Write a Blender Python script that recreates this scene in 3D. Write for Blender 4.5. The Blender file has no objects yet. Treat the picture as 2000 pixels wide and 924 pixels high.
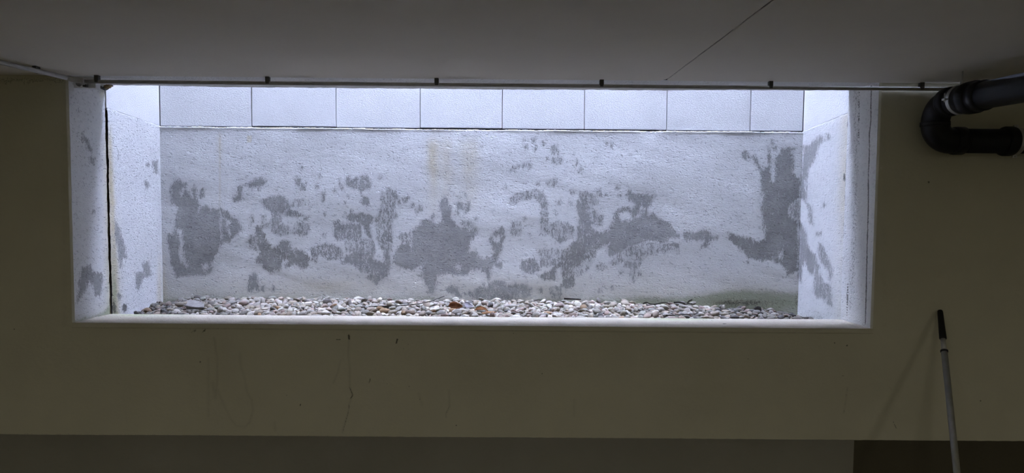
import bpy, bmesh, math, random
import numpy as np
from mathutils import Vector, Matrix, Euler, noise as mnoise

# ---------------------------------------------------------------- camera
F_PX = 1387.0; PPX, PPY = 994.44, 517.57
CAM = np.array([0.0, -3.4443, 1.6])
YAW, PITCH, ROLL = .0039, -.0581, .0081
_cy, _sy = math.cos(YAW), math.sin(YAW); _cp, _sp = math.cos(PITCH), math.sin(PITCH)
FW = np.array([_sy*_cp, _cy*_cp, _sp]); _r = np.array([_cy, -_sy, 0.0]); _u = np.cross(_r, FW)
_c, _s = math.cos(ROLL), math.sin(ROLL)
RT, UP = _c*_r + _s*_u, -_s*_r + _c*_u
scene = bpy.context.scene
cd = bpy.data.cameras.new('camera'); cam = bpy.data.objects.new('camera', cd); scene.collection.objects.link(cam)
cd.sensor_width = 36.0; cd.lens = F_PX/2000*36; cd.clip_start = .05
cd.shift_x = (1000-PPX)/2000; cd.shift_y = (PPY-462)/2000
M = Matrix.Identity(4)
for i in range(3):
    M[i][0] = RT[i]; M[i][1] = UP[i]; M[i][2] = -FW[i]; M[i][3] = CAM[i]
cam.matrix_world = M
scene.camera = cam

# ---------------------------------------------------------------- light
SKY = (.76, .86, 1.22); SKY_STRENGTH = 97.0        # overcast sky, brightest overhead
w = bpy.data.worlds.new('sky'); scene.world = w; w.use_nodes = True
_t = w.node_tree; _tc = _t.nodes.new('ShaderNodeTexCoord'); _sx = _t.nodes.new('ShaderNodeSeparateXYZ'); _mr = _t.nodes.new('ShaderNodeMapRange'); _vm = _t.nodes.new('ShaderNodeVectorMath')
_t.links.new(_tc.outputs['Generated'], _sx.inputs[0]); _t.links.new(_sx.outputs['Z'], _mr.inputs[0])
_mr.inputs[3].default_value = .33; _mr.inputs[4].default_value = 1.0; _vm.operation = 'SCALE'; _vm.inputs[0].default_value = SKY
_t.links.new(_mr.outputs[0], _vm.inputs['Scale']); _t.links.new(_vm.outputs[0], _t.nodes['Background'].inputs[0])
w.node_tree.nodes['Background'].inputs[1].default_value = SKY_STRENGTH
scene.view_settings.view_transform = 'Standard'; scene.view_settings.look = 'None'
scene.view_settings.exposure = 0.0; scene.view_settings.gamma = 1.0
def lamp(name, loc, size, power, col):
    l = bpy.data.lights.new(name, 'AREA'); l.shape = 'RECTANGLE'; l.size, l.size_y = size
    l.energy = power; l.color = col
    o = bpy.data.objects.new(name, l); scene.collection.objects.link(o); o.location = loc
    return o
WARM = (1.0, .95, .80)
lamp('ceiling_light', (.6, -6.0, 2.2), (1.2, .15), 42, WARM)
lamp('ceiling_light', (-2.4, -5.6, 2.2), (1.2, .15), 38, WARM)
lamp('ceiling_light', (3.6, -3.4, 2.2), (.2, 1.2), 9, WARM)
SHAFT_TOP = 4.7
cy = scene.cycles
try:
    cy.max_bounces = 14; cy.diffuse_bounces = 10
except Exception: pass

# ---------------------------------------------------------------- helpers
def proj(q):
    v = np.asarray(q, float) - CAM; d = v @ FW
    return PPX + F_PX*(v @ RT)/d, PPY - F_PX*(v @ UP)/d
def ray(px, py): return FW + RT*(px-PPX)/F_PX - UP*(py-PPY)/F_PX
def onY(px, py, Y): d = ray(px, py); return CAM + d*((Y-CAM[1])/d[1])
def onZ(px, py, Z): d = ray(px, py); return CAM + d*((Z-CAM[2])/d[2])
def onX(px, py, X): d = ray(px, py); return CAM + d*((X-CAM[0])/d[0])
def link(o, parent=None, kind=None, label=None, cat=None, group=None):
    scene.collection.objects.link(o)
    if parent is not None: o.parent = parent
    if kind: o['kind'] = kind
    if label: o['label'] = label
    if cat: o['category'] = cat
    if group: o['group'] = group
    return o
def obj(name, me, mat, **k):
    o = bpy.data.objects.new(name, me)
    if mat is not None: me.materials.clear(); me.materials.append(mat)
    return link(o, **k)
def empty(name, loc, **k):
    o = bpy.data.objects.new(name, None); o.location = loc; o.empty_display_size = .05
    return link(o, **k)
def mesh_of(bm, name, smooth=True):
    me = bpy.data.meshes.new(name); bmesh.ops.recalc_face_normals(bm, faces=bm.faces); bm.to_mesh(me); bm.free()
    if smooth: me.polygons.foreach_set('use_smooth', [True]*len(me.polygons))
    return me
def np_mesh(name, V, Q, smooth=False):
    me = bpy.data.meshes.new(name); V = np.asarray(V, np.float32); Q = np.asarray(Q, np.int32)
    n = Q.shape[1]
    me.vertices.add(len(V)); me.vertices.foreach_set('co', V.ravel())
    me.loops.add(Q.size); me.loops.foreach_set('vertex_index', Q.ravel())
    me.polygons.add(len(Q)); me.polygons.foreach_set('loop_start', np.arange(0, Q.size, n, dtype=np.int32))
    if smooth: me.polygons.foreach_set('use_smooth', np.ones(len(Q), bool))
    me.update(calc_edges=True)
    return me
def box_bm(bm, a, b, bev=0, segs=2):
    r = bmesh.ops.create_cube(bm, size=1.0); vs = r['verts']
    for v in vs:
        v.co = Vector(((a[0]+b[0])/2+v.co.x*(b[0]-a[0]), (a[1]+b[1])/2+v.co.y*(b[1]-a[1]), (a[2]+b[2])/2+v.co.z*(b[2]-a[2])))
    if bev:
        es = list({e for v in vs for e in v.link_edges})
        bmesh.ops.bevel(bm, geom=es, offset=bev, segments=segs, affect='EDGES', profile=.5)
    return bm
def box(name, a, b, mat, bev=0, **k):
    return obj(name, mesh_of(box_bm(bmesh.new(), a, b, bev), name, False), mat, **k)
def tube_bm(bm, pts, rad, seg=24, caps=True, hollow=0):
    """sweep a circle of radius rad (number or list) along pts"""
    pts = [Vector(p) for p in pts]; n = len(pts)
    rads = rad if isinstance(rad, (list, tuple)) else [rad]*n
    t0 = (pts[1]-pts[0]).normalized(); ref = Vector((0, 0, 1)) if abs(t0.z) < .9 else Vector((1, 0, 0))
    nx = t0.cross(ref).normalized(); rings = []
    for i in range(n):
        t = (pts[min(i+1, n-1)]-pts[max(i-1, 0)])
        if t.length < 1e-9: t = t0
        t.normalize(); nx = (nx - t*nx.dot(t)).normalized(); ny = t.cross(nx)
        rings.append([bm.verts.new(pts[i]+(nx*math.cos(a)+ny*math.sin(a))*rads[i]) for a in [2*math.pi*k/seg for k in range(seg)]])
    for a, b in zip(rings, rings[1:]):
        for k in range(seg): bm.faces.new((a[k], a[(k+1) % seg], b[(k+1) % seg], b[k]))
    if caps:
        bm.faces.new(rings[0]); bm.faces.new(rings[-1][::-1])
    return bm
def tube(name, pts, rad, mat, seg=24, smooth=True, **k):
    me = mesh_of(tube_bm(bmesh.new(), pts, rad, seg), name, smooth)
    if smooth:
        for p in me.polygons:
            if len(p.vertices) > 4: p.use_smooth = False
    return obj(name, me, mat, **k)

# ---- 2D fields traced over the walls (picture plane -> wall plane)
def poly_sd(px, py, P):
    """signed distance, positive inside"""
    P = np.asarray(P, float); A = P; Bq = np.roll(P, -1, 0)
    d2 = np.full(px.shape, 1e9); ins = np.zeros(px.shape, bool)
    for (ax, ay), (bx, by) in zip(A, Bq):
        ex, ey = bx-ax, by-ay; L = ex*ex+ey*ey+1e-9
        t = np.clip(((px-ax)*ex+(py-ay)*ey)/L, 0, 1)
        d2 = np.minimum(d2, (px-ax-t*ex)**2+(py-ay-t*ey)**2)
        if by != ay:
            c = ((ay > py) != (by > py)) & (px < (bx-ax)*(py-ay)/(by-ay)+ax); ins ^= c
    d = np.sqrt(d2); return np.where(ins, d, -d)
def line_d(px, py, P):
    d2 = np.full(px.shape, 1e9)
    for (ax, ay), (bx, by) in zip(P, P[1:]):
        ex, ey = bx-ax, by-ay; L = ex*ex+ey*ey+1e-9
        t = np.clip(((px-ax)*ex+(py-ay)*ey)/L, 0, 1)
        d2 = np.minimum(d2, (px-ax-t*ex)**2+(py-ay-t*ey)**2)
    return np.sqrt(d2)
def windowed(px, py, P, pad):
    P = np.asarray(P, float)
    return (px > P[:, 0].min()-pad) & (px < P[:, 0].max()+pad) & (py > P[:, 1].min()-pad) & (py < P[:, 1].max()+pad)
CROP = {'A': (310, 320, 3.552), 'B': (480, 320, 3.553), 'C': (740, 340, 3.553), 'D': (960, 250, 3.553),
        'E': (1000, 350, 3.553), 'F': (1160, 340, 3.553), 'G': (1400, 250, 2.496), 'H': (130, 150, 1.925)}
def tr(c, P): ox, oy, s = CROP[c]; return [(ox+x/s, oy+y/s) for x, y in P]
# (crop, cap, tone, outline): bare patches where the white paint has flaked off
PEEL = [
('A',6,.5,[(95,140),(120,108),(155,115),(165,135),(185,130),(190,180),(215,215),(235,235),(240,150),(252,150),(262,240),(278,290),(280,330),(300,300),(320,295),(345,300),(360,330),(375,305),(390,320),(430,312),(470,335),(500,375),(545,400),(560,420),(590,455),(570,470),(525,500),(500,510),(490,535),(430,560),(420,600),(385,650),(370,690),(350,720),(375,715),(365,750),(320,785),(290,770),(240,770),(200,780),(125,785),(110,740),(85,700),(90,660),(75,600),(60,520),(62,485),(95,490),(110,450),(120,380),(125,300),(95,270),(88,220)]),
('A',2,.5,[(290,190),(310,172),(315,225),(292,235)]),
('A',4,.5,[(512,240),(545,225),(555,180),(545,160),(585,150),(625,130),(665,120),(660,110),(695,100),(710,90),(725,110),(755,120),(720,140),(700,180),(690,160),(655,160),(650,170),(620,170),(615,155),(585,155),(578,200),(575,235),(615,250),(570,245),(535,265)]),
('A',5,.42,[(635,780),(660,762),(685,775),(690,810),(697,880),(665,870),(640,885),(615,885),(622,840)]),
('A',3,.5,[(790,850),(805,860),(800,885),(785,885)]),('A',2,.4,[(715,850),(730,845),(728,875),(715,875)]),
('A',1,.6,[(643,358),(657,363),(657,405),(643,405)]),('A',1,.6,[(728,358),(742,365),(737,385),(718,385)]),
('B',3.5,.32,[(110,260),(150,235),(195,228),(240,225),(280,245),(305,270),(320,290),(300,320),(265,330),(245,345),(235,400),(225,430),(175,440),(180,380),(190,345),(160,325),(135,300),(115,280)]),
('B',.7,.25,[(180,440),(240,430),(330,445),(360,415),(430,415),(440,440),(430,490),(380,500),(330,480),(240,490),(190,480)]),
('B',.2,.4,[(300,260),(440,250),(440,285),(330,300)]),('B',.6,.5,[(245,345),(300,320),(380,350),(400,360),(330,365)]),
('B',4,.62,[(75,440),(95,430),(110,470),(135,480),(130,520),(155,545),(170,580),(215,580),(235,545),(270,530),(300,545),(300,575),(330,600),(380,595),(425,630),(440,660),(435,705),(400,730),(370,720),(350,700),(330,700),(290,720),(275,700),(255,660),(245,700),(240,740),(200,735),(175,750),(140,735),(125,700),(80,680),(75,650),(105,650),(95,600),(75,560),(72,480)]),
('B',.8,.6,[(100,430),(150,415),(160,425),(120,450)]),('B',.5,.6,[(30,500),(70,520),(75,600),(30,590)]),
('B',1.3,.62,[(450,590),(500,570),(560,560),(620,575),(660,600),(680,640),(660,665),(620,660),(570,665),(520,630),(490,650),(455,625)]),
('B',.6,.6,[(460,640),(495,640),(490,680),(455,670)]),
('B',2.4,.4,[(610,415),(640,395),(655,420),(690,425),(730,415),(780,420),(800,450),(800,500),(790,530),(700,525),(640,530),(612,500)]),
('B',3,.55,[(700,360),(740,345),(780,355),(790,335),(830,360),(885,370),(875,400),(860,420),(880,500),(870,530),(830,470),(820,420),(780,400),(740,400),(710,390)]),
('B',3,.5,[(800,200),(815,225),(845,235),(855,270),(850,290),(820,285),(805,270),(810,240)]),
('B',2.6,.42,[(700,100),(720,85),(735,110),(765,95),(785,110),(815,90),(850,95),(875,140),(865,170),(820,180),(800,195),(780,175),(745,175),(700,150)]),
('B',3,.3,[(350,110),(362,92),(380,105),(385,130),(415,160),(415,190),(395,185),(365,155),(345,140)]),
('B',3,.5,[(528,200),(550,200),(548,230),(540,262),(532,235)]),
('B',2,.42,[(640,100),(652,102),(655,140),(675,160),(672,185),(650,180),(645,150)]),
('B',.3,.62,[(935,250),(945,200),(960,205),(965,260),(1010,200),(1000,300),(1000,380),(1015,480),(1010,600),(940,590),(915,540),(905,460),(905,370),(930,330)]),
('B',3,.5,[(680,650),(760,610),(850,620),(880,670),(960,700),(965,590),(1005,580),(1005,700),(990,760),(950,790),(905,835),(850,790),(870,760),(810,745),(740,695),(675,690)]),
('B',.4,.4,[(690,540),(800,520),(880,530),(900,600),(880,650),(850,640),(760,610),(700,600)]),
('C',8,.3,[(225,400),(290,360),(300,320),(370,320),(400,345),(440,330),(440,280),(420,220),(430,180),(455,160),(475,195),(500,220),(505,260),(495,310),(520,330),(540,360),(570,375),(605,365),(635,390),(680,410),(660,440),(640,455),(625,480),(620,540),(680,550),(700,580),(750,590),(790,580),(810,550),(790,500),(770,470),(780,430),(810,400),(850,370),(875,400),(880,440),(855,475),(850,530),(820,570),(815,620),(850,620),(845,650),(800,630),(770,660),(775,700),(765,740),(745,690),(700,660),(640,670),(600,700),(540,700),(490,680),(440,695),(400,710),(395,770),(380,830),(340,820),(335,780),(310,750),(295,700),(300,650),(320,620),(270,640),(230,665),(170,655),(100,620),(105,550),(130,520),(140,495),(200,480),(215,500),(225,530)]),
('C',1,.45,[(135,440),(170,415),(225,415),(230,470),(175,475)]),
('C',.5,.5,[(560,340),(640,330),(690,410),(650,450),(600,380)]),
('C',4,.5,[(470,800),(500,780),(550,785),(560,820),(570,850),(545,870),(530,830),(480,820)]),
('C',2.5,.48,[(590,830),(650,810),(700,780),(740,790),(760,755),(820,735),(870,745),(880,780),(940,770),(1020,765),(1055,800),(1050,850),(900,870),(700,870),(620,850)]),
('E',2.5,.45,[(60,570),(150,550),(180,580),(185,630),(150,650),(90,650),(65,610)]),
('C',.9,.5,[(905,180),(950,140),(1000,130),(1066,115),(1066,160),(1000,175),(940,210),(915,210)]),
('C',1.2,.5,[(535,200),(570,210),(580,240),(550,245)]),('C',1.5,.5,[(595,240),(625,205),(632,240),(600,275)]),('C',1.2,.5,[(530,258),(560,265),(552,292)]),
('C',-.2,.45,[(920,360),(960,330),(990,380),(975,420),(920,410)]),('C',-.3,.5,[(60,100),(120,120),(90,330),(20,330)]),
('D',.55,.52,[(130,510),(170,460),(210,450),(260,440),(300,425),(350,450),(385,520),(390,600),(385,700),(360,740),(345,680),(355,580),(340,520),(300,480),(260,475),(200,510),(150,530)]),
('D',-.2,.45,[(140,650),(200,660),(205,730),(150,740)]),
('D',.3,.25,[(390,690),(450,650),(530,660),(570,700),(560,760),(480,790),(400,740)]),
('F',5,.5,[(110,390),(135,330),(140,275),(170,250),(175,290),(200,330),(260,320),(320,290),(360,250),(310,220),(250,190),(220,150),(240,110),(300,140),(370,150),(430,150),(400,190),(370,240),(380,285),(405,270),(430,300),(480,330),(530,360),(575,400),(590,430),(520,450),(480,480),(420,460),(360,470),(320,490),(250,500),(200,530),(150,560),(110,570),(95,540),(110,480),(60,500),(10,540),(-40,540),(-90,500),(-100,450),(-60,420),(0,410),(60,405)]),
('F',.9,.6,[(180,250),(240,230),(280,260),(270,310),(255,270),(230,245),(185,264)]),
('F',.5,.48,[(290,210),(370,230),(370,310),(280,330),(270,280)]),
('F',-.1,.5,[(230,510),(380,480),(490,490),(500,520),(440,540),(380,560),(330,600),(300,650),(220,640),(240,570),(170,620),(110,620)]),
('F',-.3,.5,[(490,490),(580,490),(590,540),(480,550)]),
('F',.6,.45,[(15,640),(60,620),(90,655),(30,665)]),('F',-.2,.4,[(250,640),(280,640),(280,750),(255,750)]),
('F',4,.45,[(622,410),(640,398),(700,415),(730,395),(790,398),(815,425),(865,430),(860,445),(800,460),(790,500),(750,505),(770,465),(700,460),(625,465)]),
('E',3,.72,[(330,540),(350,500),(400,470),(430,430),(470,440),(560,450),(600,470),(570,540),(500,560),(440,620),(430,740),(390,760),(340,750),(360,700),(340,620),(310,600),(290,700),(220,700),(190,670),(260,650),(300,600),(330,580)]),
('E',3,.35,[(450,200),(475,90),(520,90),(530,180),(580,230),(600,280),(540,320),(590,370),(620,450),(560,470),(450,440),(455,360),(470,260)]),
('E',.3,.4,[(520,100),(560,110),(600,150),(590,180),(530,170)]),('E',.2,.5,[(570,250),(630,260),(620,320),(560,320)]),
('E',0,.4,[(190,500),(320,490),(330,590),(200,600)]),('E',-.1,.5,[(440,560),(560,550),(520,640),(440,680)]),
('E',-.1,.4,[(270,750),(340,750),(330,815),(280,815)]),('E',-.2,.45,[(200,230),(240,200),(250,380),(200,380)]),
('G',6,.66,[(205,180),(225,205),(240,195),(252,190),(252,105),(258,105),(260,190),(262,260),(285,265),(288,200),(290,150),(310,130),(320,105),(350,95),(385,100),(360,115),(375,150),(380,190),(370,215),(390,240),(405,240),(402,340),(375,360),(345,395),(355,430),(390,450),(398,560),(390,700),(345,715),(345,695),(320,670),(285,655),(270,640),(225,650),(190,640),(150,630),(125,600),(90,570),(60,545),(55,510),(90,520),(120,535),(170,540),(200,555),(235,540),(240,500),(225,450),(218,400),(230,360),(228,320),(218,300),(212,210)]),
('G',3,.5,[(118,125),(140,112),(160,130),(165,150),(150,155),(120,150)]),
('G',3,.5,[(168,140),(185,128),(200,150),(208,180),(225,205),(212,215),(185,172)]),
('G',1,.35,[(345,380),(400,350),(400,440),(360,430)]),
('G',5,.36,[(425,90),(460,80),(480,60),(500,40),(515,45),(520,60),(500,80),(490,110),(480,150),(450,200),(440,240),(440,330),(430,360),(412,340),(408,250),(420,150)]),
('G',3,.4,[(535,30),(548,28),(550,55),(537,55)]),
('G',3,.36,[(440,370),(460,380),(465,430),(472,475),(455,460),(450,400)]),
('G',5,.42,[(405,460),(425,490),(435,560),(450,600),(480,620),(485,650),(475,690),(460,715),(440,690),(430,650),(415,680),(410,750),(402,740),(400,600)]),
('G',2.5,.45,[(498,560),(515,570),(530,600),(545,650),(560,680),(565,710),(550,740),(545,700),(520,660),(500,640),(495,600)]),
('G',2,.5,[(480,660),(500,670),(495,700),(520,750),(550,770),(562,870),(530,850),(515,820),(490,830),(475,800),(480,720)]),
('H',3,.35,[(325,320),(338,322),(345,365),(330,360)]),('H',1.5,.4,[(298,395),(312,410),(300,420)]),
('H',4,.35,[(185,545),(200,590),(215,640),(222,680),(205,685),(205,710),(198,690),(195,640),(185,600)]),
('H',3,.35,[(262,740),(285,735),(290,700),(308,700),(315,745),(285,760),(270,805),(262,790)]),('H',1.5,.5,[(193,820),(207,828),(195,842)]),
('H',3,.4,[(60,215),(73,235),(83,250),(92,278),(82,276),(75,250),(62,238)]),('H',3,.35,[(90,306),(104,308),(98,326),(90,324)]),
('H',5,.35,[(60,720),(85,712),(100,740),(130,738),(135,760),(125,820),(105,820),(100,790),(85,760),(70,800),(42,845),(48,790),(55,750)]),
]
HOLE = [('A',[(130,455),(155,460),(165,520),(175,580),(185,640),(200,700),(195,725),(170,700),(150,680),(135,620),(140,540)]),
('A',[(452,358),(475,380),(490,400),(512,410),(490,422),(460,397)]),('A',[(472,438),(498,480),(508,505),(485,490)]),
('A',[(427,320),(436,320),(436,600),(428,600)]),('A',[(300,700),(340,690),(355,720),(320,745),(300,730)]),
('A',[(160,190),(168,140),(172,200),(165,225)]),('A',[(115,290),(118,300),(114,440),(108,440)]),
('B',[(255,670),(290,660),(285,710),(255,700)]),
('C',[(790,430),(850,430),(835,470),(820,490),(792,460)]),('C',[(520,640),(560,620),(570,660),(545,680)]),
('F',[(185,265),(230,250),(262,270),(250,305),(205,310)]),('F',[(-15,220),(-10,290),(20,330),(-20,330),(-40,260)]),
('G',[(302,600),(318,610),(315,650),(300,640)]),('G',[(425,255),(432,260),(437,310),(427,300)])]
DOTS = {'B':[(388,30,8),(517,85,8),(497,160,10),(930,98,11),(713,232,7),(690,270,7),(1045,230,12),(1062,270,8),(1037,365,8),(125,372,9),(48,380,8),(418,382,12),(305,340,10),(322,290,10),(683,355,7),(620,185,6),(548,352,5),(545,500,8),(648,105,6),(420,135,6),(115,410,8),(35,430,7),(735,325,8),(40,185,7),(12,210,5)],
'C':[(125,160,12),(140,198,10),(180,178,20),(208,165,8),(285,240,10),(265,260,8),(115,290,8),(232,215,7),(375,298,10),(600,150,6),(675,313,5),(725,770,8),(880,95,5),(10,30,8)],
'D':[(225,88,10),(295,85,12),(300,145,13),(240,135,12),(435,155,24),(435,230,18),(475,225,18),(385,215,8),(355,120,9),(617,290,12),(595,240,6),(160,280,8),(435,378,14),(400,385,8),(560,440,12),(265,270,9),(185,265,6),(222,262,7),(875,412,16),(895,465,8),(455,605,5),(550,515,7),(470,520,9),(230,630,10),(800,105,5),(835,125,5),(745,455,18),(790,465,8),(320,390,8),(130,293,5)],
'E':[(600,95,15),(610,290,16),(545,680,7),(697,758,6),(612,775,7),(755,652,6),(885,655,6),(835,690,10),(820,580,18),(310,250,6),(123,385,8),(290,25,14),(330,165,10),(200,770,10)],
'G':[(272,75,7),(286,100,6),(152,657,4),(490,515,7),(502,515,6),(523,380,5),(220,320,6)],
'H':[(103,510,3),(45,130,2),(305,330,3)]}
def peel_fields(px, py):
    f = np.full(px.shape, -9.0); tone = np.full(px.shape, .5)
    for c, cap, tn, P in PEEL:
        P = tr(c, P); m = windowed(px, py, P, 10)
        if not m.any(): continue
        v = np.minimum(poly_sd(px[m], py[m], P)+.4, cap); ff = f[m]; tt = tone[m]
        up = v > ff; ff[up] = v[up]; tt[up & (v > -2)] = tn; f[m] = ff; tone[m] = tt
    for c, P in HOLE:
        P = tr(c, P); m = windowed(px, py, P, 10)
        if m.any(): f[m] = np.minimum(f[m], -poly_sd(px[m], py[m], P)+.3)
    for c, L in DOTS.items():
        for x, y, rr in L:
            (x, y), = tr(c, [(x, y)]); rr = rr/CROP[c][2]
            m = (abs(px-x) < rr+9) & (abs(py-y) < rr+9)
            if m.any():
                v = np.minimum(rr-np.hypot(px[m]-x, (py[m]-y)*.8)+.2, 2.0); ff = f[m]; f[m] = np.maximum(ff, v)
    return f, tone
def gauss(v, c, s): return np.exp(-((v-c)/s)**2)

def grid(origin, du, dv, nu, nv):
    i, j = np.meshgrid(np.arange(nu+1), np.arange(nv+1)); o, du, dv = map(np.array, (origin, du, dv))
    V = o + i.ravel()[:, None]*du/nu + j.ravel()[:, None]*dv/nv
    a = (j[:-1, :-1]*(nu+1)+i[:-1, :-1]).ravel()
    return V, np.stack([a, a+1, a+nu+2, a+nu+1], 1)
def pnoise(a, b, seed=0):
    rs = np.random.RandomState(seed); s = 0
    for k in range(7):
        fx, fy = rs.normal(0, 1, 2)*(1.6**k); s = s+np.sin(a*fx+b*fy+rs.uniform(0, 6.3))/(1.25**k)
    return s/3.5
def set_attr(me, name, arr):
    at = me.attributes.new(name, 'FLOAT', 'POINT'); at.data.foreach_set('value', np.asarray(arr, np.float32))
def set_col(me, name, R, G, Bc, A=None):
    at = me.attributes.new(name, 'FLOAT_COLOR', 'POINT')
    A = np.ones_like(R) if A is None else A
    at.data.foreach_set('color', np.stack([R, G, Bc, A], 1).astype(np.float32).ravel())

# ---------------------------------------------------------------- materials
class NT:
    def __init__(s, name):
        s.m = bpy.data.materials.new(name); s.m.use_nodes = True; s.t = s.m.node_tree; s.N = s.t.nodes; s.L = s.t.links
        s.b = s.N['Principled BSDF']; s.b.inputs['Roughness'].default_value = .9
        s.b.inputs['Specular IOR Level'].default_value = .25
    def n(s, ty, **k):
        q = s.N.new(ty)
        for a, v in k.items(): setattr(q, a, v)
        return q
    def put(s, sock, v):
        if hasattr(v, 'is_output') or isinstance(v, bpy.types.NodeSocket): s.L.new(v, sock)
        elif isinstance(v, (tuple, list)): sock.default_value = (*v, 1) if len(v) == 3 and len(sock.default_value) == 4 else v
        else: sock.default_value = v
    def math(s, op, a, b=0.0, c=0.0, clamp=False):
        q = s.n('ShaderNodeMath', operation=op, use_clamp=clamp)
        s.put(q.inputs[0], a); s.put(q.inputs[1], b); s.put(q.inputs[2], c); return q.outputs[0]
    def coord(s, scale=(1, 1, 1)):
        t = s.n('ShaderNodeTexCoord'); mp = s.n('ShaderNodeMapping'); s.L.new(t.outputs['Object'], mp.inputs['Vector'])
        mp.inputs['Scale'].default_value = scale; return mp.outputs[0]
    def noise(s, scale, detail=4, rough=.55, vec=None, stretch=(1, 1, 1), dist=0):
        q = s.n('ShaderNodeTexNoise'); s.L.new(vec if vec is not None else s.coord(stretch), q.inputs['Vector'])
        q.inputs['Scale'].default_value = scale; q.inputs['Detail'].default_value = detail; q.inputs['Roughness'].default_value = rough
        q.inputs['Distortion'].default_value = dist
        return q.outputs['Fac']
    def attr(s, name, out='Fac'):
        q = s.n('ShaderNodeAttribute', attribute_name=name); return q.outputs[out]
    def rng(s, v, a, b, c=0.0, d=1.0):
        q = s.n('ShaderNodeMapRange'); s.put(q.inputs[0], v)
        for i, x in enumerate((a, b, c, d)): s.put(q.inputs[i+1], x)
        return q.outputs[0]
    def mix(s, f, a, b, mode='MIX'):
        q = s.n('ShaderNodeMix', data_type='RGBA', blend_type=mode); s.put(q.inputs[0], f); s.put(q.inputs[6], a); s.put(q.inputs[7], b); return q.outputs[2]
    def bump(s, h, dist, strength=1.0, prev=None):
        q = s.n('ShaderNodeBump'); s.put(q.inputs['Height'], h); q.inputs['Distance'].default_value = dist; q.inputs['Strength'].default_value = strength
        if prev is not None: s.L.new(prev, q.inputs['Normal'])
        return q.outputs[0]
    def done(s, col, normal=None, rough=None):
        s.put(s.b.inputs['Base Color'], col)
        if normal is not None: s.L.new(normal, s.b.inputs['Normal'])
        if rough is not None: s.put(s.b.inputs['Roughness'], rough)
        return s.m

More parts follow.
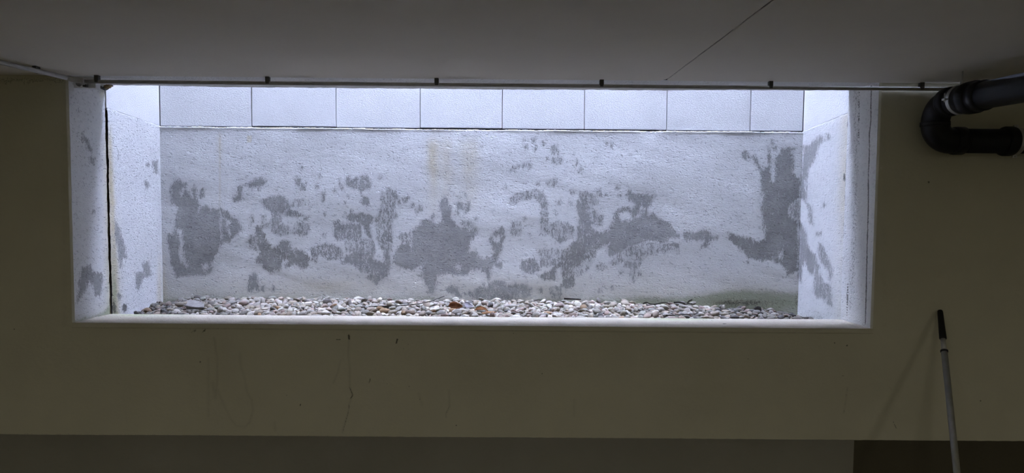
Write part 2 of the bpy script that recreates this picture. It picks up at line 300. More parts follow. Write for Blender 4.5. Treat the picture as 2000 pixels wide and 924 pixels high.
WHITE = (.90, .90, .895)
def mat_whitewash(name, rough_amp=1.0, WHITE=WHITE):
    s = NT(name)
    f = s.attr('peel'); tone = s.attr('tone')
    sep = s.n('ShaderNodeSeparateColor'); s.L.new(s.attr('masks', 'Color'), sep.inputs[0])
    yel, moss, dark = sep.outputs[0], sep.outputs[1], sep.outputs[2]
    nc = s.noise(42, 8, .74, stretch=(1.7, 1.7, .6)); nf = s.noise(150, 5, .75, stretch=(1.4, 1.4, .6)); nl = s.noise(11, 3, .6)
    e = s.math('ADD', f, s.math('MULTIPLY', s.math('SUBTRACT', nc, .5), 27.0))
    e = s.math('ADD', e, s.math('MULTIPLY', s.math('SUBTRACT', nf, .5), 30.0))
    e = s.math('ADD', e, s.math('MULTIPLY', s.math('SUBTRACT', nl, .5), 8.0))
    bare = s.rng(e, -.25, .55)
    thin = s.math('MULTIPLY', s.rng(s.math('ADD', f, s.math('MULTIPLY', s.math('SUBTRACT', nl, .5), 14.0)), -3.5, 1.5), .30)   # paint worn thin around the flakes
    bare = s.math('MAXIMUM', bare, thin)
    fleck = s.math('MULTIPLY', s.rng(s.noise(95, 5, .75, stretch=(1.2, 1.2, .6)), .60, .66), .8)
    bare = s.math('MULTIPLY', bare, s.math('SUBTRACT', 1.0, s.math('MULTIPLY', fleck, s.rng(nl, .5, .64, 0, .9))))
    # pin-prick flakes all over
    sp = s.rng(s.noise(85, 3, .6, stretch=(1, 1, .7)), .725, .75)
    bare = s.math('MAXIMUM', bare, s.math('MULTIPLY', sp, .55))
    mott = s.noise(7, 5, .6); fine = s.noise(90, 3, .6)
    paint = s.mix(s.rng(mott, .3, .7), (WHITE[0]*.93, WHITE[1]*.93, WHITE[2]*.93), WHITE)
    paint = s.mix(s.rng(fine, .35, .6, .07, 0), paint, (.45, .45, .46))
    paint = s.mix(s.math('MULTIPLY', yel, s.rng(mott, .25, .6, .6, 1)), paint, (.66, .58, .40))
    g2 = s.math('ADD', s.math('MULTIPLY', s.noise(14, 5, .7), .6), s.math('MULTIPLY', s.noise(80, 4, .65, stretch=(1, 1, 1.8)), .4))
    cement = s.mix(s.rng(g2, .4, .6), (.27, .265, .26), (.42, .415, .40))
    cement = s.mix(s.rng(tone, 0, 1, .55, 0), cement, (.44, .44, .445))
    cement = s.mix(s.rng(tone, .5, 1, 0, .7), cement, (.17, .165, .14))
    hh = s.noise(34, 8, .72, stretch=(.55, .55, 1.7)); pp = s.rng(s.noise(75, 2, .5, stretch=(.7, .7, 1.2)), .60, .70, 0, .30)
    paint = s.mix(s.rng(hh, .36, .60, .13, 0), paint, (.50, .50, .51)); paint = s.mix(pp, paint, (.42, .42, .43))  # relief shading put into the paint colour, darker in pits and hollows
    col = s.mix(bare, paint, cement)
    # green film and grime
    gn = s.rng(s.math('ADD', moss, s.math('MULTIPLY', s.math('SUBTRACT', s.noise(60, 5, .7), .5), .9)), .25, .75)
    col = s.mix(s.math('MULTIPLY', s.math('MAXIMUM', s.math('MULTIPLY', moss, .55), s.math('MULTIPLY', gn, s.math('MULTIPLY', moss, 1.0, clamp=True))), .85), col, (.30, .32, .20))
    dn = s.rng(s.math('ADD', dark, s.math('MULTIPLY', s.math('SUBTRACT', s.noise(110, 4, .7), .5), 1.1)), .35, .6)
    col = s.mix(s.math('MULTIPLY', dn, .85), col, (.075, .07, .055))
    h1 = s.noise(30, 8, .70, stretch=(.55, .55, 1.7)); h2 = s.noise(130, 4, .7, stretch=(.6, .6, 1.6))
    reg = s.rng(s.noise(2.6, 2, .5), .38, .62, .7, 1)
    pit = s.rng(s.noise(75, 2, .5, stretch=(.7, .7, 1.2)), .60, .70, 0, .6)
    h = s.math('ADD', s.math('MULTIPLY', h1, .55), s.math('MULTIPLY', s.math('MULTIPLY', h2, reg), .9))
    h = s.math('SUBTRACT', h, s.math('MULTIPLY', pit, reg))
    h = s.math('SUBTRACT', h, s.math('MULTIPLY', bare, .25))
    return s.done(col, s.bump(h, .0105*rough_amp, .95))
def mat_block():
    s = NT('aerated_block_paint')
    a = s.noise(150, 5, .7, stretch=(.6, .6, 1.5)); b = s.noise(6, 3)
    col = s.mix(s.rng(b, .3, .7), (.84, .84, .84), (.88, .88, .88)); col = s.mix(s.rng(a, .3, .42, .25, 0), col, (.5, .5, .52))
    return s.done(col, s.bump(a, .0065, .9))
def mat_interior(name, base, blot=.12):
    s = NT(name); n = s.noise(1.6, 5, .6); n2 = s.noise(60, 4, .6, stretch=(1, 1, 1.6))
    sep = s.n('ShaderNodeSeparateColor'); s.L.new(s.attr('masks', 'Color'), sep.inputs[0])
    lo = tuple(c*(1-blot) for c in base)
    col = s.mix(s.rng(n, .3, .7), lo, base)
    col = s.mix(s.rng(n2, .62, .75, 0, .25), col, tuple(c*.6 for c in base))
    col = s.mix(s.math('MULTIPLY', sep.outputs[0], .42), col, tuple(c*.45 for c in base))    # drips
    sp = s.rng(s.math('ADD', sep.outputs[2], s.math('MULTIPLY', s.math('SUBTRACT', s.noise(140, 3, .7), .5), .9)), .35, .6)
    col = s.mix(sp, col, tuple(c*.22 for c in base))
    h = s.math('ADD', s.noise(40, 5, .6, stretch=(1, 1, 1.4)), s.math('MULTIPLY', s.noise(6, 3), 1.5))
    return s.done(col, s.bump(h, .002, .6))
def mat_plain(name, col, rough=.6, spec=.4, metal=0, var=.1, scale=30):
    s = NT(name); n = s.noise(scale, 4, .6)
    c = s.mix(s.rng(n, .3, .7), tuple(x*(1-var) for x in col), tuple(min(1, x*(1+var)) for x in col))
    s.b.inputs['Specular IOR Level'].default_value = spec; s.b.inputs['Metallic'].default_value = metal
    return s.done(c, s.bump(n, .0006, .5), rough)
def mat_ceiling():
    s = NT('ceiling_paint'); n = s.noise(.9, 5, .6); n2 = s.noise(16, 5, .7)
    col = s.mix(s.rng(n, .3, .7), (.78, .745, .68), (.86, .82, .75)); col = s.mix(s.rng(n2, .66, .8, 0, .25), col, (.42, .41, .38))
    h = s.math('ADD', s.noise(50, 4, .6), s.math('MULTIPLY', n, 3))
    return s.done(col, s.bump(h, .0015, .6))
def mat_stone(name, src):
    s = NT(name)
    if src == 'object': q = s.n('ShaderNodeObjectInfo'); c = q.outputs['Color']
    else: c = s.attr('stone', 'Color')
    n = s.noise(60 if src != 'object' else 2.2, 5, .65)
    n2 = s.noise(200 if src != 'object' else 7, 3, .6)
    col = s.mix(s.rng(n, .3, .7, .35, 0), c, (.12, .11, .10)); col = s.mix(s.rng(n2, .55, .75, 0, .3), col, (.6, .58, .54))
    return s.done(col, s.bump(n2, .002 if src != 'object' else .05, .4), .75)
M_white = mat_whitewash('whitewashed_concrete'); M_rev = mat_whitewash('whitewashed_reveal', .7)
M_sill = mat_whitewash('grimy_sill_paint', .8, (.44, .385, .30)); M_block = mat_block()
M_wall = mat_interior('olive_cream_wall_paint', (.60, .58, .46))
M_dado = mat_interior('dark_olive_plinth_paint', (.275, .265, .225)); M_dado2 = mat_interior('dark_brown_plinth_paint', (.085, .075, .05))
M_ceil = mat_ceiling()
M_render = mat_plain('unpainted_grey_render', (.26, .26, .25), .95, .1)
M_added_bars = mat_plain('added_grating_grey', (.16, .16, .16), .7, .3, .2)
M_crack = mat_plain('brown_stained_crack', (.13, .10, .05), .95, .1, var=.5, scale=60)
M_dark = mat_plain('dark_joint_filler', (.03, .03, .028), .95, .1)
M_soil = mat_plain('damp_soil', (.07, .062, .05), .95, .1, var=.4, scale=80)
M_floor = mat_plain('floor_screed', (.16, .155, .14), .85, .2)
M_room = mat_plain('room_wall_paint', (.5, .475, .38), .9, .2)
M_pipe = mat_plain('black_pipe_plastic', (.008, .0085, .011), .5, .25)
M_zinc = mat_plain('zinc_plated_steel', (.55, .55, .55), .45, .5, .8)
M_tube = mat_plain('grey_conduit_plastic', (.36, .35, .33), .5, .4)
M_clip = mat_plain('dark_clip_plastic', (.07, .07, .065), .6, .3)
M_grip = mat_plain('black_grip_rubber', (.008, .008, .008), .6, .3)
M_alu = mat_plain('pale_pole_enamel', (.24, .235, .20), .5, .35)
M_alu2 = mat_plain('bright_pole_metal', (.42, .42, .40), .45, .5, .2)
M_twig = mat_plain('dark_twig_bark', (.022, .018, .015), .9, .1, var=.3)
M_leaf = mat_plain('brown_dry_leaf', (.22, .10, .045), .8, .2, var=.4, scale=60)
M_leaf2 = mat_plain('pale_dry_leaf', (.58, .55, .60), .8, .2, var=.2, scale=60)
M_leaf3 = mat_plain('tan_dry_leaf', (.42, .24, .13), .8, .2, var=.4, scale=60)

# ---------------------------------------------------------------- key dimensions
X0, X1, XS0, XS1 = -2.1035, 1.7855, -2.0980, 1.7900     # opening sides, shaft sides
ZS, ZC, T, B = 1.103, 2.288, .318, .888                 # sill, ceiling, wall thickness, shaft back
ZB = 2.1675                                             # top of the cast concrete in the shaft
ZLX = [float(onY(x, y, T)[0]) for x, y in ((215, 167.5), (1000, 175.5), (1655, 177))]; ZLZ = [float(onY(x, y, T)[2]) for x, y in ((215, 167.5), (1000, 175.5), (1655, 177))]
ZL = max(ZLZ)                                           # lintel underside at its inner edge (slightly out of level)
XA, XB_, YR = -5.5, 5.5, -8.0
Zdado = .548
SH = dict(kind='structure')

# ---------------------------------------------------------------- light shaft: back wall
def masks_white(px, py, V, where):
    f, tone = peel_fields(px, py)
    y = np.zeros(px.shape); moss = np.zeros(px.shape); dark = np.zeros(px.shape)
    n = pnoise(px*.02, py*.02, 3); ns = pnoise(px*.12, py*.008, 5); nb = pnoise(px*.035, py*.05, 9)
    if where == 'back':
        top = np.clip((py-255)/30, 0, 1)*np.clip((440-py)/110, 0, 1)
        y += top*(.62*gauss(px, 846, 13)+.34*gauss(px, 872, 10)+.45*gauss(px, 918, 16)+.2*gauss(px, 895, 40))*(1+.35*ns)
        y += .38*gauss(px, 429.5, 1.6)*np.clip((py-255)/20, 0, 1)*np.clip((425-py)/60, 0, 1)+.25*gauss(px, 429, 7)*np.clip((py-250)/20, 0, 1)*np.clip((340-py)/60, 0, 1)
        y += .35*gauss(px, 318, 7)*np.clip((py-450)/100, 0, 1)+.32*np.clip((py-515)/60, 0, 1)*(1+.3*n)
        y += .55*((abs(px-487) < 4) & (abs(py-271.5) < 6))
        base = np.clip((py-(572+4*nb-(px>1330)*14*np.clip((px-1330)/100,0,1)+(abs(px-1000)<150)*6))/16, 0, 1)
        moss += .62*base+.28*np.clip((py-530)/50, 0, 1)*(1+.5*n)*np.where(px > 1000, 1.15, .8)
        moss += .5*gauss(py, 592, 10)*gauss(px, 1440, 90)*(1+.4*nb)
        dark += .26*base*(.6+.4*nb)+.34*gauss(py, 591, 7)*gauss(px, 1440, 85)
        y += .3*gauss(py, 558, 12)*gauss(px, 640, 60)
        dark += .2*gauss(px, 1557, 7)*np.clip((py-490)/60, 0, 1)
    if where == 'left':
        cr = np.array([(205, 200), (208, 236), (209, 300), (213, 420), (216, 520), (220, 612)], float)
        d = line_d(px, py, cr)
        d = line_d(px-5, py, cr); y += 1.0*np.exp(-(d/(7+2.5*nb))**2)*np.clip((py-235)/40, 0, 1)
        y += .3*np.exp(-(d/16)**2)*np.clip((py-330)/120, 0, 1)
        moss += .75*np.exp(-(d/9)**2)*np.clip((py-440)/120, 0, 1)*(1+.4*nb)
        dark += .65*gauss(px, 224, 5)*gauss(py, 603, 13)+.75*gauss(px, 243, 5)*gauss(py, 601, 9)+.5*gauss(px, 234, 6)*gauss(py, 577, 9)+.4*gauss(px, 221, 4)*gauss(py, 585, 25)
        dark += .55*np.exp(-(line_d(px, py, [(213, 262), (220, 272), (226, 284), (231, 296), (231, 312)])/1.0)**2)+.45*np.exp(-(line_d(px, py, [(212, 280), (219, 296), (222, 306)])/1.0)**2)
        dark += .25*np.clip((py-(588-(px-240)*.3))/10, 0, 1)*(px > 236)*(.6+.5*nb)
        y += .55*gauss(px, 312, 6)*np.clip((py-470)/90, 0, 1)
    if where == 'left_reveal':
        d = line_d(px, py, np.array([(203, 175), (208, 236), (212, 420), (218, 612)], float))
        y += .75*np.exp(-(d/10)**2)*np.clip((py-215)/80, 0, 1)+.6*gauss(px, 201, 7)*gauss(py, 182, 10)
        dl = line_d(px, py, [(146, 632), (218, 612)])
        moss += .6*np.exp(-(d/13)**2)*np.clip((py-470)/120, 0, 1)+.75*np.exp(-(dl/13)**2)*(1+.4*nb)
        dark += .22*np.exp(-(dl/9)**2)*(1+.5*nb)
        dark += .22*gauss(px, 146, 6)*(.55+.45*pnoise(px*.25, py*.2, 4))
    if where == 'right':
        d = line_d(px, py, np.array([(1656, 178), (1652, 300), (1648, 450), (1642, 625)], float))
        y += .45*np.exp(-(d/12)**2)*np.clip((py-200)/30, 0, 1)*np.clip((480-py)/80, 0, 1)+.2*np.exp(-(d/22)**2)
        moss += .22*np.clip((py-560)/50, 0, 1)+.2*np.exp(-(d/8)**2)*np.clip((py-350)/100, 0, 1)
        dark += .33*np.clip((py-(588+(px-1570)*.2))/16, 0, 1)*(1+.5*nb)*np.clip((1632-px)/30, 0, 1)
        dark += .8*gauss(px, 1649, 3.2)*gauss(py, 347, 10)
    if where == 'right_reveal':
        cr = [(1702, 168), (1701, 200), (1701, 235), (1698, 262), (1698, 300), (1696, 345), (1696, 400), (1694, 470), (1692, 560), (1690, 632)]
        d = line_d(px, py, cr)
        dark += .78*np.exp(-(d/1.3)**2)*(.8+.35*pnoise(px*.1, py*.12, 8))
        tone_d = line_d(px, py, [(1672, 180), (1672, 330), (1668, 480), (1660, 600)])
        dark += .20*np.exp(-(tone_d/9)**2)*(1+.6*pnoise(px*.3, py*.03, 2))
        dark += .5*np.exp(-(line_d(px, py, [(1678, 180), (1677, 280)])/1.2)**2)*(pnoise(px*.2, py*.3, 6) > 0)
        dark += .55*np.exp(-(line_d(px, py, [(1656, 555), (1654, 618)])/1.4)**2)*(pnoise(px*.2, py*.25, 7) > -.1)
        dark += .15; y += .10
        moss += .15*np.clip((py-590)/30, 0, 1)
    if where == 'sill':
        moss += .85*gauss(px, 260, 45)*gauss(py, 614, 5)+.7*gauss(px, 350, 60)*gauss(py, 614, 2.5)+.6*gauss(px, 975, 100)*gauss(py, 617, 4)*(1+.4*nb)+.85*gauss(px, 1320, 90)*gauss(py, 622, 4.5)*(1+.4*nb)+.12
        moss += .25*gauss(px, 1150, 200)*gauss(py, 619, 4)
        dark += .30*gauss(px, 1315, 40)*gauss(py, 629, 2)+.9*gauss(px, 1415, 4)*gauss(py, 632.5, .8)+.1
        dark += .35*gauss(px, 200, 60)*gauss(py, 616, 4)*(.5+.5*nb)
    return f, tone, np.clip(y, 0, 1), np.clip(moss, 0, 1), np.clip(dark, 0, 1)
def white_panel(name, V, Q, where, mat, parent=None, **k):
    me = np_mesh(name, V, Q, True); px, py = proj(V)
    f, tone, y, mo, da = masks_white(px, py, V, where)
    set_attr(me, 'peel', f); set_attr(me, 'tone', tone); set_col(me, 'masks', y, mo, da)
    return obj(name, me, mat, parent=parent, **k)

nu, nv = 660, 200
V, Q = grid((XS0-.02, B, 1.0), (XS1-XS0+.04, 0, 0), (0, 0, ZB-1.0), nu, nv)
Vg = V.reshape(nv+1, nu+1, 3); xs = Vg[0, :, 0]
rag = .0045*pnoise(xs*14, xs*0, 21)+.003*pnoise(xs*55, xs*0, 22)
Vg[-1, :, 2] += rag; Vg[-2, :, 2] += rag*.6; Vg[-1, :, 1] += .0015
Vg[:, :, 1] += .0035*pnoise(Vg[:, :, 0]*2.2, Vg[:, :, 2]*3, 31)                     # gently uneven cast face
bead = np.exp(-((ZB-Vg[:, :, 2])/.010)**2); Vg[:, :, 1] -= bead*(.0025+.0035*pnoise(Vg[:, :, 0]*18, Vg[:, :, 2]*18, 33))
# ledge behind the ragged arris
led = Vg[-1].copy(); led[:, 1] = B+.030; led[:, 2] = ZB-.004
nb_ = len(V); V = np.vstack([Vg.reshape(-1, 3), led]); a = nv*(nu+1)+np.arange(nu); b = nb_+np.arange(nu)
Q = np.vstack([Q, np.stack([a, a+1, b+1, b], 1)])
wall_back = white_panel('wall_back', V, Q, 'back', M_white, **SH)
wall_back['label'] = 'whitewashed cast concrete rear wall of the light shaft with grey flaked patches'
box('joint_backing', (XS0-.02, B+.028, ZB-.02), (XS1+.02, B+.034, SHAFT_TOP), M_dark, parent=wall_back)
def block(name, a, b, parent): return box(name, a, b, M_block, bev=.0025, parent=parent)
rnd = random.Random(5)
for row in range(10):
    z0 = ZB+.0055+row*.2525; off = 0 if row % 2 == 0 else .25
    if row == 0: xsj = [XS0]+[float(onY(x, 215, B+.01)[0]) for x in (491, 656.5, 820.5, 981, 1141.5, 1302.5, 1466)]+[XS1]
    else: xsj = [XS0]+[-1.53+off+.5*k for k in range(-1, 8) if XS0+.1 < -1.53+off+.5*k < XS1-.08]+[XS1]
    for i in range(len(xsj)-1):
        g0 = .0032 if (row == 0 and i == 1) else .0018
        g1 = .0032 if (row == 0 and i == 0) else .0018
        dz = [.001, .0055, .002, .0045, .003, .0035, .001, .003][i] if row == 0 else rnd.uniform(0, .002); dy = rnd.uniform(0, .002)
        block('block', (xsj[i]+(g0 if i else 0), B+.009+dy, z0+dz), (xsj[i+1]-(g1 if i < len(xsj)-2 else 0), B+.0275, min(z0+.250, SHAFT_TOP)), wall_back)

# side walls of the shaft
def crack_edge(z, seed, amp=.006): return amp*pnoise(z*16, z*0, seed)+amp*.5*pnoise(z*70, z*0, seed+1)
def side(name, X, sgn, where, gap, label):
    nu, nv = 150, 230
    V, Q = grid((X, T+gap, 1.0), (0, B-T-gap+.012, 0), (0, 0, ZB+.012-1.0), nu, nv); Vg = V.reshape(nv+1, nu+1, 3)
    z = Vg[:, 0, 2]; e = crack_edge(z, 41 if sgn > 0 else 51)
    fall = np.clip(1-np.arange(nu+1)/8, 0, 1)
    Vg[:, :, 1] += fall[None]*e[:, None]
    Vg[:, :, 0] += sgn*.0025*pnoise(Vg[:, :, 1]*4, Vg[:, :, 2]*3, 61)
    # the top arris of the concrete rises a little toward the room
    yy = Vg[-1, :, 1]; rag = .003*pnoise(yy*30, yy*0, 71)
    for jj, kf in ((-1, 1), (-2, .8), (-3, .6)): Vg[jj, :, 2] += kf*rag
    Vg[:, :, 2] += np.clip((Vg[:, :, 2]-2.0)/.17, 0, 1)*((B-Vg[:, :, 1])/(B-T))*(.016 if sgn > 0 else .022)-np.clip((Vg[:, :, 2]-2.0)/.17, 0, 1)*.008
    led = Vg[-1].copy(); led[:, 0] -= sgn*.03; led[:, 2] -= .003
    n0 = len(V); V = np.vstack([Vg.reshape(-1, 3), led]); a = nv*(nu+1)+np.arange(nu); b = n0+np.arange(nu)
    Q = np.vstack([Q, np.stack([a, a+1, b+1, b], 1)])
    o = white_panel(name, V, Q, where, M_white, **SH); o['label'] = label
    x0, x1 = sorted((X-sgn*.026, X-sgn*.034))
    box('joint_backing', (x0, T-.02, .98), (x1, B+.03, SHAFT_TOP), M_dark, parent=o)
    for row in range(10):
        z0 = ZB+.006+row*.2525
        ys = [T+.006, B+.008] if row % 2 == 0 else [T+.006, T+.25, B+.008]
        for i in range(len(ys)-1):
            xa, xb = sorted((X-sgn*.0255, X-sgn*.003))
            bm = box_bm(bmesh.new(), (xa, ys[i]+(.002 if i else 0), z0), (xb, ys[i+1], min(z0+.250, SHAFT_TOP)), .0025)
            if row == 0:
                for v in bm.verts:
                    if v.co.z < z0+.05: v.co.z += (B-v.co.y)/(B-T)*(.016 if sgn > 0 else .024)
            obj('block', mesh_of(bm, 'block', False), M_block, parent=o)
    return o
side('wall_left', XS0, 1, 'left', .0065, 'whitewashed side wall of the light shaft beside the long yellow-stained crack')
side('wall_right', XS1, -1, 'right', .004, 'whitewashed side wall of the light shaft with a flaked grey strip')

# ---------------------------------------------------------------- front wall with the opening
e = .009
def int_masks(px, py, V):
    drip = np.zeros(px.shape); spot = np.zeros(px.shape)
    nn = pnoise(px*.1, py*.1, 12)
    for P, wd, a in [([(418, 660), (424, 700), (424, 745), (421, 775)], 2.6, .8), ([(416, 748), (421, 775)], 5, .7), ([(407, 700), (407, 812)], 3, .5),
                  ([(424, 760), (438, 793), (452, 820), (462, 832), (478, 834), (488, 825), (494, 800), (492, 782), (482, 765), (478, 740), (470, 715), (469, 690)], 2.4, .6),
                  ([(682, 655), (680, 690), (683, 720), (683, 755), (688, 772), (682, 790), (680, 808), (672, 830), (669, 845)], 2.2, .8),
                  ([(665, 705), (660, 727), (651, 748)], 2, .7), ([(877, 762), (878, 795), (871, 808), (871, 815)], 1.8, .8),
                  ([(1655, 757), (1652, 785), (1648, 806)], 2, .6), ([(536, 825), (538, 840)], 3, .5), ([(1122, 780), (1121, 812)], 3, .4), ([(818, 770), (824, 790)], 3, .5)]:
        m = windowed(px, py, P, 12)
        if m.any(): drip[m] = np.maximum(drip[m], a*np.exp(-(line_d(px[m], py[m], P)/wd)**2)*(.8+.3*nn[m]))
    for P, wd, a in [([(681, 655), (682, 662)], 2, 1), ([(657, 663), (665, 663)], .9, .9), ([(683, 757), (689, 772), (685, 778)], 1.3, .75), ([(682, 790), (680, 806), (670, 842)], 1.0, .6),
                  ([(776, 663), (774, 670)], 1.6, 1), ([(878, 765), (878, 792), (871, 808)], .8, .6), ([(1655, 757), (1650, 790), (1648, 806)], .8, .5), ([(1640, 735), (1653, 733)], .8, .6),
                  ([(1746, 827), (1751, 837)], 1.3, .7), ([(723, 740), (721, 748)], 1.4, .7), ([(587, 790), (586, 792)], 1.6, .8)]:
        m = windowed(px, py, P, 12)
        if m.any(): spot[m] = np.maximum(spot[m], a*np.exp(-(line_d(px[m], py[m], P)/wd)**2))
    for x, y_, rr, a in [(391, 707, 1.7, 1), (1654, 675, 1.8, 1), (1630, 670, 2.2, .7), (1003, 651, 1.3, .9), (1814, 356, 2.3, 1), (1915, 783, 1.8, .9), (799, 755, 1.3, .9), (786, 664, 1, .7), (797, 673, 1.6, .7), (788, 681, 1.4, .7), (1059, 730, 1.6, .9), (1039, 732, 1.3, .9), (1060, 735, 1.2, .8), (891, 831, 1.6, .9), (577, 756, 1.5, .6), (820, 780, 1.5, .7), (28, 643, 1.6, .8), (86, 682, 1.5, .6), (1632, 645, 2.5, .6), (30, 242, 1.4, .9), (1745, 825, 1.6, .8), (1769, 195, 2.2, .7), (756, 750, 1.3, .7), (1120, 832, 1.5, .6), (1461, 701, 1.5, .6), (560, 772, 1.4, .7)]:
        m = (abs(px-x) < 12) & (abs(py-y_) < 12)
        if m.any(): spot[m] = np.maximum(spot[m], a*np.exp(-(((px[m]-x)**2+(py[m]-y_)**2)/rr**2)))
    lip_shadow_y = 641+(px-145)*.0064
    ins = np.clip((px-140)/6, 0, 1)*np.clip((1704-px)/4, 0, 1)
    spot = np.maximum(spot, ins*.5*np.exp(-((py-lip_shadow_y)/1.1)**2)*(.6+.6*pnoise(px*.05, px*0, 14)))  # shadow line below the plaster lip, painted into the wall colour
    spot = np.maximum(spot, ins*.42*np.exp(-((py-lip_shadow_y-4)/6)**2)*(pnoise(px*.15, py*.2, 15) > .35)*gauss(px, 410, 55)*1.6)
    spot = np.maximum(spot, .42*gauss(py, 158-abs(px-1000)*0, 14)*(px < 130)*(pnoise(px*.06, py*.2, 17) > -.2))
    top = 847+(px)*.0075
    spot = np.maximum(spot, .45*np.exp(-((py-top)/1.2)**2)*(pnoise(px*.07, px*0, 18) > 0))
    drip = np.maximum(drip, .35*np.exp(-((px-126)/6)**2)*(py > 160)*(py < 640)*np.clip(nn+.5, 0, 1))
    drip = np.maximum(drip, .4*np.exp(-((px-1727)/5)**2)*(py > 165)*(py < 640)*np.clip(nn+.3, 0, 1))
    return drip, spot
Vs, Qs, n0 = [], [], 0
def addg(o, du, dv, nu, nv):
    global n0
    v, q = grid(o, du, dv, nu, nv); Vs.append(v); Qs.append(q+n0); n0 += len(v)
zl = ZS-.027
addg((-2.6, 0, .45), (5.2, 0, 0), (0, 0, zl-.45), 1300, 156)
addg((-2.6, 0, zl), (X0-e+2.6, 0, 0), (0, 0, ZC+.035-zl), 90, 200)
addg((X1+e, 0, zl), (2.6-X1-e, 0, 0), (0, 0, ZC+.035-zl), 150, 220)
addg((-2.6, 0, 0), (5.2, 0, 0), (0, 0, .45), 4, 1)
addg((XA, 0, 0), (-2.6-XA, 0, 0), (0, 0, ZC+.035), 4, 2); addg((2.6, 0, 0), (XB_-2.6, 0, 0), (0, 0, ZC+.035), 4, 2)
# chamfered arris of the opening
addg((X0-e, 0, zl), (e, e*.8, 0), (0, 0, ZC-zl+.01), 1, 60); addg((X1, e*.8, zl), (e, -e*.8, 0), (0, 0, ZC-zl+.01), 1, 60)
V = np.vstack(Vs); Q = np.vstack(Qs); me = np_mesh('wall_front', V, Q); px, py = proj(V); dr, sp = int_masks(px, py, V)
set_col(me, 'masks', dr, dr*0, sp)
wall_front = obj('wall_front', me, M_wall, label='dull olive cream painted wall around the wide opening', **SH)
# reveals, sill, lintel underside: whitewashed
def quadpanel(name, o, du, dv, nu, nv, where, jag=None, mat=None):
    V, Q = grid(o, du, dv, nu, nv); Vg = V.reshape(nv+1, nu+1, 3)
    if jag is not None: jag(Vg)
    return white_panel(name, Vg.reshape(-1, 3), Q, where, mat or M_rev, parent=wall_front)
def jl(Vg):
    ee = crack_edge(Vg[:, 0, 2], 81); fall = np.clip(1-np.arange(Vg.shape[1])[::-1]/6, 0, 1)
    Vg[:, :, 1] += fall[None]*ee[:, None]; Vg[:, -1, 0] -= .000
    Vg[:, -1, 1] += 0; Vg[:, :, 0] += .002*pnoise(Vg[:, :, 1]*5, Vg[:, :, 2]*4, 83)
def jr(Vg):
    ee = crack_edge(Vg[:, 0, 2], 91, .003); fall = np.clip(1-np.arange(Vg.shape[1])[::-1]/6, 0, 1)
    Vg[:, :, 1] += fall[None]*ee[:, None]; Vg[:, -1, 0] += .000
    Vg[:, :, 0] += .002*pnoise(Vg[:, :, 1]*5, Vg[:, :, 2]*4, 93)
quadpanel('reveal', (X0, e*.8, ZS-.01), (0, T-.004-e*.8, 0), (0, 0, ZC-ZS+.03), 70, 230, 'left_reveal', jl)
quadpanel('reveal', (X1, e*.8, ZS-.01), (0, T-.002-e*.8, 0), (0, 0, ZC-ZS+.03), 110, 260, 'right_reveal', jr)
def js(Vg):
    Vg[0, :, 2] -= .0010+.0006*pnoise(Vg[0, :, 0]*6, Vg[0, :, 0]*0, 95); Vg[:, :, 2] += .0012*pnoise(Vg[:, :, 0]*3, Vg[:, :, 1]*6, 97)
    Vg[-1, :, 2] -= .0
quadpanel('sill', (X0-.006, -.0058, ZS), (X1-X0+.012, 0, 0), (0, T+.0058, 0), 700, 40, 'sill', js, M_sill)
def jt(Vg):
    k = np.clip(np.arange(Vg.shape[0])/(Vg.shape[0]-1)-.8, 0, 1)*5
    tt = np.arange(Vg.shape[0])/(Vg.shape[0]-1); Vg[:, :, 2] += tt[:, None]*(np.interp(Vg[:, :, 0], ZLX, ZLZ)-ZL)
    Vg[:, :, 2] += (k[:, None])*(.0035*pnoise(Vg[:, :, 0]*7, Vg[:, :, 0]*0, 98)+.002*pnoise(Vg[:, :, 0]*30, Vg[:, :, 0]*0, 99))
quadpanel('lintel', (X0-.02, -.004, ZC+.004), (X1-X0+.04, 0, 0), (0, T+.004, ZL-ZC-.004), 900, 20, 'lintel', jt)
box('cavity_lid', (X0-.1, 0.0, max(ZL, ZC)+.012), (X1+.1, T-.01, max(ZL, ZC)+.060), M_dark, parent=wall_front)
box('wall_core', (X0-.05, .002, .4), (X1+.05, T-.008, ZS-.006), M_dark, parent=wall_front)
# rough proud lip of plaster under the sill
V, Q = grid((X0-e, -.004, ZS-.027), (X1-X0+2*e, 0, 0), (0, 0, .0264), 500, 4); Vg = V.reshape(5, 501, 3)
Vg[0, :, 2] += .0015*pnoise(Vg[0, :, 0]*9, Vg[0, :, 0]*0, 5); Vg[:, :, 1] += .0008*pnoise(Vg[:, :, 0]*5, Vg[:, :, 2]*20, 6)
bot = Vg[0].copy(); bot[:, 1] = 0.0; n1 = len(V); V = np.vstack([Vg.reshape(-1, 3), bot]); i_ = np.arange(500)
Q = np.vstack([Q, np.stack([n1+i_, n1+i_+1, i_+1, i_], 1)])
me = np_mesh('plaster_lip', V, Q); px, py = proj(V); dr, sp = int_masks(px, py, V); set_col(me, 'masks', dr+.15, dr*0, sp)
obj('plaster_lip', me, M_wall, parent=wall_front)
# inner faces of the wall: under the sill and above the lintel
box('shaft_wall_face', (X0-.05, T-.006, .9), (X1+.05, T, ZS-.004), M_block, parent=wall_front)
box('shaft_wall_face', (X0-.05, T-.012, ZL+.008), (X1+.05, T, SHAFT_TOP), M_render, parent=wall_front)
for x0, x1 in ((X0-.06, X0-.0125), (X1+.0125, X1+.06)):
    box('crack_backing', (x0, .012, .98), (x1, T+.03, SHAFT_TOP), M_crack if x0 < 0 else M_dark, parent=wall_front)
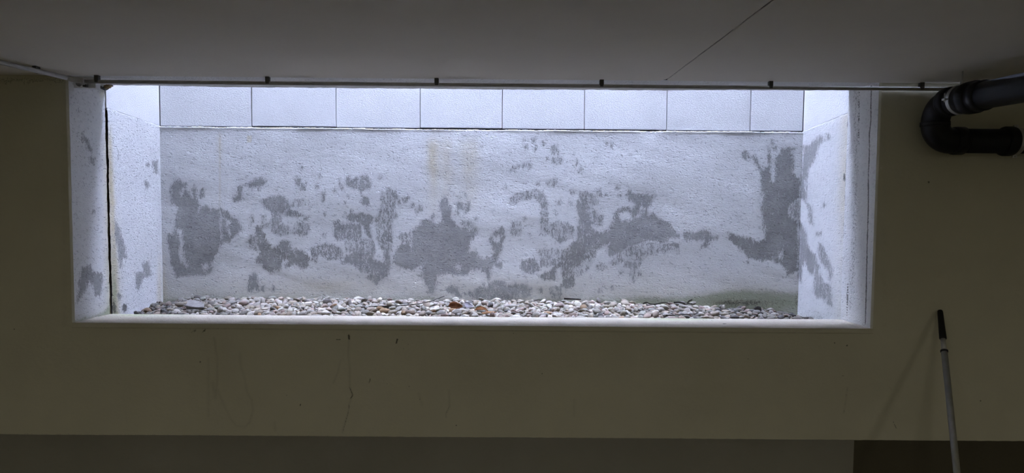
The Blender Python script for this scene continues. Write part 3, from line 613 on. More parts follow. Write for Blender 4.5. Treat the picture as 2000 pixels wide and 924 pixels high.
# unseen grating added over the shaft to cut slanting sky light
gr = empty('added_grating', (XS0, T, SHAFT_TOP), label='unseen bar grating added to cut slanting sky light in the shaft', cat='grating')
bm = bmesh.new()
for k in range(int((XS1-XS0)/.05)):
    x = XS0+.025+k*.05; box_bm(bm, (x-.0015, T, SHAFT_TOP-.05), (x+.0015, B, SHAFT_TOP))
o = obj('sky_cut_bars', mesh_of(bm, 'sky_cut_bars', False), M_added_bars, kind='stuff'); o.parent = gr; o.matrix_parent_inverse = Matrix.Translation(-gr.location)
for y in (T+.004, B-.004):
    o = box('sky_cut_edge', (XS0, y-.003, SHAFT_TOP-.05), (XS1, y+.003, SHAFT_TOP), M_added_bars); o.parent = gr; o.matrix_parent_inverse = Matrix.Translation(-gr.location)
# painted plinth band: two coats of differing colour
xs_ = float(onY(1667, 880, 0)[0])
def plinth(name, x0, x1, mat, label, z):
    n = int((x1-x0)/.008); V, Q = grid((x0, -.003, 0), (x1-x0, 0, 0), (0, 0, z), n, 2); Vg = V.reshape(3, n+1, 3); x = Vg[-1, :, 0]
    Vg[-1, :, 2] += .0022*pnoise(x*2.2, x*0, 7)+.0012*pnoise(x*14, x*0, 8)
    tp = Vg[-1].copy(); tp[:, 1] = 0; k = len(V); V = np.vstack([Vg.reshape(-1, 3), tp]); i_ = np.arange(n)
    Q = np.vstack([Q, np.stack([2*(n+1)+i_, 2*(n+1)+i_+1, k+i_+1, k+i_], 1)])
    me = np_mesh(name, V, Q); px, py = proj(V); dr, sp = int_masks(px, py, V); set_col(me, 'masks', dr*0, dr*0, sp*.0)
    o = obj(name, me, mat, **SH); o['label'] = label
plinth('baseboard_1', XA, xs_, M_dado, 'darker painted plinth band along the foot of the wall', Zdado)
plinth('baseboard_2', xs_, XB_, M_dado2, 'almost black brown stretch of plinth band behind the leaning pole', Zdado-.001)

# ---------------------------------------------------------------- ceiling: two slabs meeting in a joint
jx, js_ = .7573, -.0443
def cj(y): return jx+js_*(y+.099)
def slab(x0, x1, left):
    bm = bmesh.new(); pts = []; rr = random.Random(9 if left else 10)
    def jit(x, seed): return .003*mnoise.noise(Vector((x*6, seed, 0)))+.0018*mnoise.noise(Vector((x*30, seed, 3)))
    ye = -.006
    def jf(y): return .0012*mnoise.noise(Vector((y*25, 4.4, 1)))+(.0015*mnoise.noise(Vector((y*6, 1.4, 1))))
    if left:
        xr = cj(ye)-.0022; n = 500
        pts = [(x0, YR)]+[(cj(y)-.0030+jf(y), y) for y in np.linspace(YR, -.06, 260)]+[(xr-.002, ye-.034), (xr-.022, ye-.004)]
        pts += [(x, ye+jit(x, 1)) for x in np.linspace(xr-.03, x0, n)]
    else:
        xl = cj(ye)+.0022; n = 500
        pts = [(x, ye+jit(x, 2)) for x in np.linspace(x1, xl+.02, n)]+[(xl+.003, ye-.016)]+[(cj(y)+.0030+jf(y*1.1), y) for y in np.linspace(-.05, YR, 260)]+[(x1, YR)]
    vs = [bm.verts.new((x, y, ZC)) for x, y in pts]; f = bm.faces.new(vs)
    r = bmesh.ops.extrude_face_region(bm, geom=[f])
    for v in r['geom']:
        if isinstance(v, bmesh.types.BMVert): v.co.z += .03
    return mesh_of(bm, 'ceiling_slab', False)
ceiling = empty('ceiling', (0, 0, ZC), **SH)
for left in (True, False):
    o = obj('ceiling_slab', slab(XA, XB_, left), M_ceil); o.parent = ceiling; o.matrix_parent_inverse = Matrix.Translation((0, 0, -ZC))
o = box('joint_filler', (XA, YR, ZC+.022), (XB_, .02, ZC+.05), M_dark); o.parent = ceiling; o.matrix_parent_inverse = Matrix.Translation((0, 0, -ZC))

jy = np.linspace(YR+.1, -.03, 60); Vj = [(cj(y)+s*.0045, y, ZC+.0035) for y in jy for s in (-1, 1)]
o = obj('joint_strip', np_mesh('joint_strip', Vj, [(2*i, 2*i+1, 2*i+3, 2*i+2) for i in range(59)]), M_dark); o.parent = ceiling; o.matrix_parent_inverse = Matrix.Translation((0, 0, -ZC))
# ---------------------------------------------------------------- rest of the room and soil under the gravel
box('floor', (XA, YR, -.05), (XB_, 0, 0), M_floor, **SH)
box('wall_room_left', (XA-.1, YR, 0), (XA, 0, ZC+.05), M_room, **SH)
box('wall_room_right', (XB_, YR, 0), (XB_+.1, 0, ZC+.05), M_room, **SH)
box('wall_room_behind', (XA-.1, YR-.1, 0), (XB_+.1, YR, ZC+.05), M_room, **SH)
Y0g = .325
TB = [(-2.1,1.125),(-2.0,1.15),(-1.8,1.155),(-1.3,1.15),(0,1.15),(.6,1.14),(1.1,1.12),(1.5,1.1),(1.65,1.09),(1.79,1.068)]
TF = [(-2.1,1.04),(-2.03,1.055),(-1.92,1.1),(1.3,1.1),(1.5,1.09),(1.79,1.065)]
def bed_top(x, y):
    a = np.interp(x, *zip(*TB)); b = np.interp(x, *zip(*TF)); return b+(a-b)*np.clip((y-Y0g)/(B-Y0g), 0, 1)**.8
V, Q = grid((XS0, T-.002, 0), (XS1-XS0, 0, 0), (0, B-T+.002, 0), 200, 30)
V[:, 2] = bed_top(V[:, 0], V[:, 1])-.029+.003*pnoise(V[:, 0]*30, V[:, 1]*30, 2)
o = obj('ground_soil', np_mesh('ground_soil', V, Q, True), M_soil, kind='structure')

# ---------------------------------------------------------------- pebbles
# x, y, z-1000 in mm; tilt about x, y, z in degrees; half sizes in half mm; shape + 8*colour
PEBBLES = [
425,729,124,33,41,-38,56,48,26,4,962,530,96,-2,-17,125,56,42,22,53,405,366,90,32,7,-7,56,43,27,9,-1510,500,102,144,-13,155,45,36,17,3,
-821,487,109,78,-6,10,56,47,28,18,-1585,569,116,-165,26,-118,56,37,30,27,-359,444,102,55,-1,1,56,42,29,37,1155,438,88,2,9,-171,49,43,26,17,
-1098,360,98,70,15,-140,56,45,27,8,-1024,446,99,-10,-11,129,49,32,27,16,827,650,118,2,3,173,56,38,24,31,646,461,106,103,38,82,54,36,31,23,
-1874,507,103,-5,3,-19,48,37,22,22,-1821,467,101,-153,19,7,38,34,19,0,427,530,108,46,-16,-157,51,43,21,17,38,573,112,-177,39,-165,41,26,23,3,
355,869,127,-30,9,22,51,33,23,1,-1251,572,116,-35,24,118,56,42,29,3,-1437,735,132,-32,63,-50,54,35,22,2,-971,702,123,165,-32,66,56,40,21,10,
-196,621,119,172,-34,-130,56,35,29,1,91,786,128,39,35,-175,45,38,21,14,-949,461,99,-34,-10,-72,46,33,19,53,-1449,592,110,152,-17,144,37,29,20,22,
-1301,671,115,23,-1,25,49,30,21,20,-1242,398,95,-3,-27,-2,44,34,25,19,615,731,124,-136,-59,-160,54,36,22,14,-266,445,105,101,-11,-166,56,45,21,11,
1552,661,80,166,-23,3,49,42,28,11,-1255,486,111,-164,23,-152,45,34,20,6,1014,651,102,-160,-39,-171,41,33,22,32,-1753,508,113,-65,-35,-148,56,38,24,18,
-820,696,121,29,12,74,51,43,23,17,1633,751,82,-176,-1,12,56,46,25,38,-2069,524,77,20,37,91,54,40,21,40,-1838,670,119,172,23,159,50,38,21,26,
-266,603,118,-8,9,-166,46,34,18,24,913,425,89,-23,6,-159,46,36,21,29,983,478,95,42,-6,90,56,41,31,43,-1517,636,128,-20,10,66,56,45,28,28,
-30,528,104,15,22,-61,42,30,22,32,-383,650,120,-150,19,176,52,44,28,17,561,481,107,-146,-30,45,38,28,19,24,414,403,100,7,-44,163,56,46,30,10,
-1405,568,111,3,22,2,44,34,23,19,-1675,828,135,-3,-8,-132,52,45,30,17,-697,482,116,32,20,118,63,56,31,60,-850,435,100,115,-38,174,36,23,20,15,
-428,441,101,14,2,-175,56,44,32,37,-564,479,114,-10,26,-81,47,35,27,17,-733,446,110,31,20,-150,56,46,22,52,-604,783,127,-30,-27,143,41,37,23,13,
-1197,511,115,-165,-2,-167,44,28,18,6,517,387,99,75,-29,112,56,44,25,40,-875,820,133,-84,10,30,53,35,23,7,-1308,536,108,-30,15,-16,48,42,20,32,
-1503,468,99,-12,7,-80,40,30,22,39,-727,377,104,38,-7,177,56,47,20,21,-1579,799,131,-31,6,146,56,44,23,17,-56,660,122,-112,-28,-10,52,35,29,10,
-254,706,129,-117,26,94,56,44,29,0,-1086,441,105,-161,64,-143,39,34,23,4,-675,536,119,-116,-11,-172,51,32,22,44,1321,634,98,-21,30,-137,56,41,32,41,
-1491,806,130,-38,-14,-160,53,38,20,13,294,360,92,-110,-10,132,55,35,29,21,-896,464,98,-11,2,163,46,33,23,17,126,422,94,141,-5,-54,45,30,23,21,
-925,702,131,56,60,-169,52,37,22,7,-911,480,116,17,7,-176,41,36,23,12,-1023,674,118,29,6,54,49,40,21,13,1766,634,58,-115,1,26,45,38,18,37,
346,590,115,-83,-17,110,56,41,32,11,-146,452,100,-26,-19,-96,48,34,23,16,-768,412,111,-171,7,-50,52,46,25,32,-256,414,97,-76,8,135,47,30,22,11,
-284,405,94,163,29,-57,45,39,16,20,-133,724,126,141,-19,-43,56,36,31,22,491,681,114,-29,41,-140,36,25,20,32,-458,482,121,-70,16,-75,56,43,31,34,
-84,497,113,-161,3,58,55,40,23,9,-623,431,111,-4,10,-155,56,36,22,17,-1646,806,130,53,-8,15,45,30,20,6,-909,866,133,28,7,-40,56,50,23,5,
515,834,124,13,-5,-153,55,40,29,29,-173,419,101,16,30,-8,53,40,27,0,-298,516,117,140,48,-130,52,34,29,57,99,437,95,38,8,-109,45,29,19,35,
1473,694,106,-149,55,121,56,49,24,41,-521,363,95,-111,-13,164,48,39,24,4,768,847,125,19,-21,176,44,38,24,21,1443,858,91,-52,-32,11,48,31,26,31,
-1354,597,115,140,13,-57,47,38,26,8,1177,358,97,-155,-16,127,51,32,27,43,851,748,115,-173,46,20,53,42,22,35,1358,589,98,-149,-12,-170,47,41,19,33,
1075,868,119,37,2,11,52,47,21,38,1048,447,93,-41,-12,25,52,44,21,36,-598,497,121,-1,-31,46,46,41,21,14,-2037,585,87,20,-2,118,67,50,36,59,
-874,495,110,25,9,96,42,28,18,17,980,695,112,168,7,65,40,36,22,30,-1927,464,96,-131,-6,-20,43,31,18,48,-802,397,103,174,38,-82,43,36,17,19,
162,382,102,-83,-44,-20,52,44,28,9,410,631,116,21,-13,-135,46,32,19,2,-681,362,101,-41,36,-95,36,32,21,22,1385,766,96,-101,-7,8,46,34,24,36,
429,818,129,102,24,179,56,36,21,23,-1120,797,135,131,30,146,55,49,28,10,-1690,614,123,26,-56,99,51,35,23,37,-1865,600,122,53,5,-16,54,34,29,20,
1135,782,111,10,5,26,44,38,22,0,-962,519,112,23,-41,5,45,34,19,8,-20,561,116,-31,-86,38,44,33,22,7,739,576,114,-98,-33,103,43,31,22,8,
-1036,604,115,48,14,145,39,31,23,31,1321,432,96,-139,31,93,43,37,24,17,1431,591,106,-180,-11,40,56,49,24,34,919,669,119,20,24,96,62,51,36,1,
-1422,866,134,7,4,162,56,39,29,14,-640,768,127,-37,-18,-39,47,40,20,21,137,540,110,96,-38,-64,44,28,25,6,1082,703,108,-27,-17,-118,44,40,22,39,
-1149,663,128,-176,-4,10,49,34,20,5,951,346,93,-20,-35,163,55,49,29,30,193,345,93,104,-28,32,56,39,32,0,1252,411,99,-177,-5,-136,54,47,27,43,
1319,836,100,-54,76,-69,49,39,27,10,-223,466,105,-57,-30,14,43,36,24,15,-140,489,114,-169,-6,138,56,47,28,34,373,435,100,-96,16,166,42,36,22,27,
690,539,120,-146,6,129,44,39,18,20,-1336,723,125,171,-34,152,46,39,23,6,1288,456,98,64,-34,-20,48,42,28,50,-397,496,118,-2,-9,-11,56,48,22,4,
-1956,657,114,-48,-1,126,71,48,38,26,-72,339,106,-156,74,82,43,33,24,28,1046,736,118,-2,-16,170,51,37,24,15,-1861,840,136,38,20,17,56,36,26,38,
-1049,398,103,-16,-7,88,56,42,24,21,288,548,114,26,51,-175,45,37,25,21,-777,730,132,3,-2,132,44,38,22,20,-827,530,126,10,1,-66,56,45,25,8,
819,418,109,-113,-38,46,51,39,25,19,876,443,102,-3,12,75,38,34,21,12,-1278,402,94,-26,29,-152,41,34,17,12,-407,469,107,13,35,147,51,32,21,62,
-669,443,114,-177,-2,-125,73,55,36,63,1278,555,105,-16,-31,-33,39,32,15,11,885,598,117,170,4,30,51,34,25,7,-769,522,121,160,-12,-161,56,48,27,11,
-1526,416,96,-144,-28,34,43,30,18,32,46,804,132,-18,-7,-90,56,38,24,22,-1706,581,117,83,-16,-115,43,38,22,16,-663,571,138,20,6,97,54,36,30,20,
467,725,129,-54,19,40,55,44,21,6,-228,426,101,-145,32,172,48,32,24,23,-1437,425,98,-20,25,-160,46,39,22,36,148,678,122,145,59,4,42,36,18,5,
-812,774,129,162,-25,-36,56,39,25,30,1602,593,81,-48,26,40,44,31,22,51,-1577,457,109,-71,26,125,53,44,29,4,630,546,115,-7,34,-62,52,35,30,9,
-1233,664,126,148,-1,155,48,34,27,17,1095,507,96,-51,37,14,43,36,25,4,-1509,548,114,66,24,-42,36,32,16,0,364,510,117,-134,-18,74,45,30,23,4,
-631,487,126,-22,1,51,44,37,19,4,-456,390,106,145,-13,85,56,47,27,20,204,394,101,29,-17,-46,56,50,21,39,3,634,126,150,17,-143,36,31,19,12,
-1194,339,101,120,22,156,44,33,17,22,-1336,363,105,118,5,61,56,45,27,18,-985,416,105,-175,-5,-137,56,40,25,3,-1837,405,97,-133,10,-76,52,38,23,32,
-558,411,108,42,-1,90,49,33,27,60,-579,845,130,-39,-4,-171,43,35,24,2,727,483,99,146,-12,-94,56,42,22,22,-1188,528,125,6,-3,173,43,27,16,13,
835,589,113,-172,7,21,56,38,24,9,-1660,606,120,-4,-10,21,44,38,19,2,-1614,521,119,3,1,-13,46,38,24,11,1135,865,116,12,-35,-52,56,47,32,8,
-1632,652,129,173,-29,83,40,27,22,26,1633,516,79,-1,-2,122,51,43,27,32,-991,507,114,174,12,-13,39,34,19,24,252,631,117,31,32,48,54,48,22,1,
461,387,95,-90,-13,-57,41,36,20,18,-354,796,133,16,2,-5,36,28,18,13,-279,654,129,172,-14,94,52,40,21,16,-852,803,132,-10,38,102,44,38,23,33,
612,459,98,-159,-17,119,51,40,28,17,994,430,93,152,20,6,52,44,23,35,-440,650,125,10,-28,15,53,42,20,2,-1198,624,125,-149,11,23,55,49,22,35,
1556,543,85,-15,9,-126,56,37,22,45,-517,385,115,-164,6,-16,56,39,25,52,715,804,127,-1,-16,109,56,50,28,22,1231,521,100,-8,6,39,56,39,22,20,
1158,466,110,-24,-11,31,56,45,32,21,-1584,661,131,-178,7,-122,44,39,18,14,1003,525,105,-1,7,-111,50,38,20,11,-1247,772,136,28,13,129,48,39,23,17,
-1539,550,117,44,1,142,34,27,19,4,730,393,97,7,8,-107,48,37,25,9,792,450,107,2,9,152,54,45,23,20,1269,871,98,-174,23,-160,49,36,25,22,
488,391,94,98,47,-173,37,32,19,32,-90,616,129,43,-19,-75,56,38,30,45,-242,554,125,-113,13,-85,53,47,28,38,-456,619,130,-23,-31,113,56,44,32,17,
-63,626,121,155,30,-133,40,25,20,14,310,666,128,168,4,-167,50,41,25,28,53,368,97,-24,-2,173,54,36,19,0,-169,379,101,-6,6,99,49,40,23,1,
283,428,103,-171,-4,-10,54,48,21,3,129,438,108,17,-1,160,37,26,15,28,-124,560,122,-36,-19,84,44,28,24,23,43,623,127,-18,-3,174,54,40,25,13,
-96,423,107,-171,-9,97,50,39,23,7,-56,864,134,-9,-6,-3,56,48,30,5,1089,402,99,-20,2,44,39,33,18,23,1035,796,120,5,22,59,45,34,23,36,
-177,664,135,-83,-16,93,54,42,30,20,-159,615,124,-30,-24,50,50,44,24,10,587,653,124,175,1,-28,38,28,21,22,-1741,443,100,38,30,-33,36,25,20,35,
121,657,117,-55,24,139,37,30,15,28,270,396,96,171,38,30,46,35,19,0,-329,352,99,116,14,21,47,37,18,28,-1567,701,130,2,5,-79,46,39,24,14,
-1045,700,130,86,-20,-163,56,49,26,32,-421,830,129,87,-16,53,37,29,20,2,1412,557,94,-52,-5,-51,42,33,22,31,516,345,96,-33,-13,-152,50,44,20,32,
1614,863,88,-8,-2,24,54,41,23,9,-1641,476,111,152,-9,156,41,31,17,15,763,501,103,5,-37,61,56,40,27,2,231,463,107,0,4,107,56,41,22,62,
80,477,108,-15,25,80,45,34,19,0,1482,493,91,-179,9,-43,56,48,24,33,-1806,772,138,-38,-5,144,52,35,21,8,-1521,680,134,-32,-8,174,54,41,28,5,
560,835,136,-73,-3,-93,56,44,28,13,-1824,735,134,-121,15,14,36,26,20,8,-151,868,138,-2,25,68,44,38,18,9,-572,749,125,41,-12,-147,36,27,20,4,
-908,682,122,-76,46,-65,42,27,24,37,-78,768,137,153,48,157,49,34,22,23,4,369,100,76,8,-130,35,24,19,29,-1165,344,105,131,5,132,44,38,23,23,
657,388,94,-3,-17,-16,44,37,20,39,446,621,123,-17,-18,85,56,42,31,59,-769,770,129,-172,30,-147,49,31,26,22,-1546,466,107,169,5,-44,43,32,19,3,
-1147,495,115,-104,36,112,35,27,18,15,-333,637,126,176,12,-133,41,34,22,13,80,509,116,177,33,160,56,42,22,26,-184,474,111,-178,-3,57,48,43,19,19,
1290,421,96,20,-3,-127,36,30,20,12,-751,480,118,10,-13,-16,52,43,28,23,-1701,497,108,161,-45,28,43,33,20,35,-828,837,137,89,-6,91,56,38,32,13,
507,506,115,155,-7,-157,56,41,26,13,1011,448,100,167,41,34,42,37,17,26,-306,820,140,-157,9,138,56,41,29,6,862,554,111,65,-10,138,40,35,22,14,
-755,621,123,41,14,18,46,38,23,8,1048,636,104,-14,-36,76,54,39,23,11,1123,416,94,-170,-1,92,53,34,23,21,549,344,95,158,48,-88,48,32,24,38,
-711,592,122,-56,-12,145,53,33,21,12,43,460,106,166,-12,-71,41,33,17,32,-1110,766,125,-129,-2,-3,44,31,21,13,-369,531,115,27,-2,-74,56,41,25,20,
326,402,94,130,25,134,40,30,15,21,225,809,136,-152,1,-104,56,37,24,6,770,407,101,4,-20,36,56,42,21,24,-535,620,125,159,16,-80,44,37,25,20,
1460,524,90,168,24,-96,41,36,15,39,-704,833,134,39,0,176,40,32,21,26,1457,436,87,-13,-4,-156,56,35,27,37,1745,657,63,175,-16,-28,44,28,19,46,
619,696,125,143,-3,126,47,40,23,18,340,481,107,18,-12,-155,43,34,18,21,-9,543,99,15,1,48,28,23,11,0,1075,411,83,54,0,23,30,20,14,9,
-641,619,117,172,-53,-167,39,30,19,19,-344,512,100,14,-4,135,37,26,18,4,-960,844,127,15,5,-112,34,30,18,13,-2053,545,76,-83,6,-35,40,29,20,40,
1231,375,81,8,-7,-121,37,26,17,9,-470,540,99,-15,-3,121,31,22,11,19,-1795,455,93,19,0,7,30,24,11,37,262,434,89,-15,-3,89,23,14,13,30,
-1050,757,118,-5,6,-44,31,20,14,47,-90,817,123,-160,-4,-170,32,25,12,8,907,530,90,1,3,30,29,24,14,25,-703,349,92,53,11,92,56,38,27,18,
-677,458,92,18,-16,17,21,18,12,11,-1568,419,87,12,0,28,18,15,7,14,-2000,666,100,-15,-14,111,36,28,14,39,177,486,93,20,4,14,26,18,11,32,
-452,796,121,12,5,-162,28,22,15,17,-1657,630,110,17,0,-85,26,20,14,27,-344,656,114,-59,-12,-166,32,27,18,4,613,775,113,-49,-1,-166,30,23,17,21,
-1134,387,84,4,9,-123,26,19,10,14,-414,610,103,3,5,112,18,15,7,16,315,611,104,4,10,-49,33,21,14,33,1415,797,83,6,15,-29,38,25,17,18,
532,564,99,29,1,-127,36,23,13,19,-1627,434,91,9,-1,166,28,21,11,29,-1356,530,98,12,0,55,21,15,10,22,-1791,728,120,-133,-1,83,29,19,11,33,
-310,423,94,95,-4,-13,36,25,15,18,-263,593,104,-13,1,-2,27,17,12,27,-1990,518,83,161,6,-26,28,20,10,36,-570,510,108,-64,15,-114,46,38,25,29,
330,718,113,-14,-1,134,34,29,19,38,163,783,119,2,-19,144,32,27,17,7,321,664,107,18,4,37,29,25,14,24,-932,605,105,19,-5,39,22,18,11,20,
153,428,93,67,5,-159,27,24,11,38,-1181,810,126,10,1,-69,44,38,23,15,-737,513,97,2,16,-70,31,22,12,16,1410,505,79,-5,7,-20,39,34,20,25,
-1860,392,88,-13,1,-38,34,25,14,42,-643,828,122,175,-4,-167,27,20,11,3,-336,722,117,38,0,46,35,22,18,4,-746,403,87,-15,-1,157,31,21,12,23,
-771,370,83,19,0,51,29,22,13,32,-1016,475,95,2,1,-30,32,27,13,9,-75,637,110,-29,8,-154,40,26,15,21,-248,464,92,3,16,-89,19,15,11,22,
458,808,115,-7,-12,140,32,23,13,55,765,609,97,1,13,180,28,19,15,24,-936,833,127,27,1,55,39,27,21,25,-557,465,93,-11,-6,44,28,25,11,2,
725,847,109,14,-18,94,22,19,12,11,-774,829,122,18,-2,43,29,20,11,4,-1866,588,105,-11,3,20,21,18,10,13,-790,470,104,38,26,-5,42,35,24,39,
820,812,105,16,5,20,37,26,13,8,-578,474,95,15,-10,-45,24,22,14,9,-1925,629,104,-10,10,-133,18,12,7,43,-465,664,110,15,5,-92,32,23,13,44,
113,533,103,-33,-23,85,35,30,15,21,-813,552,101,8,3,59,27,23,13,14,-265,768,131,127,17,26,50,45,19,23,212,838,121,18,4,165,28,19,16,16,
208,662,105,-1,0,51,18,16,7,1,-1264,355,82,15,-15,46,26,20,13,18,-1818,406,89,15,-8,-55,28,24,13,19,-980,503,96,8,-5,170,25,20,11,20,
-680,439,93,24,-1,20,28,24,16,21,1307,594,86,-12,1,-131,45,38,20,38,-647,565,109,-2,-13,-177,56,36,28,23,-1565,818,131,87,-24,150,31,27,12,16,
1083,438,89,14,-19,-170,45,39,22,9,-597,430,90,31,13,-53,26,19,12,18,449,568,99,-12,1,167,27,21,12,20,-332,463,97,-29,-19,148,31,26,17,21,
-1906,659,113,45,13,-86,30,23,14,38,-860,345,87,-53,-26,96,42,29,20,10,-1364,715,117,-13,-9,130,34,28,15,13,-707,405,85,-16,1,175,21,13,8,15,
-1539,820,125,13,-9,71,33,27,16,8,-1023,344,91,33,-7,-180,55,46,25,9,-1074,811,124,-21,-7,119,36,32,19,18,31,832,121,2,5,-106,27,23,10,3,
-880,487,96,4,4,-65,32,27,13,20,661,499,95,83,-50,-155,23,18,12,22,-1216,818,125,14,-5,30,32,26,18,31,-1156,794,128,-120,0,51,38,33,16,32,
1178,577,97,51,-12,130,50,43,26,33,-1521,367,83,-70,-6,106,21,14,12,26,181,533,99,14,-5,-26,40,33,15,27,-1284,497,101,49,-40,-63,28,18,15,13,
622,614,100,7,-14,45,29,24,13,15,855,858,107,16,1,147,39,24,16,8,-1736,730,122,-37,-6,109,39,25,19,10,-1709,825,127,19,-15,10,28,20,16,19,
-1161,600,114,44,26,-85,48,35,27,20,1315,470,84,35,8,-160,44,29,20,38,-803,601,108,-27,0,82,39,26,16,15,734,565,94,18,3,75,23,20,12,16,
631,819,111,-18,-1,171,19,17,10,19,-1429,754,118,12,-5,40,26,16,12,14,366,759,114,-8,5,-39,34,28,16,7,-1582,851,126,21,2,65,20,14,10,32,
602,522,95,-6,7,-86,30,22,14,9,-577,444,99,36,19,-80,51,35,27,2,687,500,90,-15,-5,-171,25,17,9,13,867,670,100,12,-2,31,37,32,19,47,
-1177,428,89,-23,-4,164,24,19,10,18,-683,596,112,-34,-25,112,43,30,23,22,-940,774,120,-3,-17,141,30,23,16,39,-768,498,100,-173,-10,51,36,29,19,0,
-1357,803,121,171,-5,-33,32,23,12,17,601,625,110,27,9,-134,54,43,27,2,-1951,741,114,163,-12,73,29,19,12,35,-835,563,103,20,-3,15,33,23,15,36,
126,813,122,46,-4,141,33,21,18,21,-500,395,94,18,10,-32,56,50,26,6,681,788,113,-58,-26,-149,37,23,19,8,-205,378,84,-27,-10,99,22,15,12,10,
387,665,108,-15,4,-116,35,30,15,19,603,754,112,41,4,16,33,21,19,12,-433,626,110,-144,-8,44,39,24,16,22,1026,687,100,14,-3,44,49,34,27,23,
-314,391,87,2,-16,74,26,21,14,25,-247,639,114,28,5,52,47,41,22,18,-73,396,94,-69,-25,178,37,29,17,27,203,533,95,2,2,120,18,15,7,20,
-370,834,125,-6,15,-34,31,22,17,5,62,787,117,9,8,-77,26,17,10,14,-1865,751,118,7,6,35,18,16,10,49,-1636,520,103,-1,-8,-154,36,28,19,2,
-1211,386,88,18,-3,42,43,35,17,21,-1028,772,127,-78,-6,-173,41,30,16,22,-1066,455,93,9,-14,30,35,27,15,23,-29,444,93,6,8,94,29,18,16,32,
646,439,90,-3,-12,161,33,22,17,17,677,711,107,49,-18,21,31,21,16,18,1031,518,89,-23,-11,-171,39,32,14,27,1072,772,96,-34,5,120,30,20,15,21,
-167,582,108,7,-8,85,36,31,21,22,-1653,780,125,-1,-8,26,36,27,18,24,-505,421,89,13,-10,25,31,22,12,17,-1145,525,96,11,-7,-85,18,15,8,19,
-437,679,113,-3,-4,48,39,34,16,36,-1603,636,119,-112,1,169,44,31,22,15,-1542,485,95,21,5,-8,30,20,12,8,118,678,109,4,-11,162,20,17,10,17,
-1129,455,93,-23,1,-143,34,25,14,2,46,591,102,12,-15,62,21,18,9,35,-380,372,87,26,7,-55,37,24,21,36,-1494,517,99,-22,11,-128,24,22,13,45,
-208,723,119,56,5,-158,33,27,17,6,153,588,110,-43,4,-125,44,33,25,7,-933,540,101,17,-3,80,28,21,15,32,-1508,631,109,8,-4,-61,32,21,13,9,
-1275,566,101,-15,-9,-21,18,15,10,10,-8,847,127,-16,5,-104,34,30,18,11,1539,691,71,17,-3,138,29,23,13,36,1637,592,64,23,5,27,28,22,16,21,
-847,840,122,8,0,85,27,23,11,22,-106,566,107,-156,8,-135,45,30,19,23,-1900,547,104,2,19,-102,34,31,17,32,-153,669,114,6,1,156,48,39,20,1,
-1639,415,91,-41,3,-131,30,20,16,26,877,523,91,-11,-1,52,43,27,15,19,-726,585,105,-6,6,-60,28,24,13,12,-1138,352,89,16,-5,110,56,42,28,21,
-1134,436,89,15,0,-26,18,14,10,39,-589,545,100,22,9,-54,25,16,12,8,-1160,378,84,-4,-3,80,29,19,12,17,-1561,562,107,13,-15,97,36,25,19,2,
-1269,811,122,11,-16,167,24,17,14,19,149,556,99,-10,-1,70,18,12,10,36,-577,673,114,36,1,153,32,22,17,37,469,407,85,-8,6,-46,24,21,11,6,
-1559,712,115,10,-2,-37,28,20,12,23,514,677,106,-14,9,-124,39,27,14,32,306,433,91,2,14,-118,36,31,16,9,-1303,512,98,17,0,84,35,22,14,10,
675,480,92,-9,-17,114,34,29,17,19,261,368,88,-98,-7,-114,39,24,21,28,781,763,106,21,3,10,36,30,16,13,837,370,80,5,-14,59,29,26,11,31,
-1140,479,96,4,10,-36,28,23,14,17,60,501,96,-15,2,-81,28,25,11,18,-1609,516,99,18,-6,26,27,22,13,20,18,341,78,4,12,-99,21,16,9,13,
1064,535,91,-5,-11,149,56,40,22,47,331,764,116,13,12,-7,40,25,19,0,139,374,84,17,1,152,31,21,13,1,-405,684,114,-16,-6,127,38,28,16,35,
-1306,397,86,18,7,-64,26,20,11,52,277,507,100,-28,6,-170,44,28,22,13,-1973,454,81,-18,-20,46,35,25,20,38,-45,631,109,-12,-3,106,36,28,16,7,
-93,648,110,35,-3,29,33,26,13,17,816,403,84,21,4,40,25,19,13,34,95,718,120,66,-13,-89,42,28,24,11,-1253,501,97,79,0,-11,25,16,12,36,
1221,461,90,-7,15,-167,51,40,29,21,751,824,113,-13,-4,-180,54,35,24,30,-1646,731,123,-36,-19,-176,48,31,17,32,-15,693,117,38,-21,44,37,24,20,17,
990,367,82,18,10,-106,29,22,16,26,-557,794,121,17,-19,79,28,19,16,19,-276,640,109,22,-1,21,33,22,15,4,-65,809,121,3,-2,-176,25,17,12,38,
-978,754,126,-31,-23,-149,46,37,20,39,340,540,96,16,2,71,21,17,10,0,-649,480,95,13,-3,-9,28,25,13,17,-1452,347,82,151,-7,159,30,24,13,10,
240,384,92,43,-3,86,48,34,27,3,-1819,599,108,19,-9,56,23,17,13,12,-1294,652,108,-16,1,57,21,14,9,29,-762,424,92,3,-1,38,33,28,18,46,
-780,599,104,-11,-3,-162,21,14,11,8,-1496,743,119,10,0,160,38,24,15,17,249,518,99,26,13,-104,33,26,17,26,1670,570,69,56,-11,56,56,40,30,35,
-661,392,87,10,8,-11,30,26,13,4,-676,417,91,-19,9,-32,32,21,18,13,359,521,99,5,-7,100,38,34,18,38,1202,384,81,3,-11,-48,36,29,16,23,
-1175,457,92,-4,-11,81,26,18,12,16,-1039,729,118,5,-12,159,33,28,18,25,234,577,103,14,-14,73,30,20,15,18,-1374,781,125,4,-16,11,43,36,24,27,
543,407,83,26,8,-102,18,12,7,20,-1182,536,106,25,0,14,51,32,24,13,-1546,561,101,12,0,80,18,12,8,6,-171,830,125,-9,6,-66,40,26,18,63,
-1890,603,106,5,-4,-180,27,19,10,0,-212,817,121,-17,-7,78,29,21,11,34,-2087,774,100,41,-25,-73,37,26,21,12,656,583,97,-35,-14,-134,22,18,10,13,
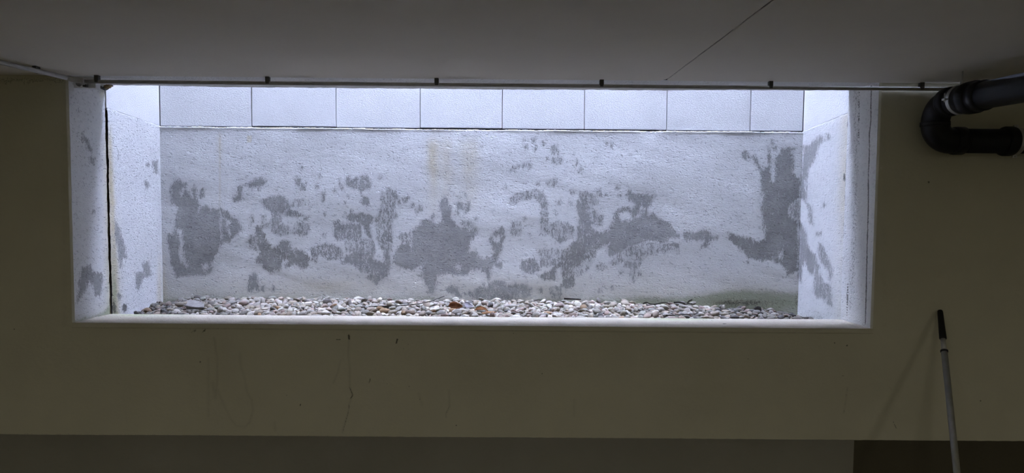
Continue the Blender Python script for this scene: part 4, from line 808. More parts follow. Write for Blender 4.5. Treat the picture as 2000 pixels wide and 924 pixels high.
292,465,91,-3,9,-164,25,19,10,14,393,744,111,3,10,58,27,23,12,8,-1466,481,93,11,-5,64,22,19,8,33,-1151,541,98,-1,8,-8,18,13,9,35,
673,512,90,16,5,-93,22,14,9,4,-454,742,114,-6,-5,-1,18,15,7,37,-513,687,112,-14,3,-167,30,25,13,14,1376,697,83,175,-6,-95,39,30,18,8,
519,614,103,18,2,38,44,32,16,18,-1715,722,117,12,-7,-46,27,23,10,19,-479,635,114,-91,16,-124,39,25,20,28,-607,554,102,-47,-6,114,27,17,13,23,
632,752,108,2,10,-49,28,24,12,25,376,376,83,-25,3,-105,25,16,11,10,487,499,96,17,-16,34,37,28,19,11,-1153,634,115,28,-46,93,35,30,15,21,
978,857,103,7,1,140,43,37,17,6,-283,713,114,-4,4,-27,35,27,13,15,243,860,122,-13,1,-54,40,35,15,26,756,447,85,-8,-6,39,22,17,9,27,
200,580,106,66,-3,21,33,25,17,36,-623,682,113,19,4,-46,34,27,15,21,-1484,383,83,-172,-3,119,18,16,8,14,-26,605,105,2,-15,115,32,24,13,15,
-123,773,119,2,13,161,27,18,15,0,791,417,87,-4,-8,-171,45,36,18,9,152,483,94,6,10,-127,32,28,12,18,-1951,623,103,-32,-7,66,23,18,14,43,
1529,550,76,47,-4,102,43,37,15,20,-1533,390,91,146,-13,4,46,30,20,13,812,638,99,3,14,-48,31,26,17,38,-1434,835,126,8,-11,-3,37,31,16,47,
-1319,591,106,9,-4,-57,39,33,16,1,989,666,99,-168,-4,54,44,32,23,34,197,767,113,-15,-2,145,18,15,8,19,-796,414,92,-14,1,168,42,33,19,12,
-348,689,113,18,5,-125,28,20,14,21,-1207,779,118,1,5,103,25,22,11,30,-1318,760,120,5,-19,55,31,24,18,7,-1678,628,110,-18,5,150,28,19,12,40,
-667,839,125,175,19,-108,33,29,15,10,704,710,106,0,-15,53,33,28,19,11,-570,738,114,-2,2,-15,20,16,8,12,377,734,112,42,8,-38,25,18,14,21,
138,774,121,35,5,85,45,31,18,14,-1413,514,100,-9,-18,139,34,22,18,23,-813,576,102,-7,-8,137,25,22,10,32,807,481,93,-35,0,-137,41,31,21,34,
-1882,763,120,23,-3,-45,24,16,12,11,534,785,112,-6,17,-104,24,21,12,5,-1342,775,119,-14,2,-172,28,23,12,14,1174,676,90,-7,-27,-104,29,21,14,39,
-1505,685,112,6,19,-49,18,15,10,8,638,705,109,14,4,0,51,44,20,1,-1205,430,93,26,13,-69,43,30,17,2,-810,338,79,50,-11,55,25,16,14,27,
-1939,764,117,-147,-4,-60,21,16,11,4,342,697,106,7,0,114,19,14,7,38,632,567,98,-4,-11,102,31,23,16,8,-392,444,92,7,-14,77,28,23,13,1,
1551,812,77,41,0,-39,35,31,18,42,-708,435,97,-21,-5,97,56,45,23,27,-1665,409,87,8,1,180,18,15,8,36,-1671,584,108,8,0,170,42,36,16,21,
1033,759,104,21,-26,42,49,40,22,22,900,599,97,-43,25,143,34,21,18,55,-207,681,111,22,7,-7,23,18,13,16,-1297,562,101,7,10,-41,30,23,11,1,
-260,551,103,21,-26,154,31,25,11,2,1394,644,85,119,8,-63,41,31,16,35,356,726,111,21,0,27,25,21,14,28,485,829,114,11,-2,131,23,20,10,21,
-1353,747,120,12,3,45,37,33,19,30,291,643,110,-3,-3,-28,47,40,22,15,764,337,78,179,-1,-166,33,24,12,16,-1635,840,124,13,-10,44,18,12,8,9,
-651,512,102,-19,-2,-153,56,48,21,10,-315,559,100,-13,6,-75,18,14,9,11,690,348,89,0,5,-165,56,49,30,28,589,489,95,11,-1,150,40,35,18,5,
-1173,776,117,7,-8,-34,27,20,10,23,-888,655,115,179,-7,-179,44,28,24,8,265,853,121,-60,3,-113,24,17,14,50,-1072,347,84,3,-7,85,47,39,19,35,
-928,344,86,-148,-11,-98,36,29,19,12,558,491,94,22,-6,3,26,19,15,5,713,380,82,10,0,81,27,22,12,22,-1326,802,124,4,-6,-70,51,35,18,23,
688,426,88,-4,3,140,39,35,17,17,-953,538,103,60,-28,62,32,22,17,18,-270,796,120,0,-11,-76,25,18,13,27,-1704,406,90,25,-1,14,30,23,16,12,
-264,827,123,20,-3,80,31,20,13,21,1178,406,86,4,10,46,42,36,24,6,-316,717,115,-11,-2,47,27,19,15,7,33,414,90,-1,12,-149,32,24,17,1,
-1176,647,111,-14,-12,94,42,37,17,26,-187,862,126,-8,5,-51,24,19,14,20,-510,519,99,-13,1,84,31,27,13,13,-1525,474,97,70,-1,73,25,20,13,14,
-1848,482,96,-10,-14,-175,21,17,12,7,433,655,106,-17,-3,12,37,24,15,10,-1083,477,101,12,-9,-134,51,34,26,11,-2089,720,90,-76,-26,88,36,29,19,36,
-483,840,123,-16,7,-139,25,22,10,29,-1218,453,92,32,2,77,25,21,10,22,1522,654,74,-35,13,120,29,19,14,31,-1428,541,100,23,10,-66,23,14,12,16,
-1305,713,122,31,41,-115,39,32,22,9,-1293,348,87,26,-20,5,45,39,22,18,-1051,714,112,17,-12,10,18,11,7,19,-461,575,102,17,-3,57,24,18,10,20,
695,531,100,-26,-25,16,39,27,21,37,-583,723,117,13,9,-75,33,22,17,46,-1636,667,114,10,-9,140,33,22,16,8,-1222,487,98,11,3,167,34,21,17,1,
-1005,496,100,-24,1,-42,41,29,21,10,-1856,629,113,161,13,-86,39,28,20,35,-134,616,109,-13,3,-170,45,31,18,20,-223,447,97,-99,8,180,37,24,16,21,
-356,812,122,6,11,-26,30,25,13,6,-441,352,85,-138,8,-149,28,23,15,16,-1647,382,84,5,-1,-99,23,19,9,17,-775,394,86,20,3,25,26,21,12,26,
-247,838,122,8,-17,168,20,17,11,3,126,359,83,42,14,-9,24,20,13,6,-1036,520,104,-8,-18,132,45,38,24,7,349,790,114,6,13,-2,24,21,11,16,
-1673,503,101,0,-3,-8,40,29,17,12,463,455,92,1,-12,-32,32,24,18,7,179,563,105,43,2,-41,35,31,13,0,-1215,698,114,6,11,-45,34,28,15,9,
1579,472,70,-21,-8,145,49,36,26,50,-1502,835,124,-15,5,-68,22,17,11,3,1351,439,79,1,11,-39,35,30,16,36,343,743,115,20,-25,58,34,27,13,37,
-1702,358,82,5,16,-64,26,20,12,38,238,808,118,-166,21,-9,26,20,11,15,1138,804,98,-24,8,-179,49,40,21,24,-917,412,88,-25,-10,143,26,19,13,18,
-397,830,123,-20,0,152,26,18,12,11,-1777,706,115,-11,-5,168,22,14,9,44,-1473,781,121,16,5,-69,30,24,13,37,-545,574,107,-14,6,-115,38,30,21,30,
180,684,109,-9,-14,-158,24,20,13,15,985,335,79,-17,8,167,30,19,17,32,-614,503,101,28,-22,27,41,28,18,10,-578,336,84,-76,-25,-154,30,25,17,5,
238,687,110,6,5,-107,34,23,14,22,-54,679,112,-166,29,-53,24,20,9,16,-785,549,103,-2,7,-44,34,29,17,1,571,343,80,-36,-7,125,33,22,15,18,
-508,848,125,13,-11,-73,28,22,14,27,-1445,781,120,-16,7,-16,21,15,11,13,-1239,687,114,21,9,-40,34,26,18,16,-323,783,121,5,-9,-168,29,24,15,25,
-4,720,113,-45,-5,142,18,11,10,2,-1728,762,119,146,5,-127,18,11,8,11,-356,388,92,-6,12,-81,46,35,25,30,-171,476,95,-9,12,-62,30,20,14,48,
-1292,418,88,6,10,-143,28,20,10,10,-696,645,112,13,-19,65,37,32,19,35,499,701,107,19,4,-123,23,15,13,20,106,352,80,5,5,-156,21,19,9,13,
-1506,381,86,-171,4,89,33,29,14,17,-494,613,105,-22,-10,166,22,17,11,2,-1118,386,84,154,5,-88,18,12,10,3,-350,615,110,-12,-2,113,38,30,20,20,
-885,609,106,-16,1,82,29,23,13,13,-417,412,90,36,29,-119,27,24,14,30,-134,517,98,-3,3,-19,35,27,13,15,441,382,86,-173,-25,114,32,26,14,0,
18,853,125,-167,-6,70,37,25,14,10,1010,498,87,-11,-14,154,31,25,15,3,602,599,99,159,-5,169,22,14,11,60,163,700,112,11,0,176,38,27,14,5,
212,754,122,-180,1,168,37,33,17,6,-796,797,125,130,-3,117,36,26,18,23,-758,531,101,0,-9,118,33,25,15,0,439,412,86,158,-15,105,25,19,11,25,
953,668,99,-10,-1,-143,52,35,21,52,726,587,97,40,8,140,26,17,14,38,-1328,413,90,17,-2,-7,30,21,17,39,-1329,739,114,-2,16,-94,18,16,8,24,
-1989,539,85,-6,20,173,30,24,12,9,-1358,342,87,-55,-29,107,39,31,19,18,-813,364,87,-1,-8,-99,42,33,20,3,-484,515,99,6,4,53,32,22,14,4,
1148,623,89,9,-1,8,29,23,15,22,-1698,570,105,89,9,40,19,14,11,31,-955,699,112,-4,-10,78,23,17,11,16,-1273,788,122,14,6,-138,32,23,18,25,
-641,415,92,13,-17,102,33,21,19,18,-1384,667,113,-16,-3,-148,38,28,15,37,-866,626,106,10,2,-59,19,13,9,30,282,754,113,7,-10,-38,24,20,12,23,
-358,859,128,10,3,153,47,39,21,16,701,486,94,172,-28,113,34,30,19,9,1101,691,92,-15,-3,52,32,28,15,26,-1793,337,82,24,-14,9,43,27,19,11,
1245,847,92,7,29,74,27,24,15,20,62,651,113,-5,17,-120,37,24,21,21,1563,555,68,-3,-7,2,37,25,15,23,-1263,534,104,0,8,120,53,46,23,0,
-116,746,118,11,-1,112,32,28,15,25,-233,573,106,18,11,-93,38,26,19,34,327,415,85,19,-1,-44,18,14,9,27,491,869,124,16,-5,175,50,42,23,20,
-550,383,88,41,-3,102,32,22,18,21,1109,364,82,23,-19,78,31,23,14,6,910,506,93,-35,-10,171,44,34,18,39,397,717,110,-2,14,-101,36,27,13,8,
-202,468,93,7,1,166,27,19,10,17,-1774,824,124,-18,-1,157,18,13,8,27,-504,679,126,-19,-1,-102,31,23,17,4,-668,777,117,167,-3,101,23,20,9,45,
-877,680,121,-170,26,96,49,37,19,22,-843,632,111,-46,2,-115,40,25,18,23,-434,411,93,59,42,70,29,21,14,9,-847,688,114,5,18,-138,28,19,16,18,
613,397,84,-18,1,68,23,16,11,13,-1451,446,93,49,3,-11,29,22,11,6,-1113,486,97,9,-16,-74,32,27,14,15,-1796,694,117,-34,-3,56,28,24,11,0,
168,504,96,18,3,-3,32,23,13,1,-127,588,112,42,-38,139,43,29,17,10,-1361,476,100,20,-4,106,45,29,25,20,-252,672,113,27,-1,76,36,29,14,13,
582,723,111,6,7,-145,47,34,21,6,891,850,106,-4,-19,129,32,28,18,15,1305,496,93,20,34,88,49,43,27,32,514,423,87,18,0,45,23,19,12,17,
-1215,761,120,-76,-11,123,29,19,15,26,-605,335,78,24,-11,-6,26,16,12,11,1043,402,90,-21,5,134,56,46,27,37,361,619,103,-116,-6,-97,18,14,10,30,
1523,677,73,-167,13,-15,29,21,15,31,-1603,663,114,-34,9,-84,30,25,13,8,400,599,101,15,-12,2,26,20,12,3,-1854,566,103,20,-3,43,25,16,10,28,
-600,477,99,22,8,-122,48,38,17,5,728,750,104,-11,-1,153,28,20,11,14,1096,786,103,7,-20,157,56,39,31,15,7,819,120,-4,13,-160,20,16,9,0,
317,574,104,-59,1,-144,30,25,17,9,-1942,677,109,-112,4,125,18,11,10,18,-808,639,107,20,-6,12,20,15,10,19,-533,652,111,45,-4,117,30,20,16,21,
150,405,88,39,6,89,26,18,13,14,1079,385,85,-11,-16,-90,39,24,21,15,546,702,104,7,-7,137,19,16,8,8,-1774,741,118,13,-14,37,23,20,9,19,
-351,357,82,36,24,-44,21,19,10,28,-1580,501,106,-16,14,-119,53,41,27,5,375,591,102,44,10,31,25,18,14,14,-1064,387,85,179,9,-17,30,26,12,15,
-615,420,91,22,9,-28,31,27,17,16,-344,580,105,159,-3,176,36,27,15,17,381,775,114,74,2,-96,23,15,13,18,-284,567,102,-23,3,-159,22,15,11,3,
-1091,518,104,7,10,-7,55,42,25,30,-772,738,116,-4,8,-87,33,21,13,23,-1798,672,113,17,6,-16,30,23,11,16,422,460,94,18,-4,45,40,26,19,33,
-1160,440,99,10,-9,-164,44,31,20,2,416,560,101,15,-11,-26,37,32,18,3,-797,441,99,-103,9,134,38,31,15,12,-942,738,120,-36,11,-134,37,25,19,21,
-855,459,91,-17,6,-138,19,14,10,38,-283,340,79,-5,-2,-101,31,26,13,23,-1275,617,109,14,-10,59,36,30,18,0,677,655,101,32,5,32,27,18,12,17,
-114,472,95,-26,-4,168,37,24,15,2,1569,865,77,152,7,118,48,37,20,43,-1339,480,94,-2,5,61,27,19,10,5,1437,745,79,8,-1,52,34,28,15,22,
-1957,696,113,34,-1,-43,34,30,19,47,330,561,101,-51,6,-112,27,22,11,32,-35,425,88,6,-2,-120,23,15,9,1,-262,857,128,-21,-1,-33,39,27,21,58,
-1599,773,130,-48,-27,97,41,31,23,35,809,377,84,15,0,-62,37,30,17,20,-2056,573,73,47,15,-99,29,21,14,21,-402,623,113,89,6,15,43,27,24,6,
398,646,107,-65,2,-147,30,21,14,10,-458,360,80,15,3,-81,22,15,8,35,724,432,90,4,11,-86,46,38,20,4,-438,567,102,-8,-10,-170,31,24,12,31,
-1674,335,81,21,-4,161,29,21,16,32,990,571,93,171,17,177,40,27,20,10,-296,388,84,18,-11,57,19,17,10,11,1500,657,87,17,-35,94,51,38,28,36,
133,517,99,-13,3,21,36,25,16,21,-787,654,115,35,25,-134,37,33,21,14,72,434,91,-4,-11,-39,35,22,14,15,903,466,86,16,8,-48,32,25,13,8,
-804,534,99,-10,2,-174,26,17,10,17,-697,706,115,-7,3,69,29,19,16,35,-1077,605,107,-153,-3,-148,35,22,14,46,-1076,777,123,7,-19,66,39,24,22,15,
270,529,96,1,2,23,28,25,10,25,-101,448,92,22,6,9,27,22,14,34,704,798,108,-16,5,-64,24,18,12,19,909,384,81,16,0,-149,22,15,11,52,
-1472,684,111,14,-10,78,18,15,8,13,33,549,102,19,9,40,30,22,14,22,-1063,421,89,5,-7,109,34,27,13,7,574,538,98,21,-20,-58,32,28,14,2,
-900,395,88,3,-18,27,29,25,15,3,-483,580,110,1,18,119,44,34,21,4,576,836,114,43,-4,99,18,14,10,21,561,514,96,6,-11,-53,31,28,17,23,
82,770,115,7,11,36,18,15,8,32,651,762,108,-1,-4,-77,30,20,13,17,-317,373,82,-1,9,170,19,14,8,18,-924,666,110,-49,0,163,23,14,11,5,
-287,488,106,-114,-13,-114,47,38,22,6,750,867,112,-3,-15,102,43,29,18,23,-760,809,122,15,-10,110,26,17,14,8,-1639,492,100,20,2,16,34,31,19,9,
152,844,130,21,31,162,43,34,19,18,179,466,90,2,-11,-18,18,12,8,19,718,687,105,18,0,-180,32,25,19,13,-9,632,109,-6,-6,97,40,34,14,6,
196,440,89,6,0,-101,24,19,11,23,209,549,103,168,2,-45,40,25,21,16,-1219,559,103,-43,-6,68,27,22,10,1,-841,748,118,-26,0,-139,31,23,16,10,
478,534,96,-22,3,-129,24,15,12,3,-455,419,90,20,5,-50,31,25,15,20,-1105,697,114,16,5,-112,28,22,15,13,-730,846,123,-12,0,149,29,25,12,38,
-1623,565,109,170,2,93,44,39,23,15,995,392,83,-9,5,-156,32,22,16,25,1423,716,80,20,10,14,29,26,17,50,-1043,825,127,-9,-16,132,53,42,23,19,
1026,341,82,22,40,-67,29,26,16,44,-450,719,114,79,4,-8,24,15,14,6,-750,596,106,23,5,9,31,24,17,24,-516,650,107,7,-14,113,18,15,9,9,
701,767,110,3,13,-92,48,38,19,18,336,835,120,130,3,-52,29,19,16,3,-173,358,80,-13,-5,77,21,14,8,13,-788,350,80,-5,-3,174,26,19,11,38,
1380,362,80,167,1,54,46,31,25,15,309,539,97,-2,18,-107,25,20,12,8,-1665,750,121,-21,-8,101,36,24,16,10,815,446,90,-11,-18,97,39,30,21,19,
-1222,649,106,7,-4,159,18,14,7,12,-1128,651,112,31,5,-36,34,22,18,5,-1167,751,119,-14,2,-173,37,29,17,39,-49,455,93,-153,-3,-30,30,19,14,9,
-43,547,100,-26,-2,-168,23,17,11,18,762,580,98,14,-14,67,44,32,19,27,1582,647,69,-14,-1,-41,42,30,15,13,-676,476,95,-17,-4,167,26,18,15,6,
1043,591,93,-29,4,100,37,33,16,8,690,615,101,36,12,-12,31,22,17,18,-1146,421,90,-9,4,160,33,29,13,35,-880,758,121,-39,-10,30,31,25,15,4,
-85,744,123,86,5,-15,45,30,21,38,-1179,379,83,0,-19,141,19,13,10,15,-97,598,111,-160,13,164,46,38,17,16,-1662,394,84,13,-4,70,19,15,7,1,
-1515,341,84,-160,-6,13,41,37,20,34,-1731,572,107,15,-4,100,36,30,17,36,370,414,91,-74,-33,-140,28,22,16,6,-279,663,112,-5,-8,-175,32,25,17,39,
-703,475,95,-5,10,-34,32,27,15,0,170,398,88,88,-10,-40,24,20,12,10,1439,586,78,6,-3,169,37,33,18,19,210,678,112,-22,-7,178,37,23,19,5,
1382,569,87,-69,-28,-77,49,31,19,38,-305,749,121,-4,4,-36,54,45,20,31,407,831,116,22,4,8,23,14,11,9,622,419,91,2,-16,-65,45,34,17,10,
-341,486,98,-32,1,168,31,25,16,19,-1022,838,121,-8,-3,120,22,18,8,20,-1865,706,115,-20,10,-129,21,18,11,45,-847,786,119,2,1,-126,32,26,12,22,
-732,381,84,-3,-9,-167,31,24,11,15,779,499,88,-9,11,-158,18,14,9,8,-1756,779,125,-3,-12,145,40,29,18,17,-1054,474,94,-15,-2,-10,25,19,12,18,
-1783,587,106,-21,4,-144,25,16,11,3,1233,779,94,72,50,-43,29,23,14,12,-1481,711,118,-12,7,-89,34,26,18,22,492,450,93,-3,-19,-63,36,31,18,15,
-1789,519,101,-171,1,-39,39,35,14,8,-401,577,104,-59,-2,167,21,16,11,17,809,568,95,-32,-3,-148,35,24,16,19,743,404,84,16,5,-73,26,20,11,36,
-993,685,111,157,-1,144,26,19,13,5,-445,391,87,-10,-9,96,30,25,15,6,-1176,481,94,-8,-5,-94,20,14,11,23,-420,656,111,19,1,29,33,28,17,16,
1593,832,74,-94,-6,-38,27,22,13,50,-1483,613,109,-10,1,10,37,27,17,19,-1006,755,124,-57,-10,-122,43,30,21,28,1054,432,83,15,2,-134,29,22,14,29,
638,606,98,52,0,38,22,14,8,22,-1897,811,124,-10,2,141,28,21,13,31,-1319,339,94,52,83,-84,42,33,20,56,455,612,101,7,-12,167,19,15,11,9,
-1796,620,116,-72,11,-142,44,30,20,18,-947,672,116,17,-1,-95,41,33,23,11,1695,828,66,142,-12,-143,44,31,25,36,-20,780,121,17,2,-176,30,26,15,5,
-516,665,115,-90,-39,-148,27,22,14,22,-1629,694,117,-7,10,-108,33,24,17,7,1286,780,89,16,-24,-120,29,19,14,16,-105,714,115,29,9,-55,29,20,13,9,
624,529,95,11,10,37,29,20,13,18,-1385,517,100,-26,3,166,32,22,15,20,-1706,627,112,-23,8,-143,33,26,17,5,848,491,89,-7,-17,140,28,22,15,39,
-1440,498,100,173,10,-107,33,22,18,8,-691,410,85,17,4,-28,18,11,7,25,1434,813,79,-13,-1,32,28,24,11,34,-824,730,116,21,-9,41,28,19,14,19,
603,545,103,-3,26,59,45,36,19,20,11,711,113,-40,0,146,21,13,10,53,201,470,94,3,17,-81,36,28,15,6,55,362,80,14,-2,4,18,15,8,7,
-1793,766,122,8,-6,-108,22,19,12,9,-319,871,128,165,12,-146,41,36,18,13,-80,355,86,-30,22,-100,35,29,15,38,771,629,99,-5,1,155,37,24,16,15,
1541,512,70,-164,15,67,35,31,15,17,709,566,106,6,24,-124,56,38,32,10,-1031,413,89,17,-6,21,33,29,14,12,550,432,89,15,6,-2,32,22,15,6,
-1754,359,90,-4,-10,41,52,37,28,47,501,470,89,23,9,-36,18,12,9,40,1298,763,86,9,1,-156,39,31,15,25,-1244,344,84,9,0,-102,42,29,20,2,
-284,594,104,158,4,-92,23,18,11,35,-836,530,103,20,5,-53,50,33,21,12,-1449,619,113,40,6,-14,38,31,22,13,-483,489,100,62,1,5,40,26,21,14,
-775,441,90,-15,5,-136,24,15,10,39,-1970,750,114,162,-3,121,30,24,13,32,431,637,103,16,5,-152,21,14,12,9,-1261,769,119,-17,9,-94,32,22,14,21,
669,675,101,-15,-3,-163,20,14,11,38,427,600,103,18,-1,3,27,22,15,7,-1203,515,99,13,1,122,33,24,15,24,920,557,94,9,-9,-113,39,30,20,33,
-520,804,123,13,-14,79,36,23,17,10,221,442,93,-5,-9,-65,37,33,18,51,432,753,115,22,-7,14,35,27,19,36,446,774,115,38,7,-53,36,23,16,21,
-1228,506,103,49,7,157,45,30,17,6,-475,353,88,-19,-18,6,47,38,17,15,-1618,673,116,178,39,13,25,20,9,24,-1651,608,107,3,12,-129,19,17,10,17,
-626,655,114,54,-24,18,34,25,16,2,748,549,95,-19,1,-160,28,24,15,27,375,717,112,-106,-28,125,26,17,14,13,-1764,492,97,6,-7,113,30,23,12,15,
666,562,103,20,-12,35,49,43,27,8,-168,744,118,-20,-4,0,33,22,17,58,-1368,855,125,-12,-10,-175,33,24,12,3,332,854,117,-12,1,-171,18,12,7,12,
-52,518,99,-21,10,-100,31,19,14,13,-1196,337,79,-4,5,-10,31,27,12,14,809,602,99,-23,3,12,46,35,18,23,-1027,752,115,14,8,-56,23,21,9,32,
494,804,118,-109,-28,56,26,22,10,1,731,650,100,20,6,8,31,20,13,58,-1109,437,89,-4,-1,88,22,20,9,11,141,641,108,-35,7,159,25,21,14,13,
770,527,95,-24,-18,105,43,29,16,14,-354,558,107,32,-17,2,40,34,18,31,537,746,107,14,8,-79,22,15,8,0,694,731,107,11,11,59,32,21,16,34,
543,813,118,-165,17,-86,36,29,20,12,22,592,104,-3,-4,-169,28,24,10,21,-666,619,118,-110,50,23,38,31,21,38,189,609,105,-38,14,-158,28,18,16,16,
109,696,112,9,5,-145,35,26,15,17,-1145,728,116,-9,1,115,30,23,13,3,-668,804,125,-13,0,152,43,30,21,36,-1412,804,125,1,4,13,51,45,20,23,
-833,338,82,-15,-3,179,34,28,18,24,-653,458,95,-3,-16,122,29,24,16,17,-192,389,86,-162,14,166,23,18,12,12,-228,688,118,-35,-22,-9,37,28,17,5,
-1777,803,129,-45,2,-102,33,26,19,31,1208,769,93,2,-12,151,50,37,19,24,1674,674,61,21,5,66,32,24,15,41,724,535,97,24,12,-99,40,31,19,18,
-441,541,100,15,6,-76,26,22,11,12,841,792,108,-178,-15,-146,44,35,19,13,-181,449,94,12,-15,112,36,29,14,46,-652,365,87,-166,7,137,38,32,20,23,
118,790,119,9,-13,95,33,26,15,33,-1404,482,96,32,-27,30,24,18,14,2,685,383,86,68,2,-47,35,22,17,19,-717,792,118,12,1,-160,24,15,9,20,
-539,778,121,-175,-1,50,35,28,16,29,-224,415,87,-175,11,-136,24,20,9,23,1274,749,88,54,1,-33,26,18,14,24,-1309,782,118,6,-1,60,21,13,9,9,
836,398,87,29,7,48,39,33,20,10,899,400,84,-19,-6,180,31,20,15,35,-843,592,110,-5,2,-71,41,36,23,4,23,664,118,9,5,-159,56,39,26,13,
-306,358,81,12,-12,30,25,19,12,15,731,770,107,154,6,-51,30,22,12,8,-626,476,106,-12,-3,112,43,33,24,18,561,569,103,14,-19,125,44,31,25,19,
-1862,800,128,19,-2,-92,47,42,20,20,52,831,121,-38,8,-174,18,13,10,29,843,438,92,-22,17,-144,44,28,23,30,262,781,118,11,-8,20,39,26,18,23,
-921,810,124,7,-11,166,35,23,17,49,86,855,129,8,-14,127,44,38,23,18,-598,755,118,-11,-13,177,35,28,15,43,448,873,123,-1,16,9,35,31,21,13,
-1421,580,103,13,2,35,22,18,10,14,351,672,108,0,-12,-172,37,32,14,23,315,476,95,22,3,51,34,26,18,8,-1628,768,122,32,-2,166,31,23,11,33,
-1551,795,124,4,-11,-53,33,22,17,19,-779,521,98,-7,8,-99,28,22,11,36,-739,649,108,5,7,-139,23,20,9,29,231,490,94,3,8,-131,30,26,12,22,
-1125,678,116,14,0,-34,40,33,23,23,-487,784,121,-162,-10,147,28,22,15,24,301,558,100,-64,4,-91,25,16,12,17,1167,340,80,-12,-11,-154,38,27,18,43,
-366,701,115,44,-8,87,29,21,15,4,-396,597,111,147,-25,-119,41,28,15,5,-949,511,98,-1,6,118,26,19,13,14,115,468,99,34,-31,113,41,26,18,15,
335,800,114,14,-8,48,20,15,9,48,923,399,82,-16,0,-54,24,21,11,34,672,808,111,-14,-10,-90,28,19,14,19,-1956,472,83,26,-17,-13,20,15,9,36,
-516,594,112,143,-14,-10,44,40,16,37,-958,432,91,-8,-3,61,33,24,15,38,-234,394,87,-4,-6,-177,28,24,15,24,556,410,86,7,5,73,27,17,14,17,
-749,779,120,-16,-12,76,32,25,14,2,519,446,89,13,-9,-42,31,27,14,11,556,784,116,-58,-16,131,33,26,19,28,848,626,100,-16,8,-67,51,41,22,13,
-1223,666,110,-162,-1,-108,22,17,11,1,-1958,766,116,161,-1,142,28,20,11,42,-429,747,121,-18,-2,132,43,34,21,19,439,337,81,-18,2,175,31,25,17,20,
-2005,700,104,-1,29,-146,32,25,14,45,1258,460,84,-12,3,-112,36,32,19,30,-278,689,119,-60,-7,150,38,33,17,31,-1125,587,107,13,-1,-97,40,26,20,8,
-1719,681,119,-108,-3,94,35,22,17,33,-516,568,114,91,59,-2,39,32,17,13,-1386,612,105,8,-13,25,22,18,9,15,-373,791,120,6,15,-37,30,26,14,32,
370,549,97,160,-5,-88,25,20,11,1,-693,528,100,-21,-8,173,36,26,14,2,653,338,78,18,-6,-40,31,19,12,11,873,583,96,-8,-1,-92,43,31,20,36,
-461,826,125,-8,15,-154,32,25,16,21,72,698,115,-1,-1,147,46,31,20,15,-667,647,112,-12,12,-107,35,30,18,24,27,783,118,17,7,-122,21,14,12,9,
534,474,94,-21,-14,127,35,28,18,26,-1478,447,93,-160,-6,-175,29,20,13,11,-1238,367,92,53,-22,-172,27,19,12,20,-514,769,124,20,15,27,45,35,18,29,
599,392,82,-9,-5,107,18,14,8,14,-399,535,111,-68,67,113,38,32,20,7,-1466,758,118,19,6,-10,27,20,11,8,892,364,80,158,-12,20,25,17,12,9,
-1867,418,91,-16,4,-167,34,26,16,54,867,399,85,2,-11,-118,36,31,18,47,23,741,121,-35,13,-77,46,28,21,25,-1201,842,126,20,11,-68,33,25,17,10,
-1903,627,111,9,0,-139,40,35,16,35,-969,809,130,-31,20,43,42,34,20,4,206,500,99,160,13,161,44,32,17,5,-1005,718,120,167,12,-146,44,39,25,15,
-389,409,91,-4,8,128,44,38,20,16,537,502,95,16,3,97,30,26,16,10,-1231,760,117,39,1,-43,20,16,10,28,1269,378,84,140,0,-21,46,29,21,22,
103,492,96,-4,-10,-77,25,22,14,7,-1182,405,91,-18,-26,92,37,30,16,16,-63,606,107,-11,7,-153,27,20,15,25,-1252,376,85,-23,-6,-168,32,23,13,26,
304,495,105,16,-9,43,33,27,15,19,-1171,351,82,11,0,166,33,27,14,4,-1055,794,118,11,4,0,23,20,9,6,-139,762,116,-10,-3,121,24,19,9,15,
-757,677,114,-6,12,-177,39,32,18,16,461,663,107,16,1,138,36,27,17,1,-426,535,112,-69,1,177,33,22,15,18,-117,813,122,-6,-7,90,35,22,13,28,
-1711,466,93,157,-2,-172,18,15,8,37,-1009,379,89,-45,-4,27,31,27,15,15,-467,466,95,-11,6,-114,35,24,17,16,347,497,93,13,6,-50,26,22,10,33,
-695,679,113,41,4,-34,32,22,14,61,950,483,90,-10,2,-32,38,29,21,14,137,599,102,-175,1,-24,19,15,9,23,508,773,116,7,16,-18,41,34,22,16,
185,376,83,0,4,174,28,23,11,17,739,449,85,12,11,-57,18,14,8,18,-954,491,102,64,-2,-3,38,30,18,35,411,853,122,168,14,-143,38,28,20,4,
-600,452,90,13,-6,80,18,14,8,32,-569,570,103,23,5,175,23,17,13,9,381,398,86,-5,9,-180,30,20,14,10,-596,398,86,13,2,-104,25,21,11,35,
-801,517,107,7,-35,90,44,34,22,36,-1412,612,108,-21,5,-179,33,25,14,29,-2065,686,89,22,6,126,37,33,15,54,98,599,102,167,1,153,18,16,8,39,
-1658,706,120,26,7,-3,42,27,23,16,-1192,682,114,8,-17,130,32,29,17,9,-618,702,110,-2,-10,0,19,15,7,11,-1712,599,106,-74,-7,-150,18,11,10,12,
-52,341,84,-43,-1,131,38,26,20,21,-561,718,117,38,25,69,26,23,14,22,-1359,371,86,-11,-20,131,34,22,19,39,-780,600,118,-1,16,-9,36,25,17,16,
-371,499,98,12,8,-88,42,32,17,9,-961,583,110,-15,-14,-96,49,38,22,10,-175,504,98,72,13,-101,25,17,13,19,-1294,875,127,63,1,-141,27,17,15,20,
742,695,101,-25,-13,-131,21,17,11,37,709,461,89,-24,12,-138,30,25,12,8,-1090,728,119,4,-5,-70,40,34,19,17,-659,482,110,37,-16,-12,37,27,19,2,
824,683,103,-114,-8,-136,32,22,15,45,1070,484,96,127,-29,-125,49,35,23,46,-1126,537,100,11,2,-46,31,26,14,23,-739,434,88,0,16,-94,23,21,8,16,
-721,609,107,10,-12,-172,30,20,14,9,-1511,670,111,18,4,1,21,18,10,18,-1752,703,119,15,-4,108,34,29,17,20,-1842,588,107,10,4,-158,31,25,13,53,
